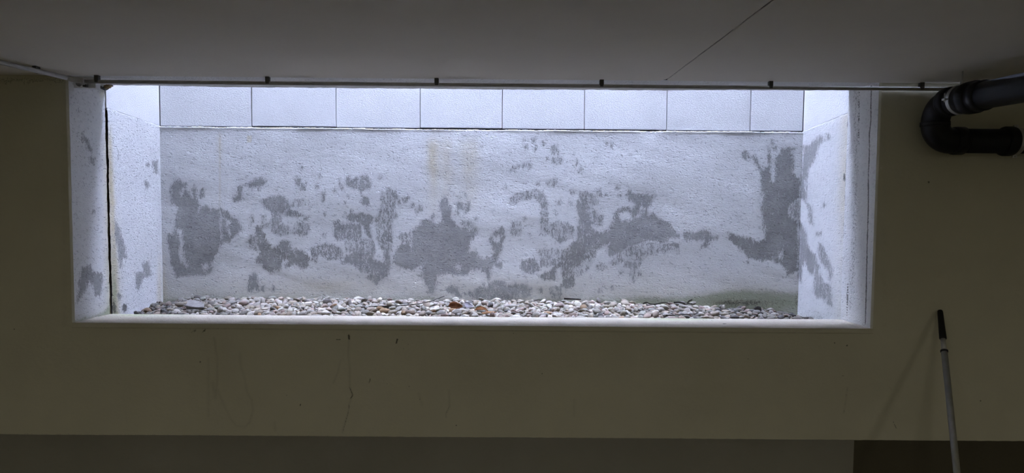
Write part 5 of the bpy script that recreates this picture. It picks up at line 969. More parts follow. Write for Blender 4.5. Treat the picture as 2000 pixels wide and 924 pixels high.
750,720,109,-1,0,-84,46,41,26,30,-1411,683,116,-161,3,12,43,36,18,7,-1799,811,129,165,-28,-34,27,22,14,0,-1549,427,90,-12,-11,8,24,21,13,50,
-1537,874,132,5,-13,-169,44,30,20,19,707,649,100,0,11,-126,23,20,13,28,112,872,124,-21,3,-153,26,18,12,13,-1923,481,97,71,-61,9,23,20,13,63,
-1571,643,114,23,2,63,37,27,21,32,487,366,83,6,13,-53,36,32,15,9,-1293,801,122,-12,-10,28,36,30,16,26,-1389,723,116,-12,-3,73,34,24,13,19,
-1015,613,105,-17,9,-127,24,21,10,21,875,477,88,-8,3,-4,29,25,15,38,928,354,80,-9,-11,-160,36,23,15,47,-1334,531,101,14,-2,-69,28,25,16,8,
-1001,549,102,47,-1,0,25,17,13,25,651,738,107,10,13,28,26,21,13,42,-1237,561,102,-21,5,-119,26,18,14,3,1076,687,93,21,3,-42,30,19,15,12,
-1124,407,97,41,14,75,49,37,19,13,1111,451,90,143,-33,-119,38,27,21,30,-160,440,92,62,6,-68,23,16,11,1,-707,848,123,-21,-10,161,21,18,10,10,
40,610,108,-14,8,45,31,27,15,3,68,763,118,22,-9,82,25,16,15,4,1224,861,97,127,-11,-100,45,33,23,29,-1065,738,116,2,4,77,30,23,13,6,
-186,768,129,-51,-7,-61,51,40,20,39,-187,369,84,-173,1,164,29,25,14,1,-970,637,109,57,-5,31,26,17,12,26,-1432,365,86,35,-10,-110,32,24,14,3,
-45,586,108,30,4,-22,37,25,21,20,-996,464,95,-69,17,-150,25,16,12,13,-400,738,116,73,5,-35,22,15,12,6,-1381,398,92,14,6,175,45,33,26,32,
-128,388,85,12,8,-125,28,18,12,1,636,792,111,12,-6,-156,31,24,15,19,-1760,577,106,19,4,-32,30,25,14,52,951,637,98,162,-29,39,37,24,15,38,
-1195,463,100,-13,18,92,42,38,20,23,-462,443,90,21,2,28,27,18,11,8,-1849,435,91,-22,-12,141,27,20,12,26,576,600,98,16,-1,-92,19,13,9,19,
-1394,770,136,-176,-3,110,37,26,14,4,218,776,115,12,5,-98,27,23,11,21,1178,503,91,-46,2,-60,47,38,23,42,179,658,109,9,-9,152,39,28,15,19,
24,470,92,23,4,-34,18,13,9,44,692,816,109,159,-2,159,28,19,12,13,-1388,493,96,13,2,-10,24,19,12,62,402,877,118,6,-8,-13,28,23,10,15,
-930,505,98,19,12,-109,27,19,15,26,-1827,516,97,-13,-12,156,21,13,7,3,-1883,572,108,21,3,-38,45,33,20,20,-1758,444,91,-17,9,-128,22,19,9,45,
1704,741,64,10,-22,-102,52,35,20,46,-213,613,105,-42,-5,127,23,15,9,23,-1422,447,93,4,-12,161,29,23,16,33,260,819,124,44,1,-30,45,30,25,3,
479,753,110,13,-7,121,25,18,11,4,713,735,105,32,-18,120,29,18,12,21,-499,573,127,31,-21,162,26,23,13,38,-271,464,92,-1,-8,-142,22,19,9,7,
-1477,597,103,13,2,-54,20,15,7,24,-1219,611,108,-68,0,-172,28,18,14,25,-103,769,119,35,-1,101,25,16,14,20,-871,849,127,-20,9,-127,37,29,18,5,
-274,617,107,-13,7,-168,34,26,13,0,-1952,442,84,-171,29,-159,34,23,15,41,-870,450,92,-27,-12,87,25,19,13,18,-1283,374,89,-36,-9,152,39,28,20,27,
129,492,97,-163,4,-150,32,24,17,14,-626,444,94,2,-16,35,41,30,19,55,-751,364,82,10,-12,89,26,23,12,8,341,392,86,15,9,-103,31,22,16,1,
-550,604,107,-27,-6,146,33,24,17,34,-844,402,88,-5,5,-19,31,25,14,3,1308,817,85,22,-8,157,25,20,10,20,1403,741,83,177,15,-58,39,31,19,53,
43,447,92,-171,-3,123,37,26,14,38,-974,442,89,0,-5,-132,18,15,9,18,488,429,86,14,-8,-61,22,14,10,27,567,373,83,-11,-10,117,22,14,13,4,
-529,383,84,51,0,6,20,12,9,13,-1174,506,100,5,10,38,40,28,19,8,196,788,119,13,0,135,36,27,17,17,-923,621,104,-5,-12,47,20,15,7,11,
723,668,102,12,-6,-159,29,21,14,13,-942,644,119,-83,50,-179,37,27,16,22,-305,674,112,3,-8,-94,33,27,15,31,-205,578,103,26,6,2,22,14,12,8,
-62,480,98,-7,-8,154,34,23,20,1,1314,412,83,55,0,-11,38,25,22,10,-1180,842,124,13,-17,114,30,19,15,27,-131,438,89,23,6,-66,19,12,9,21,
-1541,503,100,-176,22,26,28,19,11,6,-858,500,95,19,3,25,26,20,11,32,276,670,108,52,-2,21,25,16,14,17,-1684,769,125,16,-13,47,39,25,19,10,
-1605,537,105,-72,3,-174,32,20,17,51,3,537,109,21,-8,41,32,23,15,44,410,337,84,29,-81,136,29,26,11,26,-1385,540,102,158,3,-32,34,26,16,3,
766,695,105,79,-7,43,33,25,13,12,1669,782,65,167,-5,134,39,30,20,21,643,590,97,19,-1,86,23,20,8,22,-1822,437,94,2,6,-20,39,31,16,39,
1736,796,54,-12,9,-60,31,27,15,17,-1657,428,97,18,-10,-109,56,36,21,10,752,753,103,162,-2,-140,25,19,10,3,-2010,595,93,-13,-3,-89,39,32,19,46,
-923,682,111,2,-18,126,21,14,11,15,-1243,711,114,20,8,-30,28,22,14,16,1639,566,68,131,-31,63,34,26,19,33,-31,757,118,-6,-1,61,34,26,13,10,
-539,523,99,4,-11,-157,31,25,14,3,-1436,468,95,10,0,-121,32,27,15,20,-1097,395,91,-29,0,29,38,32,19,21,-1032,581,106,-8,1,29,34,24,18,6,
-1411,737,121,-5,-11,-76,37,25,21,23,-308,582,105,16,2,44,35,31,15,0,-1349,559,107,35,6,-2,46,30,22,9,-1772,667,115,-22,0,-138,34,27,14,34,
-1997,724,107,156,12,166,37,23,13,43,-331,679,111,13,-9,67,25,22,10,29,1067,354,85,-27,-16,-28,42,33,18,14,-573,394,89,2,-19,109,38,28,19,23,
-989,659,117,18,-12,38,56,47,27,8,-1057,680,115,53,0,2,28,25,14,17,-1306,435,93,-29,-2,-170,35,26,17,18,-194,344,87,29,8,151,47,39,18,19,
-1203,743,115,-18,8,-124,25,19,10,29,161,354,92,13,61,-130,38,30,17,54,-467,767,118,-10,6,-100,25,23,12,15,1412,610,77,16,4,75,27,23,12,48,
-1656,654,114,11,4,155,33,28,17,2,-373,600,110,-14,-33,75,35,24,18,3,817,864,110,13,-6,-172,35,26,18,12,-1157,673,113,-5,17,-105,36,28,16,13,
352,346,89,-114,-25,131,43,34,23,22,-323,809,123,-7,-11,-117,30,24,16,39,-919,784,118,10,-8,74,28,21,10,24,-1410,632,110,48,-1,16,28,18,15,33,
-1761,756,121,163,-5,146,31,19,12,34,-1823,377,84,20,-1,-44,23,19,11,51,582,582,106,-33,-37,-146,42,34,15,29,-1164,485,104,-60,-30,-129,41,32,15,6,
153,733,117,9,-6,101,46,30,19,23,-1612,815,128,86,-18,-176,28,21,14,8,-541,716,120,-59,3,-75,43,27,22,17,108,371,87,-40,5,64,36,24,18,10,
731,364,85,-52,2,11,32,23,17,43,-1090,586,103,-4,3,-13,26,18,10,12,1217,426,83,16,1,10,46,32,17,21,-1614,412,90,-25,-21,101,31,21,12,6,
-2071,608,81,-72,28,-143,40,31,22,55,601,706,110,-38,-29,-157,35,24,13,32,-1606,700,115,14,8,-66,27,23,13,33,-916,527,99,-23,2,-105,30,19,13,10,
-801,764,116,-8,-2,46,23,18,8,11,-1281,764,117,22,3,-27,22,17,11,36,-705,736,119,-1,11,1,42,30,18,37,-771,862,132,-153,2,-93,48,38,25,6,
756,422,86,-10,-10,156,32,23,14,23,-97,545,100,-9,2,93,27,22,12,0,594,679,109,37,5,-44,40,28,19,25,-198,423,91,15,-1,95,40,28,16,26,
-1822,566,107,13,-19,120,32,21,18,51,-228,335,91,106,58,-172,42,36,19,13,-1294,777,117,6,6,-171,20,14,10,14,160,523,104,-83,-10,-29,32,27,15,23,
-102,841,125,-9,11,-52,33,22,16,8,960,723,110,75,38,-33,46,37,24,49,599,413,86,16,11,-90,25,21,13,10,693,834,110,156,-4,139,25,17,12,11,
-1738,396,94,15,-22,-133,42,30,20,22,480,477,91,17,-1,162,28,20,11,7,-919,643,108,10,-9,84,30,23,12,32,-1231,777,119,15,4,-170,25,16,13,17,
-1496,563,107,40,-26,98,33,25,18,10,170,833,119,17,-3,105,22,16,9,13,511,490,95,24,-3,-117,38,31,14,39,-934,625,116,-102,-35,36,37,25,21,17,
620,371,81,-17,-2,-88,26,17,10,18,-888,794,126,27,-3,179,44,32,23,3,709,839,110,20,-4,124,21,15,12,20,875,710,101,-24,4,-150,34,29,15,14,
548,760,115,113,-4,131,38,24,20,7,92,651,112,150,17,6,39,25,16,16,-818,454,90,2,-8,176,20,16,8,17,1599,566,66,40,-6,-148,28,23,12,34,
-972,337,81,76,19,-88,25,18,14,19,-1326,623,107,20,2,-14,26,19,12,4,-516,615,107,52,-1,9,25,17,13,13,-912,742,124,-30,9,-125,49,35,27,6,
-236,737,117,8,-18,30,27,25,16,23,-1222,731,117,18,-8,-15,33,28,16,24,1422,602,88,7,6,127,31,23,13,17,-718,520,100,-17,6,-78,34,22,17,11,
-819,389,85,-14,-12,65,18,13,10,13,-76,581,104,9,-6,57,32,22,13,30,445,840,120,177,7,-123,36,31,20,8,-1693,379,86,-3,-15,124,30,24,14,17,
-479,423,91,-27,-14,58,30,25,16,18,-97,665,108,5,-9,-168,21,17,8,11,298,761,114,18,-8,119,26,17,14,4,-1949,524,96,-55,-10,73,30,25,17,29,
157,873,123,6,2,86,26,22,12,46,-550,682,113,154,-7,-146,38,26,16,41,676,768,107,-17,-1,-64,25,22,11,18,1177,375,80,-5,9,-66,30,24,15,43,
-315,698,111,16,2,-99,18,12,8,12,-893,432,92,42,9,-51,28,20,15,13,-529,504,96,-28,-5,163,23,17,12,10,-737,563,103,-14,-5,120,37,28,15,43,
-940,415,89,22,5,-44,26,23,14,36,860,370,81,19,-3,96,30,19,13,37,-1194,363,88,148,11,29,34,30,15,38,-217,387,86,124,-12,70,21,15,12,15,
-395,488,97,18,10,-71,37,27,17,8,407,626,102,-1,5,164,26,18,10,9,-1475,553,100,11,-13,139,20,13,9,3,-1250,643,111,-10,-3,-164,38,30,16,4,
642,518,94,-1,12,-94,30,19,13,6,-494,551,103,-6,10,-108,32,26,17,15,-910,495,98,25,9,-31,30,21,17,0,1671,513,66,112,57,-41,31,26,15,17,
-911,596,107,-7,-18,109,36,28,17,19,1059,336,77,-3,2,-3,31,24,12,36,1019,586,93,160,45,-65,29,23,12,13,-1440,562,102,-15,2,-169,28,19,11,14,
1363,507,78,6,15,85,23,18,13,8,1006,740,106,66,-80,159,40,28,23,10,-1628,403,91,145,45,-60,24,18,10,3,214,703,111,-12,5,-125,30,21,13,36,
-670,545,100,-2,11,-132,29,23,12,14,1111,620,92,-39,-4,-171,35,27,15,39,-210,753,123,7,17,-26,45,37,25,40,498,529,100,36,13,-67,41,26,22,10,
533,702,110,68,-41,-72,23,19,12,3,-433,372,84,-143,-2,35,26,20,10,36,-51,560,100,-33,11,-89,18,13,9,29,-2045,718,96,-151,1,-52,32,27,18,22,
940,554,89,-6,-12,-85,23,15,12,23,-1068,576,102,-4,18,-148,18,14,10,8,-1002,529,102,-19,5,166,39,32,17,33,-410,369,83,20,-3,26,31,23,12,36,
-607,374,87,166,21,-92,37,24,20,13,1001,350,90,-102,53,-1,37,32,21,14,-466,852,122,-3,8,-99,21,14,8,7,1384,533,80,-49,1,-58,30,26,13,33,
-1602,463,94,174,21,-102,27,19,12,10,293,823,122,-3,19,-35,34,30,18,19,-1780,384,86,38,2,13,21,17,12,44,-1140,507,98,-22,6,-165,33,23,14,5,
110,502,107,53,23,98,36,25,13,6,580,765,112,9,-14,27,38,24,18,31,-1737,675,115,28,1,-55,26,23,13,16,-1124,741,115,9,-3,-66,28,22,11,33,
-1324,868,131,-24,9,-56,47,41,19,2,1205,487,93,4,15,-143,24,21,9,35,659,789,118,-122,36,-123,34,30,13,12,1062,606,92,-153,-5,-45,30,25,16,13,
784,868,111,6,-12,-17,33,29,18,31,-285,783,120,-29,16,-112,24,16,13,24,-488,441,93,69,-1,18,28,18,14,25,1706,715,57,16,11,27,33,23,15,18,
519,714,106,-5,15,-100,23,17,9,13,1031,485,97,-54,6,-110,55,39,27,38,-14,483,95,-173,7,-41,31,26,12,32,-904,554,106,0,16,160,47,31,19,41,
-1793,477,103,-35,-60,109,34,25,16,26,-1987,768,112,-24,5,157,21,14,9,37,355,707,107,-11,4,-148,19,16,8,30,779,557,98,4,-32,124,37,30,19,39,
-13,402,87,-7,-10,118,33,23,13,0,-1817,351,82,10,20,-69,27,21,12,42,-256,472,112,125,-15,12,56,36,22,4,620,648,102,-17,8,-64,30,19,12,13,
-235,527,96,4,13,-73,18,11,7,22,89,514,99,-1,-16,51,34,26,16,15,30,709,119,-162,34,-17,38,29,17,16,-1373,586,104,170,-19,155,29,24,12,9,
-981,614,106,-2,-14,76,25,22,12,18,-143,557,107,24,-14,90,54,48,20,35,-37,399,91,158,-11,64,35,30,17,4,1153,567,89,-19,3,105,35,27,19,29,
-1239,838,123,-11,-2,103,29,23,13,30,847,465,89,11,-20,62,30,20,16,7,165,449,89,7,-8,144,18,15,8,8,791,459,88,-23,-13,131,28,20,15,34,
1448,781,86,-8,2,111,49,42,28,28,-144,706,114,-15,1,161,27,21,13,6,676,836,110,21,3,94,18,14,10,24,115,721,113,-9,0,135,25,17,13,25,
-853,480,97,-29,2,-133,36,27,16,18,-290,455,92,-6,-7,-57,25,19,11,19,-758,642,111,32,8,-108,31,22,18,12,-1157,710,113,-12,-17,153,26,17,12,15,
402,505,97,13,9,-119,43,31,18,0,1355,780,87,4,-9,74,46,31,21,33,1251,761,97,95,-20,15,50,34,27,34,-76,533,101,17,-13,-15,29,25,15,11,
1050,337,89,-15,-1,149,28,23,11,29,-1679,678,116,16,-15,155,36,23,14,30,-1642,825,125,21,6,2,25,19,12,10,-992,447,104,72,40,39,47,33,18,6,
-1000,809,123,-8,-13,164,35,23,16,23,-1120,854,124,16,2,45,30,23,12,32,-903,621,109,-45,2,13,26,19,13,9,1162,652,91,26,5,106,40,25,18,34,
792,581,100,-123,-25,-162,32,27,13,36,-372,673,109,19,1,4,18,15,8,29,-1185,709,117,7,13,34,37,23,19,22,48,380,85,22,6,-9,34,24,14,16,
-876,534,99,18,6,-8,29,24,12,2,-1115,448,103,-31,-11,-177,36,26,15,27,-1179,674,124,-9,-24,158,28,24,15,7,-1435,661,112,165,-2,178,34,24,15,8,
766,395,83,-162,0,-76,29,19,11,41,383,817,119,10,-7,-114,34,23,17,18,-1837,359,84,178,-16,54,33,23,15,19,-322,503,100,38,49,39,24,17,10,20,
1454,599,92,6,17,-52,37,30,19,45,-686,765,125,14,-5,-40,53,44,23,6,-1851,545,105,-19,10,-165,38,26,18,40,416,790,120,26,13,-54,40,36,23,26,
-428,509,101,-32,13,-172,38,27,16,11,1175,793,103,93,13,140,34,26,16,28,-1462,462,93,-2,-13,-175,24,19,12,23,462,547,96,2,5,-4,29,22,11,17,
-1323,467,98,-137,12,-118,32,27,12,2,-1643,542,105,57,10,79,25,21,12,3,-1718,374,84,-160,-8,44,27,23,10,36,1135,467,88,-127,-4,65,37,24,18,21,
1396,599,95,-172,18,-90,46,34,22,22,84,466,93,4,-5,-71,37,32,13,15,-526,466,94,19,-9,23,24,18,14,32,-765,382,96,-8,-23,-128,42,36,16,9,
-1168,853,124,10,-14,108,21,15,11,2,1024,371,90,37,-19,166,52,44,23,45,241,759,117,-10,11,124,35,26,16,14,-1941,427,83,17,7,144,18,11,10,39,
-1026,867,128,167,-5,-20,41,33,17,9,799,834,111,174,19,-148,37,27,21,26,-313,337,87,-62,5,-172,41,34,16,27,1207,667,98,-103,57,-127,39,33,22,23,
-1262,666,110,-1,8,132,30,27,12,8,630,397,84,14,8,-98,24,19,13,1,-196,592,105,16,-10,-29,31,20,14,19,1163,702,94,-145,9,99,39,26,19,38,
-951,560,102,-7,-1,38,25,20,12,15,474,777,114,25,5,36,30,21,17,16,-1039,678,109,-5,8,-96,21,15,8,1,-376,734,123,33,5,62,56,37,27,10,
-1690,477,96,-5,-6,82,30,26,13,20,-302,535,100,-12,-7,122,30,22,14,14,-1160,826,122,13,1,-46,26,17,12,23,-1662,356,84,-16,3,147,36,30,17,16,
-646,657,123,109,23,129,34,27,18,33,-862,639,110,-158,-22,165,29,23,11,10,943,412,85,-10,-14,-162,34,30,17,19,-1545,631,111,-2,0,43,37,33,15,20,
-950,395,86,12,6,-81,28,23,10,13,-1435,523,97,-5,-9,116,21,18,8,8,914,615,96,178,-29,-12,31,22,17,17,-1737,830,127,-29,-7,115,29,18,13,2,
-1196,560,108,180,32,-170,38,28,17,27,667,748,114,23,-12,-145,25,20,14,12,-677,564,101,-33,3,80,21,14,11,21,622,591,97,10,-1,-2,24,17,9,14,
930,691,96,-2,-13,75,35,22,14,31,-790,718,116,-3,10,-155,29,24,15,57,-767,340,88,13,0,24,45,30,21,34,-159,343,82,5,-22,121,37,28,16,19,
565,603,108,-131,26,-155,41,31,21,4,-289,825,122,-14,-6,154,29,22,10,13,-391,807,122,-6,0,29,35,25,14,22,-1210,631,108,-3,0,-66,30,23,14,31,
-270,577,101,6,11,-57,22,16,8,33,-1270,334,80,18,8,176,28,21,16,26,-29,850,123,-3,-18,82,21,18,11,15,600,837,123,149,23,72,48,42,19,16,
-146,794,122,2,-2,133,41,30,16,1,-694,551,103,-16,-7,-48,30,26,17,2,-1814,710,122,-18,6,-109,44,31,23,35,-1052,662,109,9,1,178,28,22,11,12,
-1537,521,100,-11,8,-16,28,20,13,13,1285,540,89,-2,4,81,56,48,27,15,-1052,640,112,15,3,-179,39,25,21,25,976,751,106,-145,13,-18,44,37,17,2,
-303,628,117,64,2,-68,52,39,27,35,-64,412,89,-15,1,170,33,23,14,20,824,840,109,-145,-21,-54,29,26,13,13,-870,565,107,169,5,110,51,41,20,22,
-823,660,111,6,-7,-49,40,31,15,39,-1512,766,127,-30,-19,-116,50,32,24,0,-800,837,130,-39,7,131,44,30,23,9,-681,512,112,165,-35,15,34,27,13,2,
-648,597,107,-172,6,13,39,26,17,35,242,475,92,-47,3,-137,20,13,9,5,-786,577,109,6,-16,-62,34,30,19,6,-1124,715,113,1,-14,126,28,22,11,31,
-873,385,85,18,10,-55,32,22,13,0,-664,679,115,-14,7,-155,37,26,19,41,-422,592,109,9,17,-62,40,30,21,2,1417,416,81,-166,-22,-99,48,32,19,35,
-1215,587,110,8,12,6,47,40,23,4,-185,530,100,-11,6,-10,33,25,14,5,252,797,115,-19,4,-151,24,17,9,6,-43,490,95,-5,12,159,21,16,11,8,
-201,660,114,-96,-15,137,33,21,12,9,-1828,617,114,39,-13,34,40,30,20,35,-378,464,99,78,50,-134,27,23,14,22,-1053,495,101,-28,27,-15,36,32,16,15,
6,354,85,33,-8,-76,31,25,16,1,-1683,425,90,165,-1,40,23,18,11,35,592,376,91,-72,-15,165,44,33,21,12,-235,604,109,-18,-3,-154,37,30,18,13,
-457,633,107,4,-12,-11,25,22,12,15,-981,400,89,6,0,160,46,33,17,1,-1157,463,94,-18,-7,-33,25,18,14,2,-84,721,115,0,7,-16,31,24,13,3,
-1781,486,97,-14,-2,128,26,16,11,36,410,479,91,0,-2,-168,26,23,11,14,-1164,412,91,-74,28,142,21,18,11,8,-1022,647,108,0,2,14,28,20,11,9,
1013,538,90,-18,-8,-11,31,25,17,34,667,376,82,-6,-6,-72,26,22,11,11,-861,738,113,-2,-6,85,18,15,7,4,-733,473,95,-2,-4,25,33,28,14,14,
-1412,708,115,12,-23,41,26,22,14,7,1302,439,81,4,7,90,34,24,15,8,519,577,97,-22,-5,155,21,17,9,18,-136,493,94,15,5,-60,22,20,9,4,
603,490,106,-176,-32,-146,31,22,11,23,-1276,741,118,-16,7,177,42,34,16,24,-288,869,126,1,-6,-141,23,21,13,9,40,509,97,-22,-15,118,24,18,13,2,
967,373,81,11,-4,-168,31,26,13,51,-419,528,98,-15,0,115,28,24,11,13,-1095,488,112,-150,-46,-76,31,20,13,22,-945,719,124,-177,59,-90,36,32,13,23,
-1485,672,117,30,2,-39,38,32,21,0,583,407,90,105,-28,129,34,23,13,10,-758,466,96,-33,6,139,31,24,16,51,-992,619,120,40,20,-145,42,34,19,60,
-620,400,96,13,-30,15,30,27,14,5,-442,818,121,-163,0,64,23,16,12,15,-348,785,119,-172,7,109,28,24,12,9,-163,524,96,172,4,25,19,12,8,3,
195,738,114,12,-3,153,28,24,14,21,-42,821,124,-151,-2,-133,29,22,15,14,614,506,99,130,-32,104,25,17,12,7,-1227,710,124,22,-2,-86,27,19,11,49,
-413,775,120,20,4,-2,35,24,14,2,-1220,351,84,-19,9,-88,36,24,19,51,-1056,555,106,20,6,-100,42,30,23,20,-1879,730,120,19,5,-109,32,20,16,13,
45,526,106,40,-22,-171,38,34,19,30,1522,483,73,154,10,-66,41,37,17,47,-507,475,101,156,68,-69,28,22,13,8,-400,464,93,12,6,176,22,18,12,10,
-994,430,88,-1,-16,42,19,16,8,19,863,499,94,-4,-42,128,29,18,16,12,-1513,431,91,-66,-2,152,20,14,11,13,-1145,563,105,-12,7,-86,39,27,19,30,
1362,824,86,-3,-15,149,44,37,19,39,1773,758,50,11,7,129,44,28,20,32,275,694,110,-1,9,-50,25,23,14,33,545,361,83,14,-16,49,35,30,15,19,
289,852,119,-12,1,176,21,18,10,20,699,864,114,-165,5,-27,37,32,14,5,-1024,393,89,-65,3,-139,30,22,15,15,1180,630,89,2,14,25,37,26,17,32,
-1079,631,107,12,7,-84,29,22,11,49,205,816,120,-19,4,-118,31,22,15,51,-51,716,114,-1,9,-175,23,15,11,28,-528,428,88,7,14,-45,19,12,10,22,
653,621,112,70,3,151,54,39,20,15,387,413,99,40,21,-113,23,20,13,24,1478,579,87,40,2,81,44,28,21,35,-374,625,115,57,-70,101,31,20,15,12,
-555,646,116,51,-6,92,48,30,27,29,287,737,113,-125,-10,38,24,19,10,22,882,500,87,-13,3,-121,21,17,11,7,13,553,100,11,-9,68,29,23,11,16,
1589,546,76,180,1,86,37,23,14,33,102,392,89,156,-16,-15,30,24,14,34,-1495,413,90,-15,-11,170,32,27,15,43,-705,521,112,0,9,-47,28,20,14,4,
388,751,124,-3,-1,-79,37,33,15,22,-27,383,84,-18,7,-127,22,14,12,23,-946,758,133,170,-3,-2,40,34,17,33,174,755,115,-3,-4,-93,35,26,13,18,
1307,338,85,-166,45,124,36,26,17,35,-425,490,95,22,-6,21,22,15,11,44,299,721,114,16,-10,67,34,30,17,5,79,405,88,3,-8,-101,30,21,15,7,
498,630,105,-19,-28,24,30,26,16,8,943,851,104,-19,0,-54,40,31,18,18,-261,348,91,4,21,106,49,33,22,27,-689,384,89,-7,0,-89,37,32,19,36,
-540,484,95,10,3,-159,30,22,12,21,802,503,104,138,24,50,56,39,21,38,-2061,789,103,166,27,169,41,30,17,39,-1149,524,115,-58,-6,30,47,40,20,0,
62,394,89,75,-7,-31,25,21,13,9,383,619,106,4,6,105,44,35,18,2,-151,642,108,-19,4,-146,25,18,11,3,-720,664,113,-18,9,-92,41,32,16,4,
-624,519,115,6,14,48,36,25,18,5,-1056,778,125,-75,-68,-55,26,16,14,6,-597,593,112,25,4,-72,54,44,25,23,-694,801,120,23,9,-36,23,15,12,8,
55,742,117,3,-14,65,26,22,15,57,213,877,122,9,4,-179,30,24,11,18,111,561,100,-12,-1,157,27,21,11,28,-121,699,114,43,0,33,28,18,13,37,
-1710,648,127,26,12,80,43,29,23,38,942,440,86,12,-5,100,31,21,16,23,672,732,106,6,7,71,28,25,14,1,-1128,516,112,-18,-51,-80,28,22,13,42,
121,634,107,17,5,-50,26,23,12,53,887,553,91,3,-3,178,34,23,13,38,-28,645,113,-37,26,119,22,17,8,31,-571,548,106,-148,-24,-67,33,25,19,0,
-1601,355,81,27,11,-36,23,14,12,2,-1767,400,89,-8,3,-18,38,26,15,35,-541,812,122,13,1,-87,34,24,13,4,-1829,480,95,-18,10,-111,21,15,9,53,
-1000,602,104,-11,6,-109,26,19,10,6,-797,745,120,-24,8,-118,33,26,19,7,-611,834,121,-12,8,-167,24,18,10,8,-363,640,111,-52,-2,5,30,20,14,1,
1159,360,80,62,-3,174,29,18,15,10,622,676,109,-8,-26,-60,28,19,12,11,581,812,116,40,8,121,33,25,18,30,-529,455,110,-14,11,-166,56,42,26,23,
-217,593,108,-133,-45,89,26,20,12,16,-427,340,80,168,-16,37,32,26,14,9,-1174,623,105,-21,3,-156,18,12,9,19,-896,517,101,23,-2,95,38,29,18,36,
-1225,846,133,147,48,-38,39,32,15,21,-346,533,105,-133,26,136,27,23,13,54,-1911,696,117,13,-10,8,49,38,19,32,395,417,88,4,14,-85,28,23,14,25,
-91,856,125,47,-2,-27,27,18,14,27,-1559,677,115,-1,11,-141,33,21,15,28,1353,518,91,30,-48,-135,36,26,18,13,1166,542,100,-2,18,-92,44,29,23,30,
-1724,529,100,7,-14,43,26,21,10,23,648,380,81,6,0,89,21,19,8,9,-391,514,96,172,12,-107,21,19,8,2,-1856,725,120,19,-13,-43,30,23,17,43,
483,560,101,3,6,100,36,28,20,28,-1227,428,101,-108,57,-118,43,30,21,31,294,484,93,21,8,-62,22,14,12,17,624,486,91,18,8,-37,30,22,12,2,
-162,857,126,15,0,171,28,22,16,12,266,565,109,133,37,109,40,29,22,21,528,417,93,51,-25,95,36,29,19,6,323,531,98,-38,27,-105,27,20,10,7,
1433,878,92,77,13,-178,47,38,18,40,185,769,122,-10,8,-49,28,19,11,17,325,335,84,69,-5,178,42,29,21,18,1277,591,90,64,-18,85,42,28,24,19,
164,623,106,-11,14,-119,28,24,13,37,960,502,90,-101,-16,-26,26,20,13,38,-741,339,78,7,-1,-69,27,24,11,31,1656,694,67,-168,-6,-97,45,38,18,32,
21,491,100,21,3,133,41,37,20,9,134,669,110,18,10,-123,28,20,16,34,-1979,855,126,-6,-17,60,37,33,17,11,655,532,93,4,11,-49,23,17,10,20,
1183,653,93,-167,45,65,33,28,15,13,1264,624,102,10,4,166,48,37,25,22,-552,543,99,4,-7,-90,29,26,11,15,-2079,818,105,139,-5,-55,40,30,19,49,
1433,553,77,9,-13,-175,29,24,16,26,619,339,81,4,6,-14,43,28,16,28,492,659,105,32,2,154,29,19,13,37,-1620,613,113,1,7,-8,49,34,23,30,
-18,340,81,14,-13,9,39,25,17,15,363,641,112,4,-29,-55,39,34,20,17,932,465,87,21,5,53,31,23,16,10,832,474,95,-55,-18,73,40,30,15,19,
752,467,89,29,1,46,30,23,13,4,-735,409,102,-21,16,84,40,35,18,5,1615,789,68,8,10,-33,26,23,13,46,-927,476,97,16,-13,90,36,23,17,16,
7,699,118,31,49,-100,27,20,15,19,-1623,788,123,-8,7,-80,27,24,14,20,-1447,377,84,161,15,-143,23,19,12,5,-1661,380,88,161,43,-130,25,16,9,31,
-1523,700,114,-3,-11,77,21,18,12,16,-1875,667,119,177,-21,39,56,42,24,17,-1192,763,117,7,5,98,28,19,11,2,-82,558,100,9,-5,172,18,15,9,4,
-836,460,94,-13,-14,73,28,25,14,22,854,595,95,-101,-1,55,22,17,9,47,-1662,559,103,-13,10,-138,27,21,11,0,-1240,464,98,-164,-26,135,35,30,15,25,
-635,338,81,2,-12,165,35,26,15,18,-1232,873,131,-133,-3,165,34,25,19,11,375,695,115,17,-16,-14,39,33,22,5,-239,763,118,12,2,31,35,23,13,30,
-1795,399,88,161,-4,140,25,20,13,15,-1614,489,101,27,-18,115,36,30,15,16,1,734,120,58,5,-59,31,25,17,17,-1991,639,100,-161,-15,47,38,24,17,52,
-865,519,102,-32,24,-128,34,27,12,5,-506,634,111,-7,18,31,34,26,14,38,-801,870,128,0,-19,60,33,26,18,55,1461,849,80,22,-5,-140,34,26,13,40,
-1041,371,87,152,-10,12,39,26,19,9,1428,655,95,107,-20,-35,56,43,32,42,1507,583,78,110,-14,160,35,30,19,35,1004,846,117,42,-9,144,45,31,22,52,
-502,337,95,-135,-5,-3,44,32,17,21,-1598,383,85,-15,-2,52,20,17,10,6,720,622,100,-3,-14,100,44,31,16,23,-328,596,110,43,30,166,29,22,15,0,
794,391,94,1,-4,46,28,21,12,17,-164,695,113,106,-3,-18,22,14,10,2,-776,699,114,8,-12,-175,32,23,15,19,1373,804,93,-39,14,-118,23,20,12,44,
-931,438,91,-13,0,-110,30,23,12,5,288,416,85,1,-6,-53,22,18,8,7,-486,699,116,3,-11,85,34,28,19,8,-543,417,91,15,-16,-83,36,23,14,9,
94,549,108,-79,-14,90,45,30,17,2,-655,433,96,-20,-41,24,30,24,18,20,-460,514,100,-1,9,47,36,23,16,13,-1134,745,125,0,-15,-26,32,29,14,6,
1400,543,75,17,9,-21,22,16,11,8,-641,390,97,179,-18,72,32,29,18,1,-1408,652,110,-19,-10,131,28,24,13,10,-207,795,122,-20,3,-163,27,24,16,3,
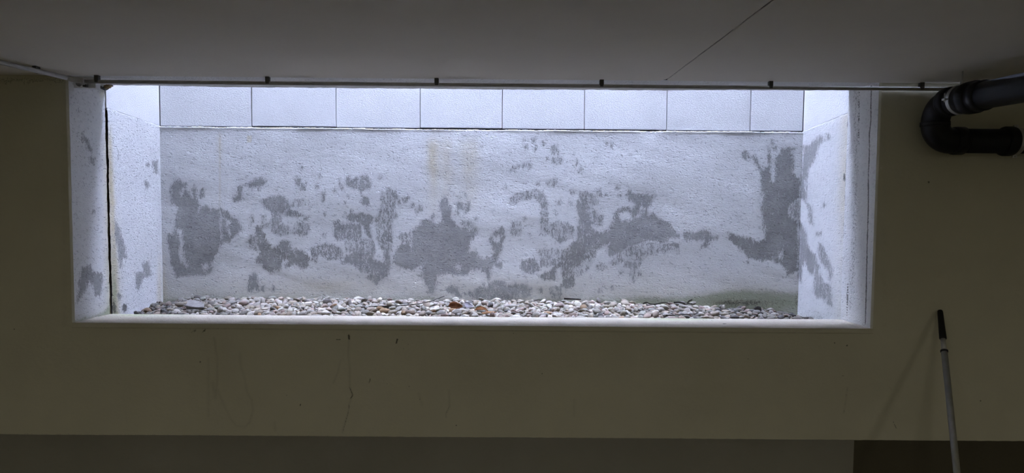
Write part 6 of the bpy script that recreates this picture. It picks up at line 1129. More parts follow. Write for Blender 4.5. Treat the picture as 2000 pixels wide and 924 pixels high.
881,428,87,-21,2,96,34,23,18,13,-1695,650,111,2,-6,155,30,23,11,31,-1860,465,94,18,15,-72,19,17,11,40,-96,683,117,-163,-5,-69,42,28,21,25,
-1295,601,106,177,21,-57,29,24,14,18,-1739,482,100,41,0,-51,35,28,18,43,-3,802,119,20,5,-61,23,14,10,4,-843,727,113,3,-4,131,21,14,8,5,
571,742,107,9,1,70,19,16,8,14,193,712,113,-11,5,-135,31,27,15,55,-1388,470,101,105,-30,31,34,27,20,8,-378,337,78,15,-4,79,26,20,10,10,
-888,633,111,32,-16,170,32,27,13,19,822,338,84,54,-2,-179,42,29,22,36,726,402,82,-20,9,-65,18,12,9,21,-1753,813,126,11,1,45,27,21,13,6,
-1687,556,106,-156,14,46,33,29,13,15,-58,375,85,-11,12,-118,33,29,14,8,249,456,93,15,8,-99,35,23,17,1,-2065,824,103,123,1,-76,20,14,8,10,
-1926,779,117,-6,-5,-98,19,14,8,35,1405,780,86,47,-60,1,26,20,15,12,646,663,102,-11,4,0,26,22,12,31,-674,341,84,-28,-3,43,38,33,14,8,
1155,597,89,5,12,-71,33,21,18,1,-98,516,101,9,-15,114,36,28,19,34,-1374,693,114,7,-15,175,32,25,16,19,1281,402,83,-157,-2,-21,36,27,19,44,
-1310,640,110,-20,2,85,27,22,15,21,-659,334,77,5,0,159,26,17,11,33,-316,405,98,-5,-12,-26,36,25,16,10,518,358,81,-30,9,-72,22,14,12,19,
-587,815,123,-14,2,79,26,22,14,21,-1076,748,131,-40,-2,-17,39,28,22,6,1562,581,75,-26,31,104,36,32,20,39,-1994,750,111,26,6,-49,28,22,15,24,
-1570,764,120,19,-18,36,25,21,13,9,533,589,101,14,4,157,33,25,16,10,752,782,113,-35,19,132,42,34,17,4,-1748,535,106,54,2,170,32,27,17,14,
-1473,578,105,-15,1,-174,35,23,14,23,-454,550,113,-1,9,167,47,33,20,0,-273,525,101,88,-15,51,29,19,16,10,-1901,725,118,-12,-18,99,29,23,15,11,
-991,584,102,7,12,-26,18,16,9,12,-1690,529,111,172,2,-49,35,24,19,21,439,797,114,16,8,-25,22,15,12,22,-1249,483,95,-14,7,-119,24,19,13,39,
122,609,106,-15,13,-97,30,19,17,16,-584,368,82,-10,3,-158,26,19,9,17,-493,462,95,178,10,55,39,24,16,50,-1447,802,125,36,-8,127,36,26,17,51,
-845,713,112,-13,0,161,21,14,9,20,-1765,839,128,1,13,-100,25,18,13,22,-194,486,97,2,-13,-134,30,25,17,39,-1234,596,103,25,2,48,18,12,10,8,
288,581,102,-1,8,-163,36,33,15,25,-691,823,122,-5,-12,54,30,24,11,3,-24,717,116,24,-3,-17,32,20,17,12,842,547,95,16,1,-127,44,27,19,21,
-750,625,105,-15,5,-144,18,14,9,14,-1713,750,124,-14,5,-131,38,31,20,15,759,353,80,-19,0,24,22,14,12,35,-1131,486,106,27,34,73,25,18,12,28,
-535,399,86,-18,5,-149,22,16,12,15,-1648,335,79,-20,11,-158,26,19,13,32,-1405,840,123,17,3,-6,24,16,9,9,151,657,109,171,15,146,28,23,14,34,
-1465,638,112,50,1,-130,31,22,13,11,-1339,345,80,-45,13,-152,23,15,13,29,-746,491,98,9,28,116,24,18,13,24,-59,497,98,45,10,168,24,20,9,25,
-1530,431,89,5,-13,113,22,17,8,10,-1648,396,94,27,-11,-3,27,24,15,19,-788,680,117,141,-18,-15,33,25,15,4,-1684,724,121,9,-5,-175,39,31,18,13,
179,428,88,-21,2,179,19,12,10,38,-1420,494,101,-120,-2,117,30,26,12,32,355,465,98,-5,-31,-20,44,34,17,26,-207,402,89,-51,21,147,24,17,11,3,
1400,536,88,19,7,-76,35,22,17,44,345,422,93,-28,-27,158,42,29,16,53,1355,723,86,51,6,-6,39,28,19,30,-409,714,122,83,23,6,40,26,23,7,
-567,584,112,13,41,160,36,32,16,0,-1834,726,118,-11,5,176,23,19,13,9,-710,561,112,-23,-53,6,39,30,16,3,461,355,82,20,-5,78,33,22,16,12,
-1525,565,107,34,7,-8,37,32,16,13,175,729,118,30,-44,134,29,24,13,30,1188,720,90,-165,0,-164,34,30,13,55,672,450,93,-178,-16,-129,41,25,20,0,
-1509,816,123,13,-13,55,22,17,11,33,-713,816,123,-23,1,-69,33,21,16,34,-1348,394,87,-18,-3,86,32,25,12,51,918,651,97,15,-1,-49,40,27,17,20,
782,659,109,18,-20,97,49,38,28,21,-529,532,112,-162,-20,-161,53,42,20,14,767,744,103,177,-9,-171,24,17,12,8,-220,490,98,41,-19,18,29,21,16,9,
-341,418,92,22,4,33,35,30,20,10,-233,793,125,83,-10,54,35,26,19,4,-1173,571,105,41,-4,117,37,23,17,13,255,727,117,30,8,41,40,33,20,6,
-532,446,90,-7,-8,-131,23,20,10,31,941,743,102,-11,9,29,39,25,22,32,-518,824,121,14,-11,28,18,12,9,9,-1512,526,102,35,6,33,34,21,16,26,
972,420,84,-12,1,21,27,24,15,51,-514,341,79,10,-12,117,29,19,11,28,511,798,117,130,-16,-171,35,26,16,13,-733,508,112,7,-17,37,41,36,18,22,
409,476,103,179,8,14,25,21,12,23,-488,659,117,-167,-42,107,36,30,17,9,-1804,494,99,-23,2,-91,28,23,16,10,-309,464,98,104,-8,89,35,25,14,4,
-385,533,98,13,1,74,19,13,10,22,187,447,100,-29,-16,72,40,35,18,23,674,593,98,158,-7,-119,32,26,14,41,63,564,107,-176,-17,-17,48,38,17,2,
84,610,107,-53,-1,167,25,21,12,21,542,722,112,15,-4,-24,39,26,21,14,-752,708,118,30,-16,177,43,27,17,17,-1816,844,136,9,17,-101,53,41,27,10,
-1348,508,100,-14,4,176,41,31,18,11,470,514,93,-11,1,66,22,19,9,13,303,695,119,-36,-16,-177,56,50,25,7,-345,753,122,-22,10,-35,43,37,16,33,
-392,352,87,-23,29,-177,38,28,17,2,-896,772,126,-132,-35,-6,35,25,14,3,-735,727,122,-99,8,107,43,27,23,12,-1806,584,108,-22,11,-99,30,24,15,37,
1461,529,75,7,-8,11,37,23,17,39,844,839,108,-42,1,-44,35,22,20,2,-1893,848,130,8,-16,138,38,31,19,35,-450,486,95,16,6,-104,30,20,13,36,
625,382,94,27,-2,-63,37,29,15,61,-1712,547,104,169,-11,160,30,23,15,14,948,696,113,171,-32,-146,44,31,17,23,-1547,736,125,154,20,112,44,38,21,8,
-1465,397,90,-18,-8,106,50,36,19,18,1134,601,96,144,-53,-124,35,30,19,11,458,488,94,18,-3,66,30,26,16,12,1296,868,90,-36,10,-78,34,24,18,45,
883,781,107,37,-14,139,40,33,18,17,-1982,686,107,29,9,-55,30,26,16,42,687,575,93,-19,-6,110,18,12,7,27,725,706,109,-90,-42,-114,28,21,15,28,
-1538,365,84,-18,-13,115,27,22,14,5,-288,378,84,-111,-11,19,20,13,8,6,-494,675,111,8,-18,50,25,19,14,23,1402,438,83,130,-24,39,36,29,21,32,
-1199,721,115,32,3,47,25,17,12,1,-95,410,87,14,-9,18,26,19,10,18,101,638,105,-18,0,-178,18,14,8,27,-1187,777,126,180,1,38,27,24,14,28,
-1485,840,130,-151,-10,94,37,32,19,37,-358,468,93,-10,-8,-142,22,20,12,15,122,749,129,-168,16,115,30,26,16,16,-1571,698,113,5,-12,121,23,17,10,17,
-1555,466,93,-10,-1,-158,27,22,10,12,-141,689,115,131,14,-8,24,20,10,14,-666,728,118,-170,-3,-6,43,38,18,32,-74,697,117,12,-18,127,38,27,22,25,
848,690,105,75,-2,58,41,32,21,26,-1298,833,127,152,-4,134,46,31,23,35,-737,535,100,16,-3,128,27,17,12,13,385,464,94,45,-9,26,34,23,17,23,
1669,752,66,17,-5,171,41,30,22,25,-254,575,104,27,-22,84,30,22,11,10,186,853,127,-3,6,83,48,42,21,11,-960,626,113,58,28,12,32,28,18,4,
90,670,116,-102,-17,-167,42,27,17,21,-323,524,105,171,-40,-175,32,27,16,6,-1464,512,99,7,-7,-38,38,31,15,31,-1451,754,126,-16,8,-102,34,29,15,0,
1566,516,75,-19,-23,-33,29,24,15,17,-303,796,121,-16,1,-76,34,26,14,10,457,749,119,-121,-34,-121,34,25,19,3,-553,443,92,-15,-1,133,28,18,14,4,
888,634,107,-37,-22,-177,56,43,32,53,-1556,837,126,7,9,-120,30,22,14,38,-1559,379,83,10,-9,-15,22,17,9,23,-144,401,89,16,-14,76,36,27,15,16,
489,594,103,12,7,-41,49,35,18,1,1753,499,59,-141,-64,-140,44,39,20,10,559,460,92,-11,-13,-149,31,26,16,11,856,420,92,109,-22,-130,36,29,14,20,
-638,536,120,-30,11,42,34,24,18,29,1116,735,98,-5,-14,-140,56,41,24,23,784,390,83,7,7,106,25,20,13,0,1515,520,71,7,-13,-106,35,26,15,19,
-513,456,92,-137,10,37,19,12,10,12,-1251,846,136,-4,11,-145,33,28,17,14,-858,761,118,6,-11,-63,25,21,14,47,992,875,114,30,37,131,36,32,18,16,
304,505,95,15,0,73,21,19,12,41,1419,764,81,10,-12,-169,34,24,16,34,248,574,99,150,-6,83,20,14,10,19,-1625,749,121,-13,-11,-27,30,21,13,52,
-514,705,119,134,-26,-23,35,29,16,13,432,501,99,4,2,-111,48,34,22,22,-77,456,98,-171,1,-82,39,31,23,8,0,759,119,4,17,-134,29,23,16,10,
-326,674,124,-155,8,88,35,30,17,4,-924,446,103,12,14,57,34,22,16,14,1194,869,98,-18,26,-29,43,35,19,39,-281,806,127,-20,-8,55,32,22,14,48,
-1639,594,106,17,2,51,28,23,12,18,697,593,102,-169,21,17,38,26,20,19,-1065,516,115,-22,-7,-92,30,25,13,12,1385,497,76,-10,-2,-48,29,21,11,45,
-1736,791,122,-7,5,-64,23,18,8,7,-1653,663,126,-23,-10,-69,26,22,12,0,-1209,794,128,-148,33,144,34,30,14,17,-1647,756,125,81,-45,-83,31,19,17,42,
-184,725,115,12,6,-108,27,22,12,44,-1264,869,128,-13,-9,117,41,33,17,13,-594,641,116,164,-19,35,56,49,22,14,6,532,97,-14,4,-146,18,15,8,39,
-1238,616,105,15,-9,65,24,15,10,8,-1831,499,104,43,0,34,38,24,21,33,455,638,105,3,15,-127,32,25,16,18,256,701,110,-6,-19,71,22,17,12,11,
1117,657,97,-67,-28,171,39,28,15,36,1249,729,97,56,34,52,46,29,20,37,843,515,92,8,0,144,32,24,18,54,-680,698,116,-38,17,98,33,22,14,39,
227,606,102,166,1,-143,29,18,10,16,1104,412,83,7,-10,158,36,24,16,17,348,551,107,50,27,99,40,32,18,18,35,635,110,-1,19,3,31,24,15,11,
-1774,454,98,63,-7,68,32,24,16,52,879,457,86,-10,-2,138,26,19,13,32,-1042,434,92,77,-22,92,28,18,14,58,703,400,90,-90,-19,51,33,27,18,4,
-1802,380,85,14,2,-37,27,19,12,15,-625,539,101,20,7,-15,33,28,16,24,-1254,615,111,72,-13,62,37,24,14,1,960,794,110,12,-2,172,37,32,14,18,
32,356,83,2,12,-22,33,29,14,19,-1521,800,125,-33,13,-54,29,21,16,21,627,668,101,-6,-1,55,21,15,9,23,-85,541,115,-173,-10,-15,43,36,16,17,
525,533,98,15,-18,66,34,27,18,3,109,411,87,16,6,-69,26,19,10,36,-1462,796,121,-4,-2,140,22,16,10,29,-89,430,90,10,-8,58,23,20,14,38,
1446,563,91,-12,-5,111,40,31,15,15,1680,717,62,25,8,71,34,27,18,16,434,434,96,-54,-1,5,46,32,26,1,-1413,464,100,133,18,-56,34,25,18,10,
1288,479,91,-4,0,-40,27,17,11,19,-638,672,115,-25,39,168,28,21,13,20,-826,384,97,-86,5,118,32,21,18,29,-1027,557,103,-33,9,-54,27,17,15,31,
88,833,119,14,3,160,18,12,8,8,175,475,104,30,-4,49,33,29,17,9,30,688,112,20,-16,18,23,17,13,19,871,692,110,47,-23,-179,28,22,16,36,
-813,569,116,-2,8,-56,39,27,20,22,-1360,416,87,7,-8,-78,25,17,10,7,-1189,442,89,-164,-9,60,22,17,8,25,-574,620,108,-4,11,-96,36,26,15,2,
-168,625,105,13,5,-116,21,16,9,36,19,522,101,-13,-32,155,29,26,17,15,-1387,498,110,-11,3,-171,44,37,18,16,931,448,99,177,-7,159,34,29,13,9,
65,535,98,-81,-14,131,18,12,10,2,-398,428,102,-54,-6,30,31,21,15,19,-1674,453,99,-8,28,98,36,29,16,12,-1170,693,115,-3,12,53,28,19,16,21,
-820,440,98,-72,-36,152,40,26,17,6,-1863,771,120,-4,-2,29,26,22,10,39,77,540,105,-179,-38,-102,29,20,16,35,802,621,108,161,36,145,31,24,15,36,
102,750,115,-7,-1,62,26,21,11,22,611,577,103,-27,18,141,34,26,16,15,-1,600,108,-150,21,-73,32,26,13,0,-518,556,104,-62,-6,-15,25,21,12,10,
227,725,112,17,-1,-39,26,20,12,35,557,655,114,-98,-48,-153,36,25,20,12,459,531,94,17,2,-30,21,14,8,29,-1582,679,115,16,10,-99,34,27,18,16,
-330,534,98,9,-14,85,18,15,9,9,1613,809,79,138,36,-4,46,41,22,50,-752,569,118,-161,-3,-134,46,38,19,11,-1146,398,91,81,-27,-33,26,19,13,12,
1729,681,54,-179,20,5,34,25,16,45,307,772,113,4,12,-47,23,14,9,38,861,461,91,85,-62,96,26,19,12,0,-974,473,95,-24,11,-138,28,22,12,17,
552,837,115,10,-19,129,23,20,13,35,-1770,425,94,23,-5,6,40,26,19,12,-1961,558,98,-163,-9,-31,39,28,21,53,-1416,561,100,-11,-5,118,18,12,7,30,
-1522,846,127,9,-6,103,36,24,16,39,-1789,361,88,98,-21,25,34,24,17,40,721,746,115,176,6,-54,30,22,15,17,-252,809,121,10,-19,100,21,14,12,11,
-1683,655,119,-16,3,-40,32,24,12,20,1131,706,97,-64,10,25,43,29,24,13,-1838,862,128,169,-9,146,23,17,12,38,-299,438,92,-171,4,151,30,21,15,7,
-440,644,107,18,11,-94,19,13,9,8,625,508,92,22,-20,1,20,17,11,1,-196,829,126,38,-5,119,34,26,16,2,-1384,829,126,-15,5,-73,41,28,19,3,
-683,625,110,73,-21,92,30,19,14,4,226,696,120,11,-2,35,30,24,15,5,-737,615,104,-15,5,-131,20,13,9,6,124,739,116,-16,6,-10,31,28,14,39,
695,670,103,5,-9,154,33,24,17,16,503,729,116,36,-16,-38,44,36,25,1,161,547,108,69,18,-132,36,32,16,2,-974,365,84,16,8,-126,31,25,12,13,
-185,605,105,-39,4,160,23,15,12,15,-345,334,84,-110,-57,170,31,22,15,8,-1868,448,91,-3,6,154,21,18,8,33,87,577,102,-13,-9,-117,24,19,12,27,
-336,829,122,-12,3,-173,25,20,11,28,-1883,456,97,-10,18,-147,35,23,18,45,-1551,538,104,8,11,7,33,23,19,30,-305,693,128,-79,30,93,40,28,22,39,
981,639,92,-4,10,-6,30,25,13,24,-115,503,108,-59,40,-39,34,27,13,9,-1350,680,113,2,14,-172,29,23,16,10,-868,715,116,8,-17,111,35,23,16,19,
-1096,785,127,18,53,162,33,21,15,12,49,723,116,34,7,-22,25,22,14,5,-1096,558,106,-3,-2,-2,56,44,22,30,357,777,127,-10,-22,-88,36,26,18,7,
-616,545,120,120,27,-56,37,32,15,8,59,336,78,-166,3,-117,25,17,10,33,-1624,382,87,22,6,-3,35,29,15,18,-477,529,110,-10,-15,-3,31,26,17,19,
-1926,812,123,-26,2,104,27,17,13,5,-61,788,126,73,-3,57,39,30,18,6,743,599,97,-3,7,-88,31,21,15,7,-1115,712,125,-154,-1,69,39,25,17,0,
-1661,686,112,5,-11,133,21,16,8,1,191,592,101,17,-7,30,24,17,9,35,361,387,88,149,24,-74,30,25,14,44,-1919,521,101,156,11,114,42,33,21,45,
-984,566,105,3,-3,174,33,24,18,22,1249,348,81,7,0,-108,49,36,20,23,-835,421,94,-123,-23,-168,32,22,18,8,418,673,109,-169,7,-142,35,28,18,9,
21,809,123,-29,-8,-152,33,24,16,18,-1107,604,109,42,6,135,35,25,15,11,-1103,423,103,131,-26,112,38,32,20,12,67,598,109,29,5,-66,39,25,22,39,
933,528,89,17,4,39,35,26,14,24,-731,802,120,9,-3,-155,20,16,11,1,549,545,97,-23,-5,159,31,24,14,10,-211,371,99,-99,27,149,28,23,12,19,
323,787,118,-174,-21,12,35,24,15,13,901,689,99,-150,-14,121,34,28,13,6,-1118,501,110,83,-53,-1,32,21,13,7,1380,512,83,14,33,124,34,21,13,16,
1223,740,95,122,-8,-10,39,34,15,25,397,581,107,118,13,-4,36,32,14,27,593,448,87,-12,-1,146,24,19,10,30,-1737,656,111,20,9,-43,22,14,9,8,
-364,417,94,-6,-25,151,18,13,8,9,-960,789,127,16,35,142,41,32,16,10,-928,521,114,15,5,-140,41,34,21,11,-2,564,110,65,-64,-31,30,24,16,20,
-1323,360,82,22,4,-29,25,21,12,5,-1805,648,115,-10,3,170,44,37,18,14,-595,525,101,-10,-13,180,36,24,18,23,-179,687,111,18,5,-26,23,18,11,49,
823,511,88,18,-3,-94,18,14,10,11,-1540,700,116,2,14,-103,28,19,14,20,821,620,107,-85,51,65,22,19,12,13,863,536,96,15,34,163,33,21,13,23,
640,645,108,-76,30,-11,31,25,15,16,1168,818,99,3,-32,30,42,29,16,25,-1820,536,104,1,6,134,42,31,16,34,-1600,592,108,24,-2,40,30,21,16,12,
573,395,95,131,-56,-7,38,23,20,6,1111,553,97,-28,-7,115,37,29,14,23,-1057,619,111,26,38,25,28,21,12,16,-1918,834,127,-10,4,152,33,26,16,17,
-1369,435,96,19,11,-150,47,38,22,18,454,791,124,-10,9,-28,33,22,19,27,-587,350,82,-30,5,-171,25,17,14,14,1048,708,101,-94,-2,-14,31,20,13,23,
-324,587,101,11,-8,46,18,13,7,16,-1767,727,124,-58,0,-156,40,27,18,33,154,817,128,170,-32,-11,42,37,22,34,-221,630,107,-10,-4,42,21,18,11,19,
-64,550,100,4,12,-76,29,18,11,20,689,466,100,-168,12,57,28,23,12,5,-1484,538,102,24,-14,-1,34,26,13,14,950,570,93,-104,0,179,29,19,14,47,
1193,692,94,-16,26,129,37,28,20,32,-1711,446,100,35,-22,81,51,33,24,33,-1548,771,122,-26,-5,175,27,24,15,34,1225,489,91,15,-4,-29,26,20,13,19,
-1316,564,119,-45,47,155,38,30,20,21,250,796,128,-165,5,179,31,28,13,14,285,611,108,33,-12,-8,42,33,17,15,805,538,95,10,-5,-124,37,31,21,8,
-1592,734,117,3,-9,164,29,23,11,9,-919,777,132,-20,-15,102,40,32,18,26,938,591,94,-4,-16,44,35,31,18,43,-635,715,115,165,-7,116,30,23,12,4,
774,479,88,-14,-1,124,20,15,11,14,-1147,845,125,-6,-13,-180,33,29,16,23,1054,478,88,-43,-33,-136,30,22,11,8,1125,523,89,-49,7,133,35,22,16,41,
830,724,106,45,-2,-135,36,29,21,18,19,431,94,-4,-21,13,41,26,15,19,-659,642,127,41,-22,129,27,24,15,12,-56,536,111,-18,-6,-106,34,22,17,21,
-1264,684,117,-18,32,75,31,22,16,22,-646,751,116,0,2,28,27,21,11,15,-324,441,92,15,6,51,28,20,15,0,54,411,87,19,-1,43,26,16,10,1,
-1649,686,118,155,-46,-172,25,17,12,10,273,837,119,33,-3,17,28,18,12,27,-1205,659,110,8,-2,-160,30,19,12,20,-1747,603,111,15,5,-133,37,27,18,29,
1436,512,82,-23,42,-67,34,26,18,14,610,871,123,-174,-24,-121,40,32,19,15,-1008,419,90,-62,8,-108,25,19,12,16,450,452,109,-9,-23,168,32,28,14,17,
47,480,93,10,-17,68,20,17,9,11,-1417,343,87,168,-24,5,49,36,20,5,-229,359,86,16,10,-170,41,31,17,14,314,590,99,-12,6,-174,21,17,8,24,
-1197,492,96,9,13,-27,22,20,13,33,-1140,435,109,13,-23,150,31,27,13,18,469,822,114,15,0,-47,23,16,9,19,-98,384,88,-163,-10,145,44,32,16,12,
-214,546,109,41,-17,98,48,37,26,13,366,669,118,175,-1,-65,30,24,11,14,-613,730,115,1,4,-131,32,25,12,39,-909,828,128,66,5,114,34,27,19,9,
-59,573,103,-155,-15,-70,21,18,10,26,615,805,124,31,-6,174,46,36,25,12,-540,498,108,9,22,-153,40,30,18,37,-1598,423,90,-170,4,172,26,20,12,6,
-909,427,89,-170,0,129,25,18,11,7,506,549,97,21,9,-42,25,20,13,16,1009,796,108,-21,27,-28,51,35,24,1,-338,819,129,-10,10,-117,20,18,9,43,
-1241,800,125,-45,1,-17,38,24,20,37,-1486,646,112,8,1,6,34,23,16,23,-1336,840,127,-170,12,154,40,30,15,8,-1556,515,99,15,-6,92,23,18,13,33,
-1490,593,107,-2,-26,-8,28,19,10,10,102,619,106,173,-15,109,32,22,13,35,-1098,803,126,-127,-38,-2,31,21,17,13,-329,701,119,-112,51,149,29,23,14,7,
-1780,564,112,-18,-25,98,52,44,24,8,-397,333,77,-15,3,172,20,16,11,17,1564,788,79,-17,-43,-171,41,26,22,50,1473,631,92,10,-29,-163,44,35,23,43,
-159,768,121,24,3,-73,35,22,20,20,1279,439,80,14,-7,150,28,21,13,13,580,463,99,-18,45,21,36,28,17,6,-1946,797,125,158,-7,85,48,36,22,39,
-779,623,110,6,17,-44,37,32,19,24,-1467,429,91,19,4,-11,25,22,13,49,-366,532,98,-5,-3,-173,23,20,9,10,-446,601,103,15,-1,-51,20,17,8,19,
433,619,102,179,4,-8,29,21,11,5,1069,625,91,3,13,-49,28,18,16,38,-1394,445,97,-39,-29,24,35,28,19,0,-973,606,118,10,11,-168,28,21,14,34,
306,387,86,-13,-8,132,42,33,15,27,-1142,467,101,-21,15,162,19,14,8,12,-1397,594,106,-26,7,-163,32,25,13,5,-1762,333,80,-73,10,-180,22,18,9,16,
-186,704,119,88,-9,-27,34,27,13,10,-40,787,121,-153,-11,-88,24,20,11,3,-54,699,128,81,-52,144,47,35,18,12,901,715,108,58,-20,-48,35,23,19,13,
-1932,497,94,170,2,-168,30,25,15,54,-849,664,118,172,33,-154,46,33,19,32,79,334,77,-14,4,-174,23,17,10,9,-1386,337,83,44,8,1,37,25,20,26,
-206,699,115,70,-4,139,31,20,15,12,-1291,723,115,39,2,-29,27,20,11,13,-2008,503,77,34,3,-61,43,35,18,48,1324,518,92,-36,-16,-57,44,31,21,33,
1258,485,98,2,-1,175,47,38,23,34,1223,396,84,-40,27,78,30,20,17,36,659,668,118,-8,-39,136,43,30,21,21,-1025,479,109,4,-7,-54,43,33,18,33,
82,355,87,-171,2,-115,40,35,22,2,-1154,464,110,-164,12,-135,38,26,16,11,-2071,711,98,99,-34,-120,39,27,20,36,-460,700,113,-17,-1,117,31,26,12,7,
744,670,112,51,-27,120,47,42,24,25,-1094,842,128,-24,-11,149,44,29,21,2,-515,435,98,18,-19,-124,33,27,16,27,-55,738,116,19,5,-73,30,20,13,29,
-1006,789,122,143,4,-52,28,23,12,39,-1742,636,109,21,1,75,19,12,9,16,10,457,98,-20,7,-173,39,30,22,17,-755,733,118,75,-9,90,30,21,13,10,
1221,812,98,159,21,-79,56,39,25,4,-1146,768,121,42,6,-23,33,24,18,21,206,526,108,159,18,-25,28,21,16,38,-1523,449,94,17,2,142,34,21,18,0,
685,503,105,48,6,46,34,24,19,1,-1698,518,98,-21,-15,110,18,14,9,58,-1069,705,114,15,-18,60,29,20,14,11,-117,656,109,175,-8,84,27,21,12,31,
-381,769,121,145,-7,168,35,30,16,9,585,433,96,3,-12,-14,50,38,22,2,-1620,718,121,4,-23,-167,32,20,16,37,1549,763,80,-157,-9,105,36,25,15,14,
-880,528,114,-21,8,91,30,26,16,23,-845,370,91,151,-11,124,49,31,27,32,-568,703,114,42,-2,146,20,18,10,17,537,642,102,1,12,-145,25,20,10,18,
-1407,769,122,-17,-11,155,33,27,19,19,246,341,80,12,-14,94,29,24,13,45,1107,594,99,-168,-32,-147,42,35,17,38,-29,360,83,-18,5,-150,32,21,15,39,
-1464,735,117,6,10,6,33,28,12,32,-323,721,132,166,-5,-105,36,31,18,26,-429,709,113,19,-2,46,24,18,10,21,453,590,101,-166,4,-21,32,28,14,54,
-1875,540,106,-45,-23,89,33,29,12,7,-789,366,98,-86,-26,90,39,32,19,16,-1335,649,111,12,-2,99,37,30,16,9,-1260,705,126,10,-20,27,36,27,20,18,
-973,545,111,-136,12,-171,37,26,14,19,-1913,781,125,3,-16,-166,40,34,15,12,-41,562,114,79,-68,-98,33,27,19,5,426,701,109,-18,1,-175,31,20,16,15,
-1145,695,114,10,32,-4,23,17,13,26,278,350,79,-16,-14,148,27,18,10,11,-157,505,98,-14,11,-68,27,23,13,21,280,438,89,-13,-2,130,28,20,11,22,
-921,575,101,8,-17,30,18,16,10,23,-972,728,118,54,-2,161,29,18,16,0,-614,349,88,93,-13,172,31,28,17,9,-284,545,102,-164,-3,-22,34,23,16,18,
392,540,101,10,-11,-104,37,31,20,11,541,607,110,-72,-62,-131,29,24,17,28,-1970,624,102,-27,-17,78,37,25,15,37,1431,480,76,14,3,133,31,20,16,38,
-1429,600,107,-40,-21,116,26,17,11,15,-1719,345,89,-162,35,-111,49,41,25,9,766,674,100,33,-4,102,24,20,10,2,-100,486,96,18,-13,-13,27,20,14,19,
-2081,738,106,12,-2,106,36,28,14,46,-161,715,126,121,20,107,45,37,19,7,18,383,87,-10,1,107,35,31,17,16,-1375,876,130,22,4,3,37,25,20,25,
1549,724,74,-164,-2,40,34,29,18,18,-1992,569,88,-163,-12,-16,33,22,12,35,150,501,107,-57,-11,148,28,19,16,12,560,876,120,-166,17,-20,35,25,16,21,
892,489,100,116,-19,161,41,27,23,14,-501,820,123,5,-10,-89,31,20,16,23,16,618,108,160,26,-87,32,28,12,8,-1847,747,126,57,-25,-65,31,27,16,33,
784,724,104,8,-5,-89,41,28,16,2,-1274,845,126,-13,-19,130,31,22,17,11,295,795,119,-22,6,-163,37,31,17,29,-1302,480,98,-25,-20,56,38,25,17,38,
294,528,98,-24,-9,123,26,20,14,23,-632,392,84,4,5,99,18,15,8,8,-311,411,87,39,9,-24,18,12,10,9,257,486,97,30,-24,-84,31,21,17,18,
-950,608,111,147,-77,100,26,19,14,11,-1048,336,83,2,-40,-162,29,21,13,37,210,416,89,-19,3,-170,27,20,16,22,584,658,106,13,1,-52,33,23,18,23,
1209,407,93,2,3,-139,33,24,18,9,-1912,811,134,3,-17,85,34,28,16,35,-358,669,112,-30,-27,155,27,22,10,5,538,660,104,5,6,179,25,16,13,6,
475,812,127,-2,-3,-127,41,34,20,10,911,580,93,-6,17,11,26,17,15,27,-1161,731,127,168,21,-155,38,29,15,28,7,780,121,-64,-2,141,31,19,16,5,
-1191,739,123,60,-10,17,24,17,10,22,-1495,436,91,160,1,-39,27,20,12,23,-1808,748,122,21,8,-31,33,24,16,32,-28,668,111,15,5,-30,33,29,14,1,
268,596,105,116,11,171,28,17,12,10,-602,689,115,139,19,-48,29,24,11,19,-1279,646,111,20,5,-106,32,20,16,21,643,499,113,-1,11,151,53,41,19,14,
225,747,112,-2,-10,-87,20,13,10,23,633,355,87,25,42,73,31,27,17,24,-188,561,105,143,-5,-99,37,24,21,25,672,523,107,29,-40,-68,41,36,22,2,
0,514,97,-10,-16,129,26,21,11,19,-122,446,97,-54,9,-82,33,27,13,4,-821,621,107,-36,2,149,27,17,13,31,343,448,88,171,4,-173,22,18,9,48,
-677,491,98,46,-32,8,25,18,10,9,479,336,77,-14,-8,-162,26,22,10,19,81,747,119,-55,3,-126,34,21,20,37,-265,386,91,10,-37,130,37,33,13,14,
-1795,438,98,-24,21,-87,26,21,14,15,491,409,90,51,-22,-164,35,23,14,2,218,857,121,24,-5,155,28,22,10,11,-717,716,113,14,0,-78,24,20,11,28,
-1567,396,91,172,27,162,36,30,19,45,-1541,806,140,3,-16,126,35,24,20,14,865,479,103,-163,13,153,32,27,17,39,990,620,104,50,-10,-99,35,23,19,16,
460,506,110,155,-21,-91,45,35,21,9,582,355,90,-53,29,-31,45,31,16,21,-953,340,81,-164,-6,79,30,25,16,46,467,718,110,119,-7,23,25,17,14,9,
-47,431,95,8,30,176,35,29,17,2,-1677,394,94,-79,-17,104,36,27,18,3,-880,739,117,13,3,-144,35,22,13,5,136,338,83,17,14,4,38,29,19,14,
-465,598,105,166,5,128,26,17,13,23,652,534,116,-78,33,-110,39,31,15,8,381,568,104,153,12,-6,40,32,18,9,681,691,104,-15,3,6,34,22,15,27,
1156,377,87,-72,21,56,32,28,16,20,913,791,112,11,10,-48,40,36,18,13,-770,657,108,-13,-13,6,18,16,8,14,-613,398,86,-19,21,167,21,18,8,8,
-1928,662,112,8,-16,120,36,26,15,18,-630,588,121,-150,31,71,39,34,18,11,-531,630,107,-7,-4,164,25,19,11,12,-618,333,91,51,15,-7,29,18,15,13,
-567,607,120,-33,29,-141,32,22,18,0,-1434,479,109,18,0,91,31,20,13,1,483,848,116,16,5,155,28,24,10,10,-2049,754,98,137,-8,98,28,19,13,59,
655,827,122,85,5,72,56,39,30,12,347,691,119,16,-16,-66,35,31,15,6,-1707,772,120,-9,-12,-172,20,14,9,23,-803,669,112,31,37,81,22,13,10,4,
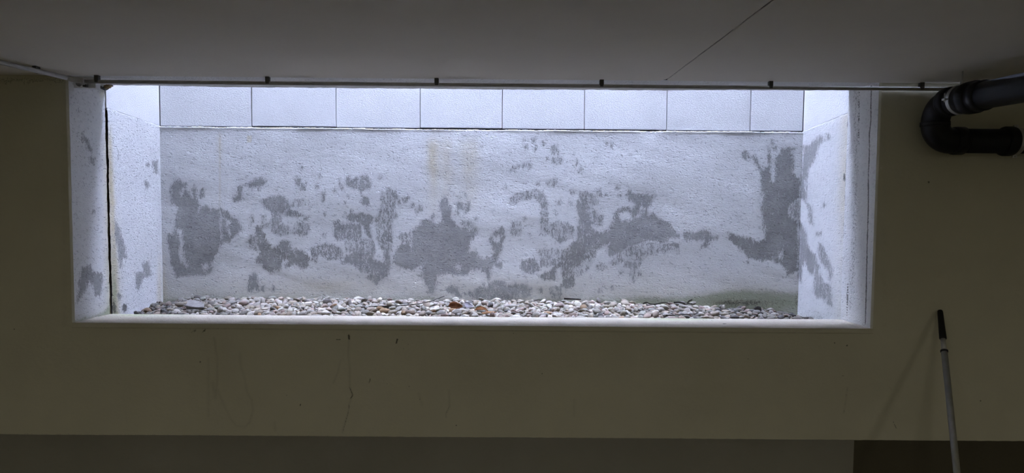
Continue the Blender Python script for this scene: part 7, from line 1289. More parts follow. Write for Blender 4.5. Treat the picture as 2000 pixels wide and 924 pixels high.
1448,335,82,159,-68,-70,42,36,17,21,79,382,89,-135,-22,41,29,21,15,15,725,599,109,20,-1,-167,34,21,19,25,-353,694,127,-2,0,101,31,27,15,11,
1262,445,96,6,38,-42,28,24,15,44,-821,806,122,-20,9,-119,28,22,14,13,-310,845,123,-14,1,167,30,19,11,6,79,629,109,-53,4,-142,33,22,16,40,
1293,571,89,-21,-74,99,26,23,10,9,-795,699,125,20,-7,-75,35,24,14,10,-1085,420,89,21,-4,56,23,18,12,20,-1322,690,115,18,-2,81,32,27,18,29,
839,577,94,-9,2,-19,36,22,16,39,-1160,873,129,-17,8,167,37,27,20,16,1148,493,87,19,4,-17,39,25,20,9,214,373,85,173,-5,86,40,33,15,10,
941,506,92,62,-35,-121,30,22,13,11,-1576,744,119,165,19,-19,27,21,10,12,440,683,107,-20,3,147,23,20,12,21,-231,715,121,53,-46,138,31,24,15,6,
1437,832,84,179,-25,-105,32,21,15,47,-978,534,99,-8,-3,69,22,15,12,8,657,511,97,12,52,41,22,15,12,3,178,812,121,-172,-15,35,38,27,16,12,
774,456,86,-5,7,120,24,15,9,37,-1506,713,125,-173,24,115,49,32,23,22,-1221,472,92,-15,16,169,18,12,7,17,-230,624,119,50,6,57,28,19,15,18,
-141,362,82,172,8,-7,29,24,13,27,-820,753,121,-31,-25,-108,31,20,15,37,-536,390,92,18,8,-22,18,14,7,14,-1559,861,126,-6,-12,157,26,17,9,31,
598,791,113,-10,-13,-139,33,23,16,35,-1972,786,116,14,7,-108,26,20,10,28,746,632,106,-131,27,-116,37,33,18,8,-11,821,124,35,21,129,27,21,14,9,
427,579,99,164,-4,146,28,18,12,18,-1579,537,109,71,-35,-126,39,25,21,51,-1502,701,113,9,1,-170,23,17,9,20,-694,408,106,-47,-51,-169,32,27,13,5,
1578,683,69,10,-6,137,29,20,15,14,-564,362,87,-3,28,-76,38,27,18,15,-1775,690,117,23,-18,8,31,24,12,34,-486,369,99,-122,20,24,28,23,11,20,
-1010,573,106,-40,-1,-103,37,26,16,29,323,517,111,40,-9,-91,31,24,15,14,-1455,537,101,8,-10,-23,29,24,13,15,-1322,493,98,13,-11,-176,28,25,15,16,
68,449,101,13,12,170,32,23,14,9,-2036,515,76,-137,28,92,35,31,16,34,-1033,792,128,57,-26,-135,42,29,17,3,462,693,111,-8,-8,124,37,31,21,12,
1021,717,105,10,36,147,41,31,17,37,-1561,440,94,-18,-18,22,28,23,15,14,-1244,440,90,2,-13,15,25,22,11,23,1057,374,84,-59,-4,-17,27,24,10,16,
482,706,120,47,48,57,47,31,19,9,-1532,676,114,-20,-6,-142,31,26,14,26,796,552,110,-179,-7,-138,40,32,15,36,-1114,486,111,-39,12,39,26,18,12,29,
-1037,549,102,124,-48,105,18,15,10,14,-723,404,85,167,10,-85,22,14,8,39,470,625,107,69,11,21,33,22,12,48,-335,358,80,-2,-15,118,18,16,8,18,
-104,626,109,-33,12,-40,28,22,11,3,-1512,587,107,-172,-17,47,29,22,15,4,-244,486,96,21,6,-58,25,22,14,21,515,650,106,30,-7,55,28,25,14,14,
-256,740,115,42,-11,117,18,11,9,15,-1899,481,102,-162,13,89,51,32,20,40,-598,558,115,-14,-26,147,32,27,13,18,-1480,336,78,-159,2,-16,26,22,10,28,
825,697,113,136,12,37,32,24,16,5,1066,648,94,-15,31,-125,29,26,11,6,-396,561,106,-99,-12,156,34,22,19,32,1081,828,116,20,27,100,53,34,25,33,
-1936,612,106,-172,26,-109,31,20,16,42,-1724,504,103,58,-22,91,35,23,18,19,-482,829,130,3,-19,79,26,22,11,28,238,625,105,-23,10,-73,25,16,14,13,
1145,647,98,41,-78,-19,35,30,16,16,7,579,111,92,9,-18,33,30,14,1,477,481,102,29,4,176,26,21,12,12,-530,863,126,-24,5,-178,32,20,14,5,
-450,582,114,13,-12,-158,35,28,19,6,58,627,104,0,7,-26,18,13,8,15,-325,619,109,17,-2,-51,37,23,17,32,-1199,486,109,29,-3,1,34,24,15,1,
-448,521,110,-9,19,38,34,28,15,26,-899,714,115,152,0,-159,34,26,14,11,-1183,730,115,-76,-27,-137,19,12,10,38,-1641,459,95,153,-6,-76,29,21,16,1,
543,521,102,23,-10,-117,32,24,12,10,-795,333,84,-88,-48,-164,28,21,15,11,-1445,393,86,7,-10,50,18,12,10,37,-1261,447,100,7,29,93,41,29,21,30,
-1855,369,82,-7,6,-101,22,18,8,31,-1530,603,115,-18,19,59,53,37,21,0,781,606,114,82,7,66,42,31,19,33,664,425,90,22,-10,-105,26,16,9,18,
15,639,107,-1,-15,164,24,19,10,27,141,455,95,16,-9,60,38,34,19,20,-1364,667,119,5,-13,170,23,17,8,13,454,417,87,-56,4,-85,23,16,10,31,
-501,726,117,21,10,-81,33,22,17,8,470,429,98,-70,-20,-50,39,34,22,1,-813,422,103,34,10,-120,25,21,10,10,-2046,667,93,-45,-65,42,28,23,12,43,
1410,474,85,32,11,105,32,27,14,36,-1591,716,120,-54,-8,165,29,25,12,29,227,519,101,38,11,-97,34,30,16,30,-739,821,124,-9,-11,-172,31,28,17,23,
-1850,697,114,12,-9,50,26,20,11,32,-728,763,123,-166,9,67,42,34,23,9,-1561,595,109,-30,3,-103,34,29,17,2,535,676,115,30,32,42,44,28,21,3,
-1892,749,117,-14,0,80,21,18,9,21,-1629,351,83,2,-2,137,37,26,15,14,-1228,631,120,173,9,-63,36,25,16,31,762,615,111,141,-6,54,31,26,15,1,
794,680,99,12,-8,-8,35,26,13,19,538,452,89,1,17,127,22,14,10,4,766,783,105,14,4,-71,25,22,12,13,-1606,691,130,12,17,-62,44,38,18,14,
1701,768,71,160,16,-170,40,26,22,47,-232,818,124,162,-6,47,31,24,14,16,-2090,801,103,103,-39,-65,33,27,13,33,-1166,702,132,16,17,65,42,37,24,42,
315,809,115,11,-16,119,23,16,10,27,764,579,115,15,10,-49,28,25,14,44,225,824,118,0,13,-110,23,15,11,14,-1080,582,115,-154,-12,172,29,25,15,39,
896,565,103,-40,-61,-88,42,29,15,32,709,664,117,22,11,14,34,27,19,17,1183,603,95,113,-34,-52,37,32,14,19,-1190,384,100,170,-5,80,33,27,18,4,
331,433,87,-20,4,-176,24,18,9,37,655,358,82,-13,-11,142,26,18,15,39,-157,379,85,0,-17,90,26,19,14,17,340,622,109,-49,-17,166,35,30,16,4,
-2032,776,106,-17,21,161,35,27,13,53,-1805,789,126,-14,1,168,39,31,17,22,203,642,105,5,0,-155,25,21,10,7,-1752,655,120,-65,-29,129,36,25,16,16,
-1913,593,107,78,3,-85,33,21,14,34,-1538,582,104,163,-3,-179,28,23,10,27,-1383,750,123,23,-13,-134,39,31,21,5,-1453,714,116,-13,0,-156,31,26,15,38,
302,454,97,-92,56,18,28,23,11,23,-1887,791,122,15,3,123,22,16,12,8,-129,862,127,6,-3,-93,41,36,16,1,-1034,746,126,-44,17,-42,28,20,15,26,
-647,365,102,-158,-1,105,24,20,10,3,-1001,829,124,-16,3,-180,27,18,15,28,99,770,119,-16,18,14,31,20,12,21,46,764,124,174,20,113,46,37,18,14,
821,775,105,178,18,133,29,19,14,39,-1762,868,129,23,-11,80,18,12,10,32,-1962,494,88,-31,-18,80,38,27,16,34,503,435,86,-9,-12,-160,18,16,8,19,
670,469,107,-167,58,-22,28,21,12,45,961,445,90,176,10,-90,26,23,9,33,-1362,652,110,-17,-7,66,32,23,14,18,-710,619,116,12,-20,160,34,29,18,35,
-1299,417,99,6,-18,10,34,21,15,12,410,761,116,-47,5,54,29,25,12,29,-286,365,90,11,-16,78,29,22,16,15,-850,508,110,7,25,-38,37,30,21,8,
-362,342,81,-24,18,-62,26,21,13,17,-935,566,115,170,-22,177,44,39,19,2,-219,671,109,20,-8,-34,18,13,10,3,-1188,596,122,-58,-70,154,32,22,19,20,
516,699,112,45,-25,168,24,15,11,16,271,758,124,4,-23,6,37,29,18,9,-534,679,121,-2,28,-65,38,30,14,18,713,819,109,12,-19,147,24,19,14,11,
-1732,627,115,37,-23,112,31,24,15,12,-54,759,129,148,39,79,48,38,23,21,1739,756,64,-163,-13,-93,31,23,17,14,-984,783,119,-164,1,63,26,20,13,7,
-1488,365,83,-19,10,-160,27,18,14,24,-215,647,114,31,-22,-177,36,30,16,9,1111,821,108,-175,8,-155,40,36,18,19,-1357,825,122,12,0,-92,23,20,10,12,
1411,585,78,-23,15,98,26,22,13,53,-859,393,84,-16,-2,138,18,13,8,22,-223,403,98,11,-15,-166,29,24,14,23,-1939,850,127,17,11,-121,33,25,16,40,
-1678,523,99,21,5,19,20,16,10,18,886,661,107,132,-8,-163,40,25,14,19,-820,603,113,55,21,-80,25,21,14,28,-353,478,109,-166,-7,-18,42,38,16,21,
-1912,750,122,-14,-17,15,43,31,17,47,638,727,105,-26,-1,3,18,11,10,34,-1135,704,114,-106,-14,133,22,13,10,19,-12,430,94,-35,11,-146,35,23,19,20,
744,519,96,35,-24,97,34,30,14,15,-74,568,111,51,-2,33,27,21,11,24,-1245,728,116,47,-29,-19,21,17,8,34,-721,694,115,-25,-16,-9,31,21,15,61,
-2086,750,91,170,-24,38,33,23,17,46,957,608,100,-13,40,-14,24,20,13,32,643,494,93,-5,22,-13,30,20,12,25,-438,707,129,129,-37,68,39,29,23,11,
329,510,98,17,5,-121,38,24,17,29,772,741,117,-136,-10,92,34,22,19,22,1056,508,97,-108,-65,169,33,28,19,39,565,634,107,-165,20,144,38,31,18,8,
-1056,356,99,-161,44,-33,29,25,16,18,-500,543,117,-3,-4,147,34,24,16,5,-139,829,122,9,6,-8,30,21,11,30,-1056,591,104,-6,-16,109,32,21,13,31,
-32,343,98,15,0,118,43,29,21,24,-946,757,117,-8,-19,141,19,14,10,25,-31,734,121,-140,-22,-151,40,26,15,18,-547,341,88,48,10,19,45,40,23,19,
320,743,111,-5,6,-64,25,22,10,4,-902,340,84,168,-20,-31,36,29,16,21,1128,637,106,-56,13,-60,38,30,22,38,104,332,83,104,16,-4,30,24,13,47,
-458,741,132,-159,2,-82,53,46,28,17,-1702,698,119,8,19,-64,34,28,19,10,1347,870,84,-7,-13,-57,25,17,12,27,-527,419,112,49,-16,-32,38,33,18,12,
-1255,822,129,12,26,147,40,27,15,13,378,500,99,-31,-31,50,34,22,20,22,-681,864,124,176,0,55,27,22,11,15,-1326,386,85,12,-4,-37,33,27,12,33,
-1940,703,111,-175,37,-133,18,14,10,34,-1530,758,118,12,-15,78,29,21,11,11,793,752,115,65,-14,64,32,21,17,12,-1663,530,113,-78,-36,-99,46,38,25,21,
-734,543,113,9,9,-31,37,30,15,6,-421,798,121,-6,-12,-174,31,27,13,31,-118,367,87,33,-10,86,31,26,17,24,-1329,612,119,180,-18,61,38,25,19,2,
-36,474,94,-14,4,-169,22,19,12,20,331,459,95,145,-53,-110,24,18,11,13,64,673,111,72,2,40,24,18,12,14,833,664,100,-5,-4,2,36,22,18,23,
-1427,641,110,-37,15,-139,26,16,13,24,-772,794,127,6,83,-99,29,25,16,17,-551,757,116,20,10,-67,22,15,10,2,1323,718,96,-11,2,66,43,32,19,11,
120,764,117,172,24,-86,26,17,11,30,265,337,83,-18,-38,135,32,24,16,8,1197,361,80,129,16,-50,28,18,13,9,321,637,107,-6,-34,52,31,20,12,10,
377,850,121,155,-1,-159,35,30,20,11,827,530,110,-33,-1,-179,44,28,17,28,-1282,702,113,11,6,-2,30,24,12,30,-68,431,95,44,-11,-126,33,25,12,16,
-1739,550,105,-52,2,-28,26,20,13,9,-1462,853,126,5,5,139,25,23,13,26,13,792,123,70,-31,154,22,20,11,35,-1931,412,85,-162,-9,20,27,20,14,22,
1244,798,95,-74,-33,85,32,23,14,39,499,341,83,-10,28,-54,37,33,16,8,-1887,387,85,-19,-10,49,21,14,10,50,1344,465,90,53,43,67,43,27,21,43,
-437,472,96,29,39,13,23,20,13,60,1584,666,71,34,64,106,21,19,8,30,390,337,79,-5,1,53,28,21,13,8,-481,804,128,0,-27,177,41,27,22,9,
-1292,551,115,18,-3,127,36,24,21,58,-1748,462,93,175,8,147,22,19,9,53,-2042,635,85,-161,-9,-23,44,33,16,62,155,763,114,-4,-18,73,18,12,10,15,
1050,680,97,-54,-52,-163,30,25,13,24,-1663,675,120,33,0,91,22,18,8,17,160,762,127,23,-5,3,34,24,17,18,-997,367,85,172,-17,0,32,20,15,27,
-200,510,97,-1,6,70,31,26,12,5,826,473,114,16,-16,-5,47,39,21,6,-1583,340,86,19,-24,-131,39,30,15,23,-1110,818,123,1,15,-166,28,19,15,8,
-807,466,92,3,11,-62,21,15,9,25,-69,722,126,-31,-31,-167,33,28,17,2,-1593,872,132,7,-13,-149,37,32,19,11,1566,536,68,43,29,-163,25,17,11,46,
-532,834,129,-10,-32,-102,39,33,17,15,-1247,748,124,23,-28,148,35,31,19,16,1280,338,81,24,25,6,35,29,13,25,564,680,116,-157,55,98,40,34,21,11,
511,567,104,94,4,-53,29,18,17,20,-687,716,130,-3,0,-75,40,29,20,21,533,869,124,173,30,-20,38,30,21,6,-762,560,102,-19,7,-46,31,22,12,23,
-935,584,103,7,-8,40,25,17,10,32,-9,501,94,24,7,-42,18,13,8,9,726,340,81,-16,-16,71,36,28,18,34,-781,808,120,-18,1,175,25,18,10,27,
-2064,743,96,-86,-19,92,31,20,17,36,-1085,692,118,77,14,-62,30,24,15,5,-1307,452,91,-6,10,142,18,12,10,48,184,512,106,-11,-12,92,29,19,12,25,
-600,709,114,-25,-4,163,29,20,13,18,753,443,100,11,-8,143,47,38,18,45,-1712,514,97,-16,-1,140,18,14,7,38,-1453,683,118,-21,26,-122,44,31,18,15,
-1840,564,106,-6,-33,173,23,15,10,41,-1289,447,93,-77,15,-26,25,16,13,2,584,514,99,21,37,90,28,21,15,3,-726,357,82,-2,-19,162,30,25,13,31,
-1835,640,112,14,-7,-60,26,21,15,17,220,334,82,73,0,-12,32,24,18,3,-988,347,84,-36,33,-38,26,20,10,12,1183,462,94,-28,-7,112,39,26,19,13,
1701,666,64,179,-22,-59,46,34,22,14,-550,743,117,-58,-2,172,26,17,10,17,-31,503,97,-25,-4,165,30,20,12,26,-63,366,93,-3,-23,119,25,18,9,19,
-1679,794,123,-19,5,-170,27,23,12,13,255,412,87,19,2,69,24,16,13,22,1193,437,86,55,-35,40,32,21,16,23,784,365,83,-15,2,144,41,28,16,9,
-5,386,94,-15,8,-114,30,24,12,18,-1444,766,118,38,-1,-10,20,15,10,19,-1853,335,80,-18,3,-179,31,21,14,28,1192,812,94,-9,-1,100,38,27,19,14,
-1727,459,92,-18,-3,134,18,12,9,31,-44,372,95,-38,-20,-141,29,24,14,2,-1466,560,105,133,19,-7,27,21,13,27,1371,490,83,-26,31,99,19,16,10,28,
626,842,115,11,-1,-85,34,28,15,21,167,413,105,-102,-29,-151,47,36,24,30,245,595,102,22,10,-46,24,18,13,48,-863,696,128,-152,22,82,36,29,17,9,
51,683,112,36,16,-12,27,21,13,18,897,445,88,31,35,-94,27,18,15,20,-1532,725,116,5,8,-122,25,22,11,14,1320,540,101,179,2,169,36,27,16,47,
-841,866,126,15,5,176,26,18,15,8,1116,678,99,39,-7,-118,26,20,11,17,238,655,107,11,-14,59,36,30,14,3,1610,720,75,7,-8,-29,32,28,13,20,
-1102,629,110,163,4,123,39,27,17,23,-1462,827,126,-2,-27,-33,30,25,12,10,478,642,104,171,14,-129,25,22,12,52,-1692,428,104,69,3,-91,38,29,21,38,
643,417,85,-10,-6,72,23,19,11,15,440,472,107,-15,-17,176,40,25,16,17,680,637,106,72,-8,44,37,30,22,2,593,563,115,-6,-15,-119,38,29,17,19,
1612,583,67,86,40,48,24,17,12,44,-43,604,109,132,53,147,23,15,9,22,-384,691,121,97,33,110,40,26,23,16,271,462,97,113,-14,130,32,27,16,9,
1118,480,91,157,-33,-158,41,31,18,18,78,816,125,154,-3,-39,39,33,20,11,-1356,532,110,2,-2,25,37,32,14,4,-93,794,122,5,6,-175,31,27,17,6,
-2018,542,80,29,30,-132,34,25,13,47,-1586,410,87,23,1,37,22,15,10,16,322,452,94,-96,-20,133,24,21,13,25,-1282,515,97,173,-7,-176,22,15,10,10,
662,412,84,8,1,-165,26,22,10,12,-371,576,102,-10,-3,43,21,19,10,21,648,852,111,4,12,-35,18,15,8,6,-189,671,113,-36,12,-71,29,21,14,25,
-629,806,126,-25,2,-113,56,41,21,10,-1550,660,120,2,-52,137,33,26,18,3,631,764,127,-11,-7,-167,56,50,23,20,-1579,614,109,13,4,10,33,26,15,22,
-1282,470,99,8,33,-68,31,22,17,31,-1614,736,116,7,0,151,21,17,8,25,-581,694,112,-15,-1,-22,28,21,11,10,1217,557,98,162,1,150,44,37,20,35,
765,640,110,-35,-5,109,20,17,8,13,-1878,630,115,-129,-34,-64,30,21,12,38,-1198,649,121,138,45,-116,28,22,15,23,-1830,755,128,60,37,-118,37,26,16,34,
988,727,114,113,-24,129,52,35,20,11,-1552,411,87,-14,-1,153,21,16,10,12,-252,525,100,13,-10,105,30,23,14,13,753,374,85,-38,5,-72,31,26,14,22,
-889,698,124,-136,-49,-114,31,21,13,7,-626,365,98,-118,-36,-87,38,26,22,17,-441,778,119,13,9,-115,29,23,13,18,-1162,397,93,145,-73,1,26,16,15,11,
-713,872,127,5,-5,38,38,26,15,31,383,341,91,-10,-7,16,35,26,15,8,-2025,742,107,19,5,-114,46,36,20,49,661,702,119,-21,12,-82,37,26,16,12,
651,681,109,25,33,12,30,21,14,5,-987,591,114,39,-36,-140,27,24,12,32,-125,530,111,-8,-4,-180,34,27,18,41,402,692,109,16,-7,16,26,23,14,18,
-412,671,128,165,-1,152,38,29,21,11,-894,583,104,73,-1,-142,21,14,11,4,-216,353,102,2,8,-17,37,24,15,6,-1347,866,127,-5,1,85,27,18,15,31,
635,596,113,16,-1,-27,55,42,23,24,1588,682,82,21,-2,77,32,26,16,9,-1661,474,96,8,-13,139,28,19,14,26,-1846,519,101,-17,6,-68,27,19,15,35,
-1684,749,118,-2,4,136,18,15,8,12,-1600,849,125,179,-9,39,23,16,9,29,-1061,439,100,2,2,167,27,19,12,14,-64,836,125,9,-1,169,39,25,16,0,
1254,581,102,172,7,-83,42,29,16,34,-311,488,96,16,-17,44,28,22,13,11,373,478,92,163,-3,-177,25,18,10,4,-154,483,98,-3,-27,164,29,23,12,61,
820,745,117,-16,4,75,41,28,23,22,-1639,631,110,-33,12,-105,26,18,11,48,511,748,108,14,2,-10,23,18,9,17,-1149,382,98,31,11,175,34,22,16,10,
-15,754,130,166,15,-97,36,26,16,11,1328,583,95,37,31,-54,34,22,19,36,-1697,846,129,-26,8,-130,30,19,15,13,1357,386,84,-10,-5,45,52,43,27,22,
787,697,107,-14,-66,-38,29,24,12,15,-366,423,87,-11,12,-115,19,16,8,24,552,622,100,-7,-1,155,20,15,9,33,-1981,585,99,16,-14,171,40,35,23,34,
-699,665,111,16,41,-75,21,13,8,20,-961,738,127,27,-10,-88,20,16,8,13,-475,591,125,-36,-13,-68,31,22,15,23,-1622,453,98,-32,-15,-96,37,26,18,24,
397,772,116,28,39,-128,25,22,14,49,-118,415,92,179,24,-140,34,30,19,10,53,714,128,179,1,22,31,22,14,20,234,417,96,-132,50,8,35,27,20,13,
-195,513,110,-7,9,-40,36,26,17,22,-725,566,113,13,9,93,19,13,9,31,62,413,101,175,-6,-158,34,28,19,8,-1967,534,90,-160,-2,101,23,17,13,41,
1317,870,98,33,46,63,48,35,24,34,-1129,630,109,46,-1,173,27,18,16,5,1108,392,81,48,-16,-143,24,15,10,22,-561,412,86,-6,-15,150,20,13,9,15,
261,547,98,-14,7,27,26,19,10,16,-496,750,117,-21,-14,91,25,18,13,10,-354,723,127,-80,4,56,31,23,15,11,1003,636,94,-59,-9,-84,27,20,12,20,
-1467,364,86,-146,-19,56,28,24,15,21,-1025,629,107,169,-4,-161,25,17,12,6,-720,633,107,6,14,-35,27,22,11,32,-2083,564,71,38,30,-58,38,32,22,41,
-1948,718,113,12,15,-155,28,24,14,34,1623,613,68,72,-14,156,33,25,18,43,-179,798,121,-4,-15,155,26,18,14,7,898,535,106,-12,-8,-34,47,38,21,16,
-269,741,125,46,48,-145,39,30,22,1,567,853,114,169,2,40,26,22,10,27,-1447,641,109,3,12,-136,22,18,12,28,-1383,363,93,155,25,159,48,39,21,14,
770,467,95,26,-6,16,24,18,12,15,727,729,106,77,11,107,23,17,10,40,-165,606,103,11,-4,-6,21,17,8,25,1218,597,102,-173,26,9,47,37,20,13,
-736,684,110,10,8,-55,18,15,8,6,-868,603,106,-27,0,79,28,19,12,39,-17,586,109,19,-59,113,27,21,14,17,-454,335,82,86,7,-25,32,22,18,18,
-1362,839,136,170,-6,81,40,26,20,27,130,862,125,17,-6,48,34,27,16,20,1573,759,78,-126,-25,-55,41,32,17,37,-1004,851,123,-9,6,-144,27,22,10,14,
72,724,113,2,-10,153,28,18,11,31,-948,369,89,-19,-38,35,36,31,19,0,-433,490,106,-5,0,122,30,24,14,1,-1838,780,125,-20,-8,77,36,27,17,18,
-25,806,122,-7,-11,-80,30,23,15,19,-516,491,108,98,34,39,46,33,17,12,-480,733,115,12,-3,108,29,25,12,5,1764,723,53,-92,13,20,36,23,19,46,
59,468,92,-3,-9,79,29,19,11,8,218,800,117,171,-13,-126,28,19,10,33,-139,427,89,-28,-5,144,24,20,10,26,-304,557,107,-1,4,22,26,20,10,22,
-128,639,112,-47,26,-154,32,21,16,15,-1582,370,84,-1,14,-144,33,29,14,8,-683,570,115,88,46,-143,29,25,16,17,-415,554,112,-168,53,-150,40,29,17,10,
328,817,122,-144,-21,166,31,24,17,35,-520,734,121,-46,-19,71,36,29,16,12,-233,516,111,-158,-17,176,52,34,21,13,-121,680,112,-165,-20,-13,26,20,10,30,
-264,506,105,-52,48,-37,38,25,18,7,690,688,120,29,7,68,39,31,21,0,115,582,104,17,6,-58,27,22,16,25,-1685,355,94,-7,-14,66,46,36,19,2,
-880,335,78,-15,2,157,26,19,11,3,1348,536,96,-34,17,-128,24,21,13,36,391,448,94,-110,-18,-177,29,22,12,6,-1405,420,93,-8,-41,90,32,26,16,7,
-991,477,93,-47,-20,176,18,12,9,16,-1587,524,98,2,5,-11,22,19,9,9,-814,724,130,4,-4,-53,38,25,16,35,1649,622,66,19,24,-179,34,29,16,52,
-376,577,114,-21,29,144,36,28,13,14,-1130,605,121,6,-12,-93,44,35,17,23,1523,768,86,-130,-36,-46,44,31,25,41,-533,755,117,15,1,66,27,22,11,18,
337,650,108,-11,-28,113,27,20,14,35,40,795,117,12,-4,85,18,14,7,36,164,462,95,-33,-23,-89,29,19,11,13,1395,868,85,53,-1,149,38,24,17,38,
-1378,564,109,109,29,-111,33,27,14,15,-669,394,102,-171,7,-66,46,33,17,0,-432,864,129,160,-15,99,44,37,20,33,244,549,108,-69,-55,53,38,31,17,34,
825,559,96,-111,30,54,25,19,12,12,-1378,633,110,-7,20,-105,28,20,16,29,-576,778,121,-6,-11,-91,30,21,17,15,-1285,577,108,17,26,131,33,21,17,16,
-295,751,134,-11,16,-48,28,20,12,17,-482,608,114,9,8,36,33,21,15,34,1032,545,93,-50,-31,-120,29,25,12,11,129,395,88,14,5,-137,29,23,16,5,
-116,539,99,-9,-18,142,21,17,12,23,-1595,443,92,-26,5,142,25,22,11,17,-584,536,119,100,-37,100,35,30,20,18,1148,393,83,127,6,47,34,22,12,27,
1124,345,86,-7,-8,37,49,32,27,20,727,868,130,-161,20,-40,56,40,23,21,-1128,557,117,-11,-8,129,39,28,15,15,1061,810,110,10,-17,-39,33,21,18,8,
-2089,678,84,-63,0,104,41,26,20,33,446,557,112,-4,-34,113,39,35,22,10,-105,344,87,-112,4,-120,40,27,23,3,1535,793,87,-166,76,128,39,32,23,52,
-1579,591,105,-15,-10,123,21,17,10,5,-1776,607,114,50,-6,-148,40,26,22,38,-327,560,106,-126,24,-104,36,24,14,56,-1080,823,141,25,23,-142,38,29,18,9,
-869,419,93,33,14,-74,40,27,20,34,-655,702,115,-11,-16,-2,33,22,13,12,-1711,798,125,9,-6,42,41,36,15,23,37,334,80,37,1,-169,29,21,12,24,
1628,689,76,157,-1,-130,35,29,19,33,-533,552,98,-20,0,170,19,12,7,3,218,619,111,166,33,130,38,34,18,5,-1242,608,118,-35,39,-94,30,26,15,46,
-1967,820,121,0,14,-142,28,24,13,57,-1226,531,105,0,-23,-60,41,31,17,34,806,708,104,-35,6,-79,36,22,21,11,1196,799,107,-12,-17,108,32,28,14,4,
-286,337,93,-14,10,-89,26,23,14,21,-1327,445,95,125,-6,38,29,20,15,14,-1672,643,109,-28,1,138,18,15,8,15,-1095,667,112,19,0,71,37,25,17,32,
326,362,84,-162,1,38,29,25,15,17,48,646,122,25,-27,6,28,22,12,26,-1279,487,93,4,-9,-162,21,15,8,27,-1765,635,116,32,8,138,43,32,22,38,
1150,674,104,-6,-8,157,37,31,15,47,782,439,86,-17,10,-148,22,15,13,32,1530,445,74,-112,6,-60,39,28,21,41,-229,666,121,130,54,-163,40,27,18,10,
-245,373,90,-46,-41,17,32,22,13,3,-925,378,90,174,19,143,38,34,17,54,-1903,408,92,-4,-18,82,47,34,21,31,-976,864,132,-156,-10,-97,54,41,20,48,
-174,648,110,17,2,139,27,23,14,33,1091,634,91,13,-2,-167,33,22,15,2,358,814,119,173,-7,-102,36,28,17,3,1344,776,100,36,5,-75,32,20,12,36,
-168,547,101,8,-1,109,27,20,14,6,520,746,120,127,26,-36,38,25,16,31,1003,601,94,26,-3,29,41,29,19,32,1737,704,57,149,25,4,39,32,21,33,
701,631,113,-2,-53,25,29,25,17,10,1222,635,99,-153,-12,6,41,30,15,43,-854,447,92,-42,26,-140,20,15,9,12,1202,338,80,151,-3,-28,33,25,17,29,
-10,375,83,4,14,-61,24,21,10,22,1544,611,76,110,52,118,29,20,14,23,220,568,113,-4,-1,-15,34,31,12,16,-1277,592,107,132,34,15,22,19,11,10,
525,642,115,163,-32,124,34,30,16,11,-753,841,124,15,5,-110,25,21,13,12,-1879,369,83,9,5,-85,22,19,11,47,806,733,106,40,43,106,29,25,13,33,
1412,629,93,8,-41,121,38,25,22,18,-330,382,92,62,23,-92,37,30,16,3,1249,700,104,29,1,169,35,24,15,46,1592,780,80,21,-25,105,46,36,26,15,
-888,364,92,161,-18,-2,53,37,23,24,-238,503,98,63,-2,-15,29,18,16,10,683,747,105,34,1,-54,20,13,10,11,-803,630,114,-149,-50,79,29,21,12,4,
-1172,374,93,-11,-7,98,27,20,12,21,-1615,361,95,-176,5,42,41,29,17,22,243,739,111,23,3,41,21,13,10,16,-1719,643,111,20,3,4,23,18,12,33,
-1480,492,96,162,-11,108,19,15,11,35,544,388,86,14,-7,156,29,21,17,4,-297,778,137,-11,-3,6,44,32,24,13,-17,616,119,-44,-10,121,28,20,16,22,
1092,712,90,0,-9,23,18,16,9,7,1181,749,94,16,-12,124,40,35,21,16,1325,773,91,-175,49,84,36,29,18,9,-657,595,122,21,6,-41,36,30,14,50,
-1433,705,117,36,15,-113,33,25,14,27,1136,544,93,154,12,118,39,32,22,28,678,730,117,-10,9,-113,24,16,10,40,-1500,867,131,5,13,-68,39,32,19,1,
278,480,95,162,14,132,35,23,14,3,98,587,116,-154,3,-147,39,35,19,12,-33,703,111,174,2,-176,21,17,8,22,-1300,622,108,18,1,-154,27,19,15,7,
-835,811,120,-15,13,-99,19,12,10,16,518,456,103,-173,1,-166,40,30,15,2,1311,794,87,10,-14,-133,35,24,16,11,967,396,86,-14,16,-51,34,24,13,20,
323,869,120,2,10,9,26,18,10,29,-15,451,96,124,-37,-107,26,20,12,14,-1270,429,91,-11,-16,165,30,21,16,23]
PA = np.array(PEBBLES, float).reshape(-1, 10); N = len(PA)
pos = PA[:, :3]*.001+np.array([0, 0, 1.0]); size = PA[:, 6:9]*.0005
kk = PA[:, 9].astype(int); shp, cls = kk & 7, kk >> 3
rotM = [Euler([math.radians(v) for v in r_]).to_matrix() for r_ in PA[:, 3:6]]
def pebble_mesh(k):
    bm = bmesh.new(); bmesh.ops.create_icosphere(bm, subdivisions=2, radius=1); off = Vector((k*7.3, k*3.1, 1.7))
    for vv in bm.verts:
        vv.co *= 1+.22*mnoise.noise(vv.co*1.1+off); vv.co.x *= 1+.12*math.copysign(1, vv.co.y)*vv.co.y*math.sin(k*2.)
    me = bpy.data.meshes.new('pebble'); bm.to_mesh(me); bm.free(); me.polygons.foreach_set('use_smooth', [True]*len(me.polygons)); return me
M_peb = mat_stone('pebble_stone', 'object'); M_gravel = mat_stone('gravel_stone', 'attr')
PM = [pebble_mesh(k) for k in range(8)]
for m_ in PM: m_.materials.append(M_peb)
COL = [(.52, .475, .40), (.32, .295, .25), (.335, .28, .21), (.33, .245, .20), (.19, .172, .145), (.08, .074, .068), (.15, .105, .07), (.30, .185, .095)]
CN = ['off-white', 'light grey', 'warm beige', 'pale pinkish', 'mid grey', 'slate grey', 'dull brown', 'orange tan']
rp = np.random.RandomState(4)
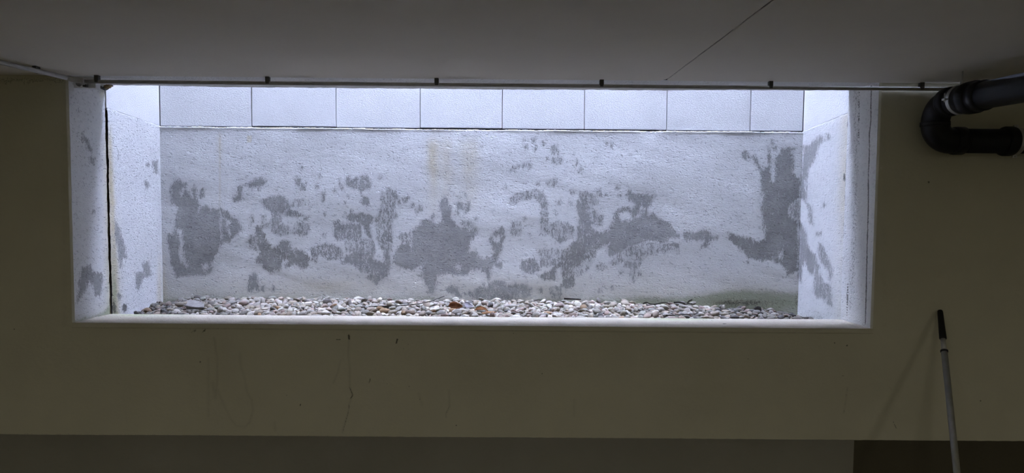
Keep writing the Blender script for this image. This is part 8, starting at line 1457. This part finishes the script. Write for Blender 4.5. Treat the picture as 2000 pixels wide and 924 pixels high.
zone_x = [(-9, -1.9, 'by the yellow-stained crack corner'), (-1.9, -1.62, 'beside the flat grey slab'), (-1.62, -1.3, 'below the small arched grey patch'),
          (-1.3, -.88, 'between arched patch and long twig'), (-.88, -.5, 'around the long thin twig'), (-.5, -.15, 'beside the dark brown leaf'),
          (-.15, .2, 'just past the tan leaves'), (.2, .58, 'near the short thick twig'), (.58, .98, 'near the knobbed black twig'), (.98, 1.3, 'near the forked black twig'), (1.3, 9, 'at the low mossy end')]
def pebble_label(i):
    a_, b_, c_ = sorted(size[i])[::-1]; sh = 'flat' if c_/a_ < .46 else ('rounded' if b_/a_ > .78 else 'egg-shaped')
    row = 'against the sill' if pos[i, 1] < .44 else ('along the rear wall' if pos[i, 1] > .68 else 'in the middle')
    z = [zz for zz in zone_x if zz[0] <= pos[i, 0] < zz[1]][0][2]
    big = 'large ' if a_ > .026 else ('small ' if a_ < .0165 else '')
    return '%s%s %s pebble %s, %s' % (big, sh, CN[cls[i]], row, z)
jit = rp.uniform(.82, 1.18, N); hue = rp.normal(0, .02, (N, 3))
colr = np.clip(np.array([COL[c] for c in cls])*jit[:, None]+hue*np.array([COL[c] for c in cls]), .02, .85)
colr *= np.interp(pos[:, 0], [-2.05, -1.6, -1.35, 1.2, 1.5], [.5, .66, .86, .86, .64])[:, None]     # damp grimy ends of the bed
NI = 286
SLAB = onZ(379, 596, 1.13)
skip = np.zeros(N, bool)
skip |= (abs(pos[:, 0]-SLAB[0]) < .05) & (abs(pos[:, 1]-SLAB[1]) < .045) & (pos[:, 2] > 1.1)
for i in range(NI):
    if skip[i]: continue
    o = bpy.data.objects.new('pebble', PM[shp[i]]); o.location = pos[i]; o.rotation_euler = rotM[i].to_euler(); o.scale = size[i]
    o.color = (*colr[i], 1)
    link(o, label=pebble_label(i), cat='pebble', group='%s pebbles in the gravel bed' % CN[cls[i]])
idx = np.array([i for i in range(NI, N) if not skip[i]])
base = [np.array([v.co[:] for v in m_.vertices]) for m_ in PM]; tri = np.array([p.vertices[:] for p in PM[0].polygons])
R3 = np.array([[list(r_) for r_ in rotM[i]] for i in idx]); allV = []
for n_, i in enumerate(idx): allV.append((base[shp[i]]*size[i]) @ R3[n_].T+pos[i])
nvp = len(base[0]); V = np.vstack(allV); Q = (tri[None]+(np.arange(len(idx))*nvp)[:, None, None]).reshape(-1, 3)
me = np_mesh('gravel', V, Q, True); at = me.attributes.new('stone', 'FLOAT_COLOR', 'POINT')
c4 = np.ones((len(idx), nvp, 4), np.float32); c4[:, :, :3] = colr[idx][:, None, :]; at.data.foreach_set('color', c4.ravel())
obj('gravel', me, M_gravel, kind='stuff', label='small grey and beige river gravel filling the bed between the larger pebbles', cat='gravel')
# the flat angular slab lying among the pebbles
bm = bmesh.new(); out = [(-.034, -.030), (-.052, .030), (-.012, .040), (.045, .030), (.066, -.012), (.030, -.026), (-.005, -.034)]
lo = [bm.verts.new((x, y, -.008)) for x, y in out]; hi = [bm.verts.new((x*.95, y*.93, .007+.002*math.sin(k))) for k, (x, y) in enumerate(out)]
bm.faces.new(lo[::-1]); bm.faces.new(hi)
for k in range(7): bm.faces.new((lo[k], lo[(k+1) % 7], hi[(k+1) % 7], hi[k]))
bmesh.ops.bevel(bm, geom=list(bm.edges), offset=.0025, segments=2, affect='EDGES')
o = obj('stone_slab', mesh_of(bm, 'stone_slab', False), mat_plain('slab_stone', (.17, .16, .15), .85, .2, var=.25, scale=70), label='flat angular grey stone slab lying tilted on the gravel bed', cat='stone')
o.location = (SLAB[0], SLAB[1], SLAB[2]+.001); o.rotation_euler = (.42, .16, -.1)

# ---------------------------------------------------------------- twigs and dry leaves on the gravel
def on_bed(px, py, lift):
    d = ray(px, py); best = None
    for y in np.linspace(.33, .87, 200):
        p = CAM+d*((y-CAM[1])/d[1]); g = abs(p[2]-(bed_top(p[0], y)+lift))
        if best is None or g < best[0]: best = (g, p)
    return best[1]
def smooth_path(P, n=6):
    P = [np.array(p, float) for p in P]; out = []
    for i in range(len(P)-1):
        p0, p1, p2, p3 = P[max(i-1, 0)], P[i], P[i+1], P[min(i+2, len(P)-1)]
        for k in range(n):
            t = k/n; out.append(.5*((2*p1)+(-p0+p2)*t+(2*p0-5*p1+4*p2-p3)*t*t+(-p0+3*p1-3*p2+p3)*t**3))
    out.append(P[-1]); return [tuple(p) for p in out]
def twig(P, rad, label, knob=None):
    P = smooth_path(P); n = len(P)
    rr = [rad*(1-.45*k/n)*(1+.2*mnoise.noise(Vector((k*.7, rad*900, 0)))) for k in range(n)]
    return tube('twig', P, rr, M_twig, seg=8, label=label, cat='twig')
yt = .56
twig([onY(696, 600.5, .50), onY(740, 598.5, .52), onY(790, 596.5, .54), onY(835, 590, .57), onY(868, 578.5, .6)], .0035, 'long thin dark twig bending up to one end over the gravel near the brown leaf')
twig([on_bed(1102, 583.5, .012), on_bed(1115, 584, .013), on_bed(1135, 585, .012)], .006, 'short thick black twig against the rear wall between two pale stones')
twig([onY(1038, 587.5, .84), onY(1052, 586, .84), onY(1066, 586.5, .84)], .0032, 'thin short dark twig on pale stones under the small grey patch')
t1 = twig([onY(1256, 593, .83), onY(1263, 591, .83), onY(1270, 594, .83), onY(1282, 594, .83), onY(1296, 591, .83), onY(1314, 594, .83)], .0045, 'crooked black twig with a knob at one end along the rear wall')
t2 = twig([onY(1316, 591, .81), onY(1326, 590.5, .81), onY(1338, 592.5, .81), onY(1352, 593.5, .81)], .0055, 'black twig with a raised forked stub beside the mossy wall')
tube('stub', smooth_path([onY(1343, 592, .81), onY(1346, 588, .81), onY(1352, 585.5, .81)]), .0042, M_twig, seg=8, parent=t2)
twig([onY(1300, 616, .36), onY(1330, 615, .37), onY(1358, 613, .40)], .0032, 'thin dark twig lying flat just behind the sill near the mossy corner')
def leaf(px, py, Y, L, W, rot, curl, tilt, mat, label, lift=.0, bend=.3):
    bm = bmesh.new(); nu, nv = 14, 8; G = []
    for i in range(nu+1):
        t = i/nu; hw = W*.5*math.sin(math.pi*min(1, t**.8))**.75+.0006; row = []
        for j in range(nv+1):
            s = (j/nv-.5)*2; x = (t-.5)*L; y = s*hw
            z = curl*abs(s)**1.6*hw*2+bend*L*((t-.5)**2)*1.6+.004*mnoise.noise(Vector((x*60, y*60, L*100)))
            row.append(bm.verts.new((x, y, z)))
        G.append(row)
    for i in range(nu):
        for j in range(nv): bm.faces.new((G[i][j], G[i+1][j], G[i+1][j+1], G[i][j+1]))
    bmesh.ops.solidify(bm, geom=list(bm.faces), thickness=.0007)
    o = obj('dry_leaf', mesh_of(bm, 'dry_leaf'), mat, label=label, cat='leaf'); p = onY(px, py, Y); o.location = p
    o.rotation_euler = (tilt, 0, rot); return o
leaf(890, 602, .40, .080, .046, .05, .55, .55, M_leaf, 'curled dark brown dry leaf cupped on the gravel just behind the sill', bend=.35)
leaf(914, 602, .41, .060, .055, .9, .45, .5, M_leaf2, 'pale mauve crumpled leaf wedged beside the dark brown leaf', bend=.6)
leaf(940, 605, .39, .075, .030, -.15, .5, .35, M_leaf3, 'narrow tan curled leaf beyond the pale crumpled one', bend=-.25)
leaf(955, 608, .37, .085, .028, .12, -.4, .2, M_leaf3, 'long flat tan leaf pressed against the inner sill edge', bend=-.2)

# ---------------------------------------------------------------- conduit under the ceiling
zt = float(onY(1000, 166.7, -.013)[2]); ptL = onY(168, 161.5, -.013)
conduit = empty('conduit', (float(ptL[0]), -.013, zt), label='long straight grey conduit clipped under the ceiling along the top of the opening', cat='conduit')
def under(o, root): o.parent = root; o.matrix_parent_inverse = Matrix.Translation(-root.location); return o
under(tube('tube', [(float(ptL[0]), -.013, zt), (0, -.013, zt), (2.62, -.013, zt)], .0088, M_tube, seg=20), conduit)
for cx in (190, 523, 853, 1175, 1505, 1800):
    x = float(onY(cx, 160, -.013)[0]); bm = bmesh.new()
    box_bm(bm, (x-.010, -.024, zt+.004), (x+.010, -.001, ZC+.001), .002)
    for s in (-1, 1): box_bm(bm, (x-.008, -.013+s*.0095-.0015, zt-.004), (x+.008, -.013+s*.0095+.0015, zt+.008), .001)
    under(obj('clip', mesh_of(bm, 'clip', False), M_clip), conduit)
pA = onZ(-60, 101, ZC-.020); pB = onZ(0, 121.5, ZC-.020); pC = onZ(132, 152.5, ZC-.022)
c2 = empty('conduit', tuple(pC), label='grey conduit running off across the ceiling from the upper corner of the opening', cat='conduit')
dirn = (pA-pC)/np.linalg.norm(pA-pC); far = pC+dirn*1.6
under(tube('tube', [pC, pB, far], .0105, M_tube, seg=20), c2)
pE = np.array([ptL[0]-.002, -.030, zt+.0]); 
under(tube('bend', smooth_path([pC, pC*.6+pE*.4+np.array([0, 0, -.002]), pE]), .0125, M_tube, seg=20), c2)
pm = onZ(71, 137.5, ZC-.018)
bm = box_bm(bmesh.new(), (-.009, -.016, -.012), (.009, .016, .0175), .002); o = under(obj('clip', mesh_of(bm, 'clip', False), M_clip), c2)
o.location = tuple(pm); o.matrix_parent_inverse = Matrix.Translation(-c2.location)
# small open-ended elbow and box in the corner
q = onY(158, 164, .01); root = empty('pipe_stub', tuple(q), label='small open-ended grey pipe stub hanging in the upper corner of the opening', cat='pipe')
bm = tube_bm(bmesh.new(), smooth_path([q+np.array([.016, .02, .012]), q+np.array([.008, .008, .010]), q+np.array([-.001, -.008, .002]), q+np.array([-.004, -.016, -.006])]), .0125, 18, caps=False)
bmesh.ops.solidify(bm, geom=list(bm.faces), thickness=.002)
under(obj('elbow', mesh_of(bm, 'elbow'), M_tube), root)
q2 = onY(167, 164.5, .03); under(box('connector', tuple(q2-np.array([.010, .01, .014])), tuple(q2+np.array([.008, .012, .014])), M_clip, .003), root)
# broken corner of the lintel: dark strap and crumbling foam
a1, a2, a3 = onX(193.5, 169, X0+.010), onX(206.5, 174, X0+.012), onY(220, 166, .31)
P = [a1, (a1+a2)/2+np.array([0, 0, -.001]), a2, (a2+a3)/2, a3]
o = tube('rubber_strap', smooth_path(P), .0068, M_clip, seg=10, label='short bent dark rubber strap poking out at the upper corner of the opening', cat='strap')
bm = bmesh.new(); bmesh.ops.create_icosphere(bm, subdivisions=3, radius=1); q = onY(210, 169, .29)
for v in bm.verts: v.co = Vector((v.co.x*.020, v.co.y*.012, v.co.z*.012))*(1+.45*mnoise.noise(v.co*2.2))+Vector(q)
obj('foam_lump', mesh_of(bm, 'foam_lump'), mat_plain('tan_foam', (.36, .27, .15), .9, .1, var=.4, scale=90), label='lump of crumbling tan foam above the dark rubber strap', cat='foam')
# plaster step on the lintel at that corner
p1 = onY(170, 158, .06); p2 = onY(199, 173, .10)
box('plaster_step', (X0-.01, .05, float(onY(185, 172.5, .05)[2])), (float(onY(187, 165, .05)[0]), .09, ZC+.006), M_block, .002, parent=wall_front)

# ---------------------------------------------------------------- black drain pipe
PX, PY, RP = 2.005, -.088, .0575
zlo = float(onY(1900, 275.5, PY)[2]); zhi = float(onX(1886, 193, PX)[2]); zfar = float(onX(1995, 172, PX)[2])
yc = float(onX(1886, 193, PX)[1]); yf = float(onX(1995, 172, PX)[1])
Rb = (zhi-zlo)/2*.98
drain = empty('drain_pipe', (PX, PY, zlo), label='thick black plastic drain pipe turning back on itself under the ceiling beside the opening', cat='pipe')
sl = (zfar-zhi)/(yf-yc)
def up(y): return (PX, y, zhi+sl*(y-yc))
arc1 = [(PX, PY-Rb+Rb*math.sin(a), zhi-Rb+Rb*math.cos(a)) for a in np.linspace(0, math.pi/2, 12)]
arc2 = [(PX+Rb-Rb*math.cos(a), PY, zlo+Rb-Rb*math.sin(a)) for a in np.linspace(0, math.pi/2, 12)]
under(tube('elbow', [up(PY-Rb-.045)]+arc1, RP*1.04, M_pipe, seg=40), drain)
under(tube('elbow', [(PX, PY, zhi-Rb)]+arc2+[(PX+Rb+.03, PY, zlo)], RP*1.04, M_pipe, seg=40), drain)
def ringed(name, P0, P1, radii, ts):
    P0, P1 = np.array(P0), np.array(P1)
    return under(tube(name, [tuple(P0+(P1-P0)*t) for t in ts], [RP*r for r in radii], M_pipe, seg=40), drain)
ringed('socket', up(PY-Rb-.055), up(PY-Rb-.005), [1.04, 1.13, 1.15, 1.15, 1.13, 1.05], [0, .1, .3, .75, .95, 1])
ringed('socket', (PX, PY, zlo+Rb+.012), (PX, PY, zlo+Rb-.012), [1.03, 1.1, 1.1, 1.03], [0, .1, .9, 1])
ringed('socket', (PX+Rb+.005, PY, zlo), (PX+Rb+.06, PY, zlo), [1.04, 1.12, 1.14, 1.14, 1.03], [0, .1, .3, .9, 1])
under(tube('upper_pipe', [up(PY-Rb-.04), up(-2.6)], RP, M_pipe, seg=40), drain)
under(tube('lower_pipe', [(PX+Rb, PY, zlo), (3.9, PY, zlo)], RP*.99, M_pipe, seg=40), drain)
ringed('coupling', up(yc+.045), up(yc-.075), [1.0, 1.08, 1.10, 1.10, 1.2, 1.22, 1.22, 1.02], [0, .03, .1, .45, .52, .6, .97, 1])
ringed('coupling', up(yc-.075), up(yc-.13), [1.0, 1.12, 1.12, 1.0], [0, .05, .95, 1])
ringed('coupling', (2.325, PY, zlo), (2.375, PY, zlo), [1.0, 1.16, 1.2, 1.2, 1.16, 1.0], [0, .05, .2, .8, .95, 1])
# clamps
def band(center, axis, r, wid, name, root):
    bm = bmesh.new(); ax = Vector(axis).normalized(); ref = Vector((0, 0, 1)) if abs(ax.z) < .9 else Vector((1, 0, 0))
    nx = ax.cross(ref).normalized(); ny = ax.cross(nx); c = Vector(center); rg = []
    for k in range(48):
        a = 2*math.pi*k/48; d = nx*math.cos(a)+ny*math.sin(a)
        rg.append([bm.verts.new(c+d*(r+dr)+ax*(wid*s)) for dr, s in ((0, -.5), (.003, -.5), (.003, .5), (0, .5))])
    for k in range(48):
        A, Bv = rg[k], rg[(k+1) % 48]
        for m in range(4): bm.faces.new((A[m], Bv[m], Bv[(m+1) % 4], A[(m+1) % 4]))
    return under(obj(name, mesh_of(bm, name, False), M_zinc), root)
yb = yc+.030; cu = Vector(up(yb))
cl = empty('pipe_clamp', cu, label='zinc ring clamp hanging the upper black pipe from the ceiling on a thin rod', cat='clamp')
band(cu, (0, 1, 0), RP*1.10, .022, 'ring', cl)
rt = Vector(onX(1886, 158, PX)); 
under(tube('rod', [(cu.x, yb, cu.z+RP*1.1+.002), (cu.x, yb, ZC)], .0035, M_zinc, seg=10), cl)
under(tube('nut', [(cu.x, yb, cu.z+RP*1.1+.002), (cu.x, yb, cu.z+RP*1.1+.020)], .0075, M_zinc, seg=6, smooth=False), cl)
for s in (-1, 1):
    bm = box_bm(bmesh.new(), (cu.x+s*(RP*1.1+.009)-.009, yb-.010, cu.z-.004), (cu.x+s*(RP*1.1+.009)+.009, yb+.010, cu.z+.004), .001)
    under(obj('lug', mesh_of(bm, 'lug', False), M_zinc), cl)
    under(tube('screw', [(cu.x+s*(RP*1.1+.012), yb-.002, cu.z-.012), (cu.x+s*(RP*1.1+.012), yb-.002, cu.z+.026)], .0026, M_zinc, seg=8), cl)
bx = 2.385; c3 = Vector((bx, PY, zlo))
cl2 = empty('pipe_clamp', c3, label='zinc ring clamp around the lower black pipe close to the wall', cat='clamp')
band(c3, (1, 0, 0), RP*1.06, .020, 'ring', cl2)
under(tube('rod', [(bx, PY+RP*1.08, zlo), (bx, 0.0, zlo)], .005, M_zinc, seg=10), cl2)
for s in (-1, 1):
    bm = box_bm(bmesh.new(), (bx-.010, PY-.004, zlo+s*(RP*1.06+.008)-.008), (bx+.010, PY+.004, zlo+s*(RP*1.06+.008)+.008), .001)
    under(obj('lug', mesh_of(bm, 'lug', False), M_zinc), cl2)
    under(tube('screw', [(bx, PY-.014, zlo+s*(RP*1.06+.010)), (bx, PY+.012, zlo+s*(RP*1.06+.010))], .003, M_zinc, seg=8), cl2)

# ---------------------------------------------------------------- leaning telescopic pole
topP = onY(1836, 606.5, -.018); lowP = onY(1869, 924, -.45); dv = (lowP-topP); foot = topP+dv*((.010-topP[2])/dv[2])
pole = empty('telescopic_pole', tuple(foot), label='pale telescopic pole with a black grip leaning on the wall', cat='pole')
def at_py(py):
    lo_, hi_ = 0., 1.
    for _ in range(40):
        m_ = (lo_+hi_)/2
        if proj(topP+(foot-topP)*m_)[1] < py: lo_ = m_
        else: hi_ = m_
    return topP+(foot-topP)*lo_
g1, g2, g3 = at_py(662), at_py(684), at_py(688)
under(tube('grip', [topP, topP*.97+g1*.03, topP*.9+g1*.1, topP*.5+g1*.5, g1*.97+topP*.03, g1], [.0095, .0118, .0125, .0138, .0160, .0150], M_grip, seg=24), pole)
under(tube('inner_tube', [g1, g2], .0112, M_alu2, seg=24), pole)
under(tube('collar', [g2, g2*.9+g3*.1, g3*.9+g2*.1, g3], [.0145, .0165, .0165, .0150], M_grip, seg=24), pole)
under(tube('outer_tube', [g3, foot*.97+g3*.03], .0140, M_alu, seg=24), pole)
under(tube('end_cap', [foot*.97+g3*.03, foot], .0155, M_grip, seg=24), pole)
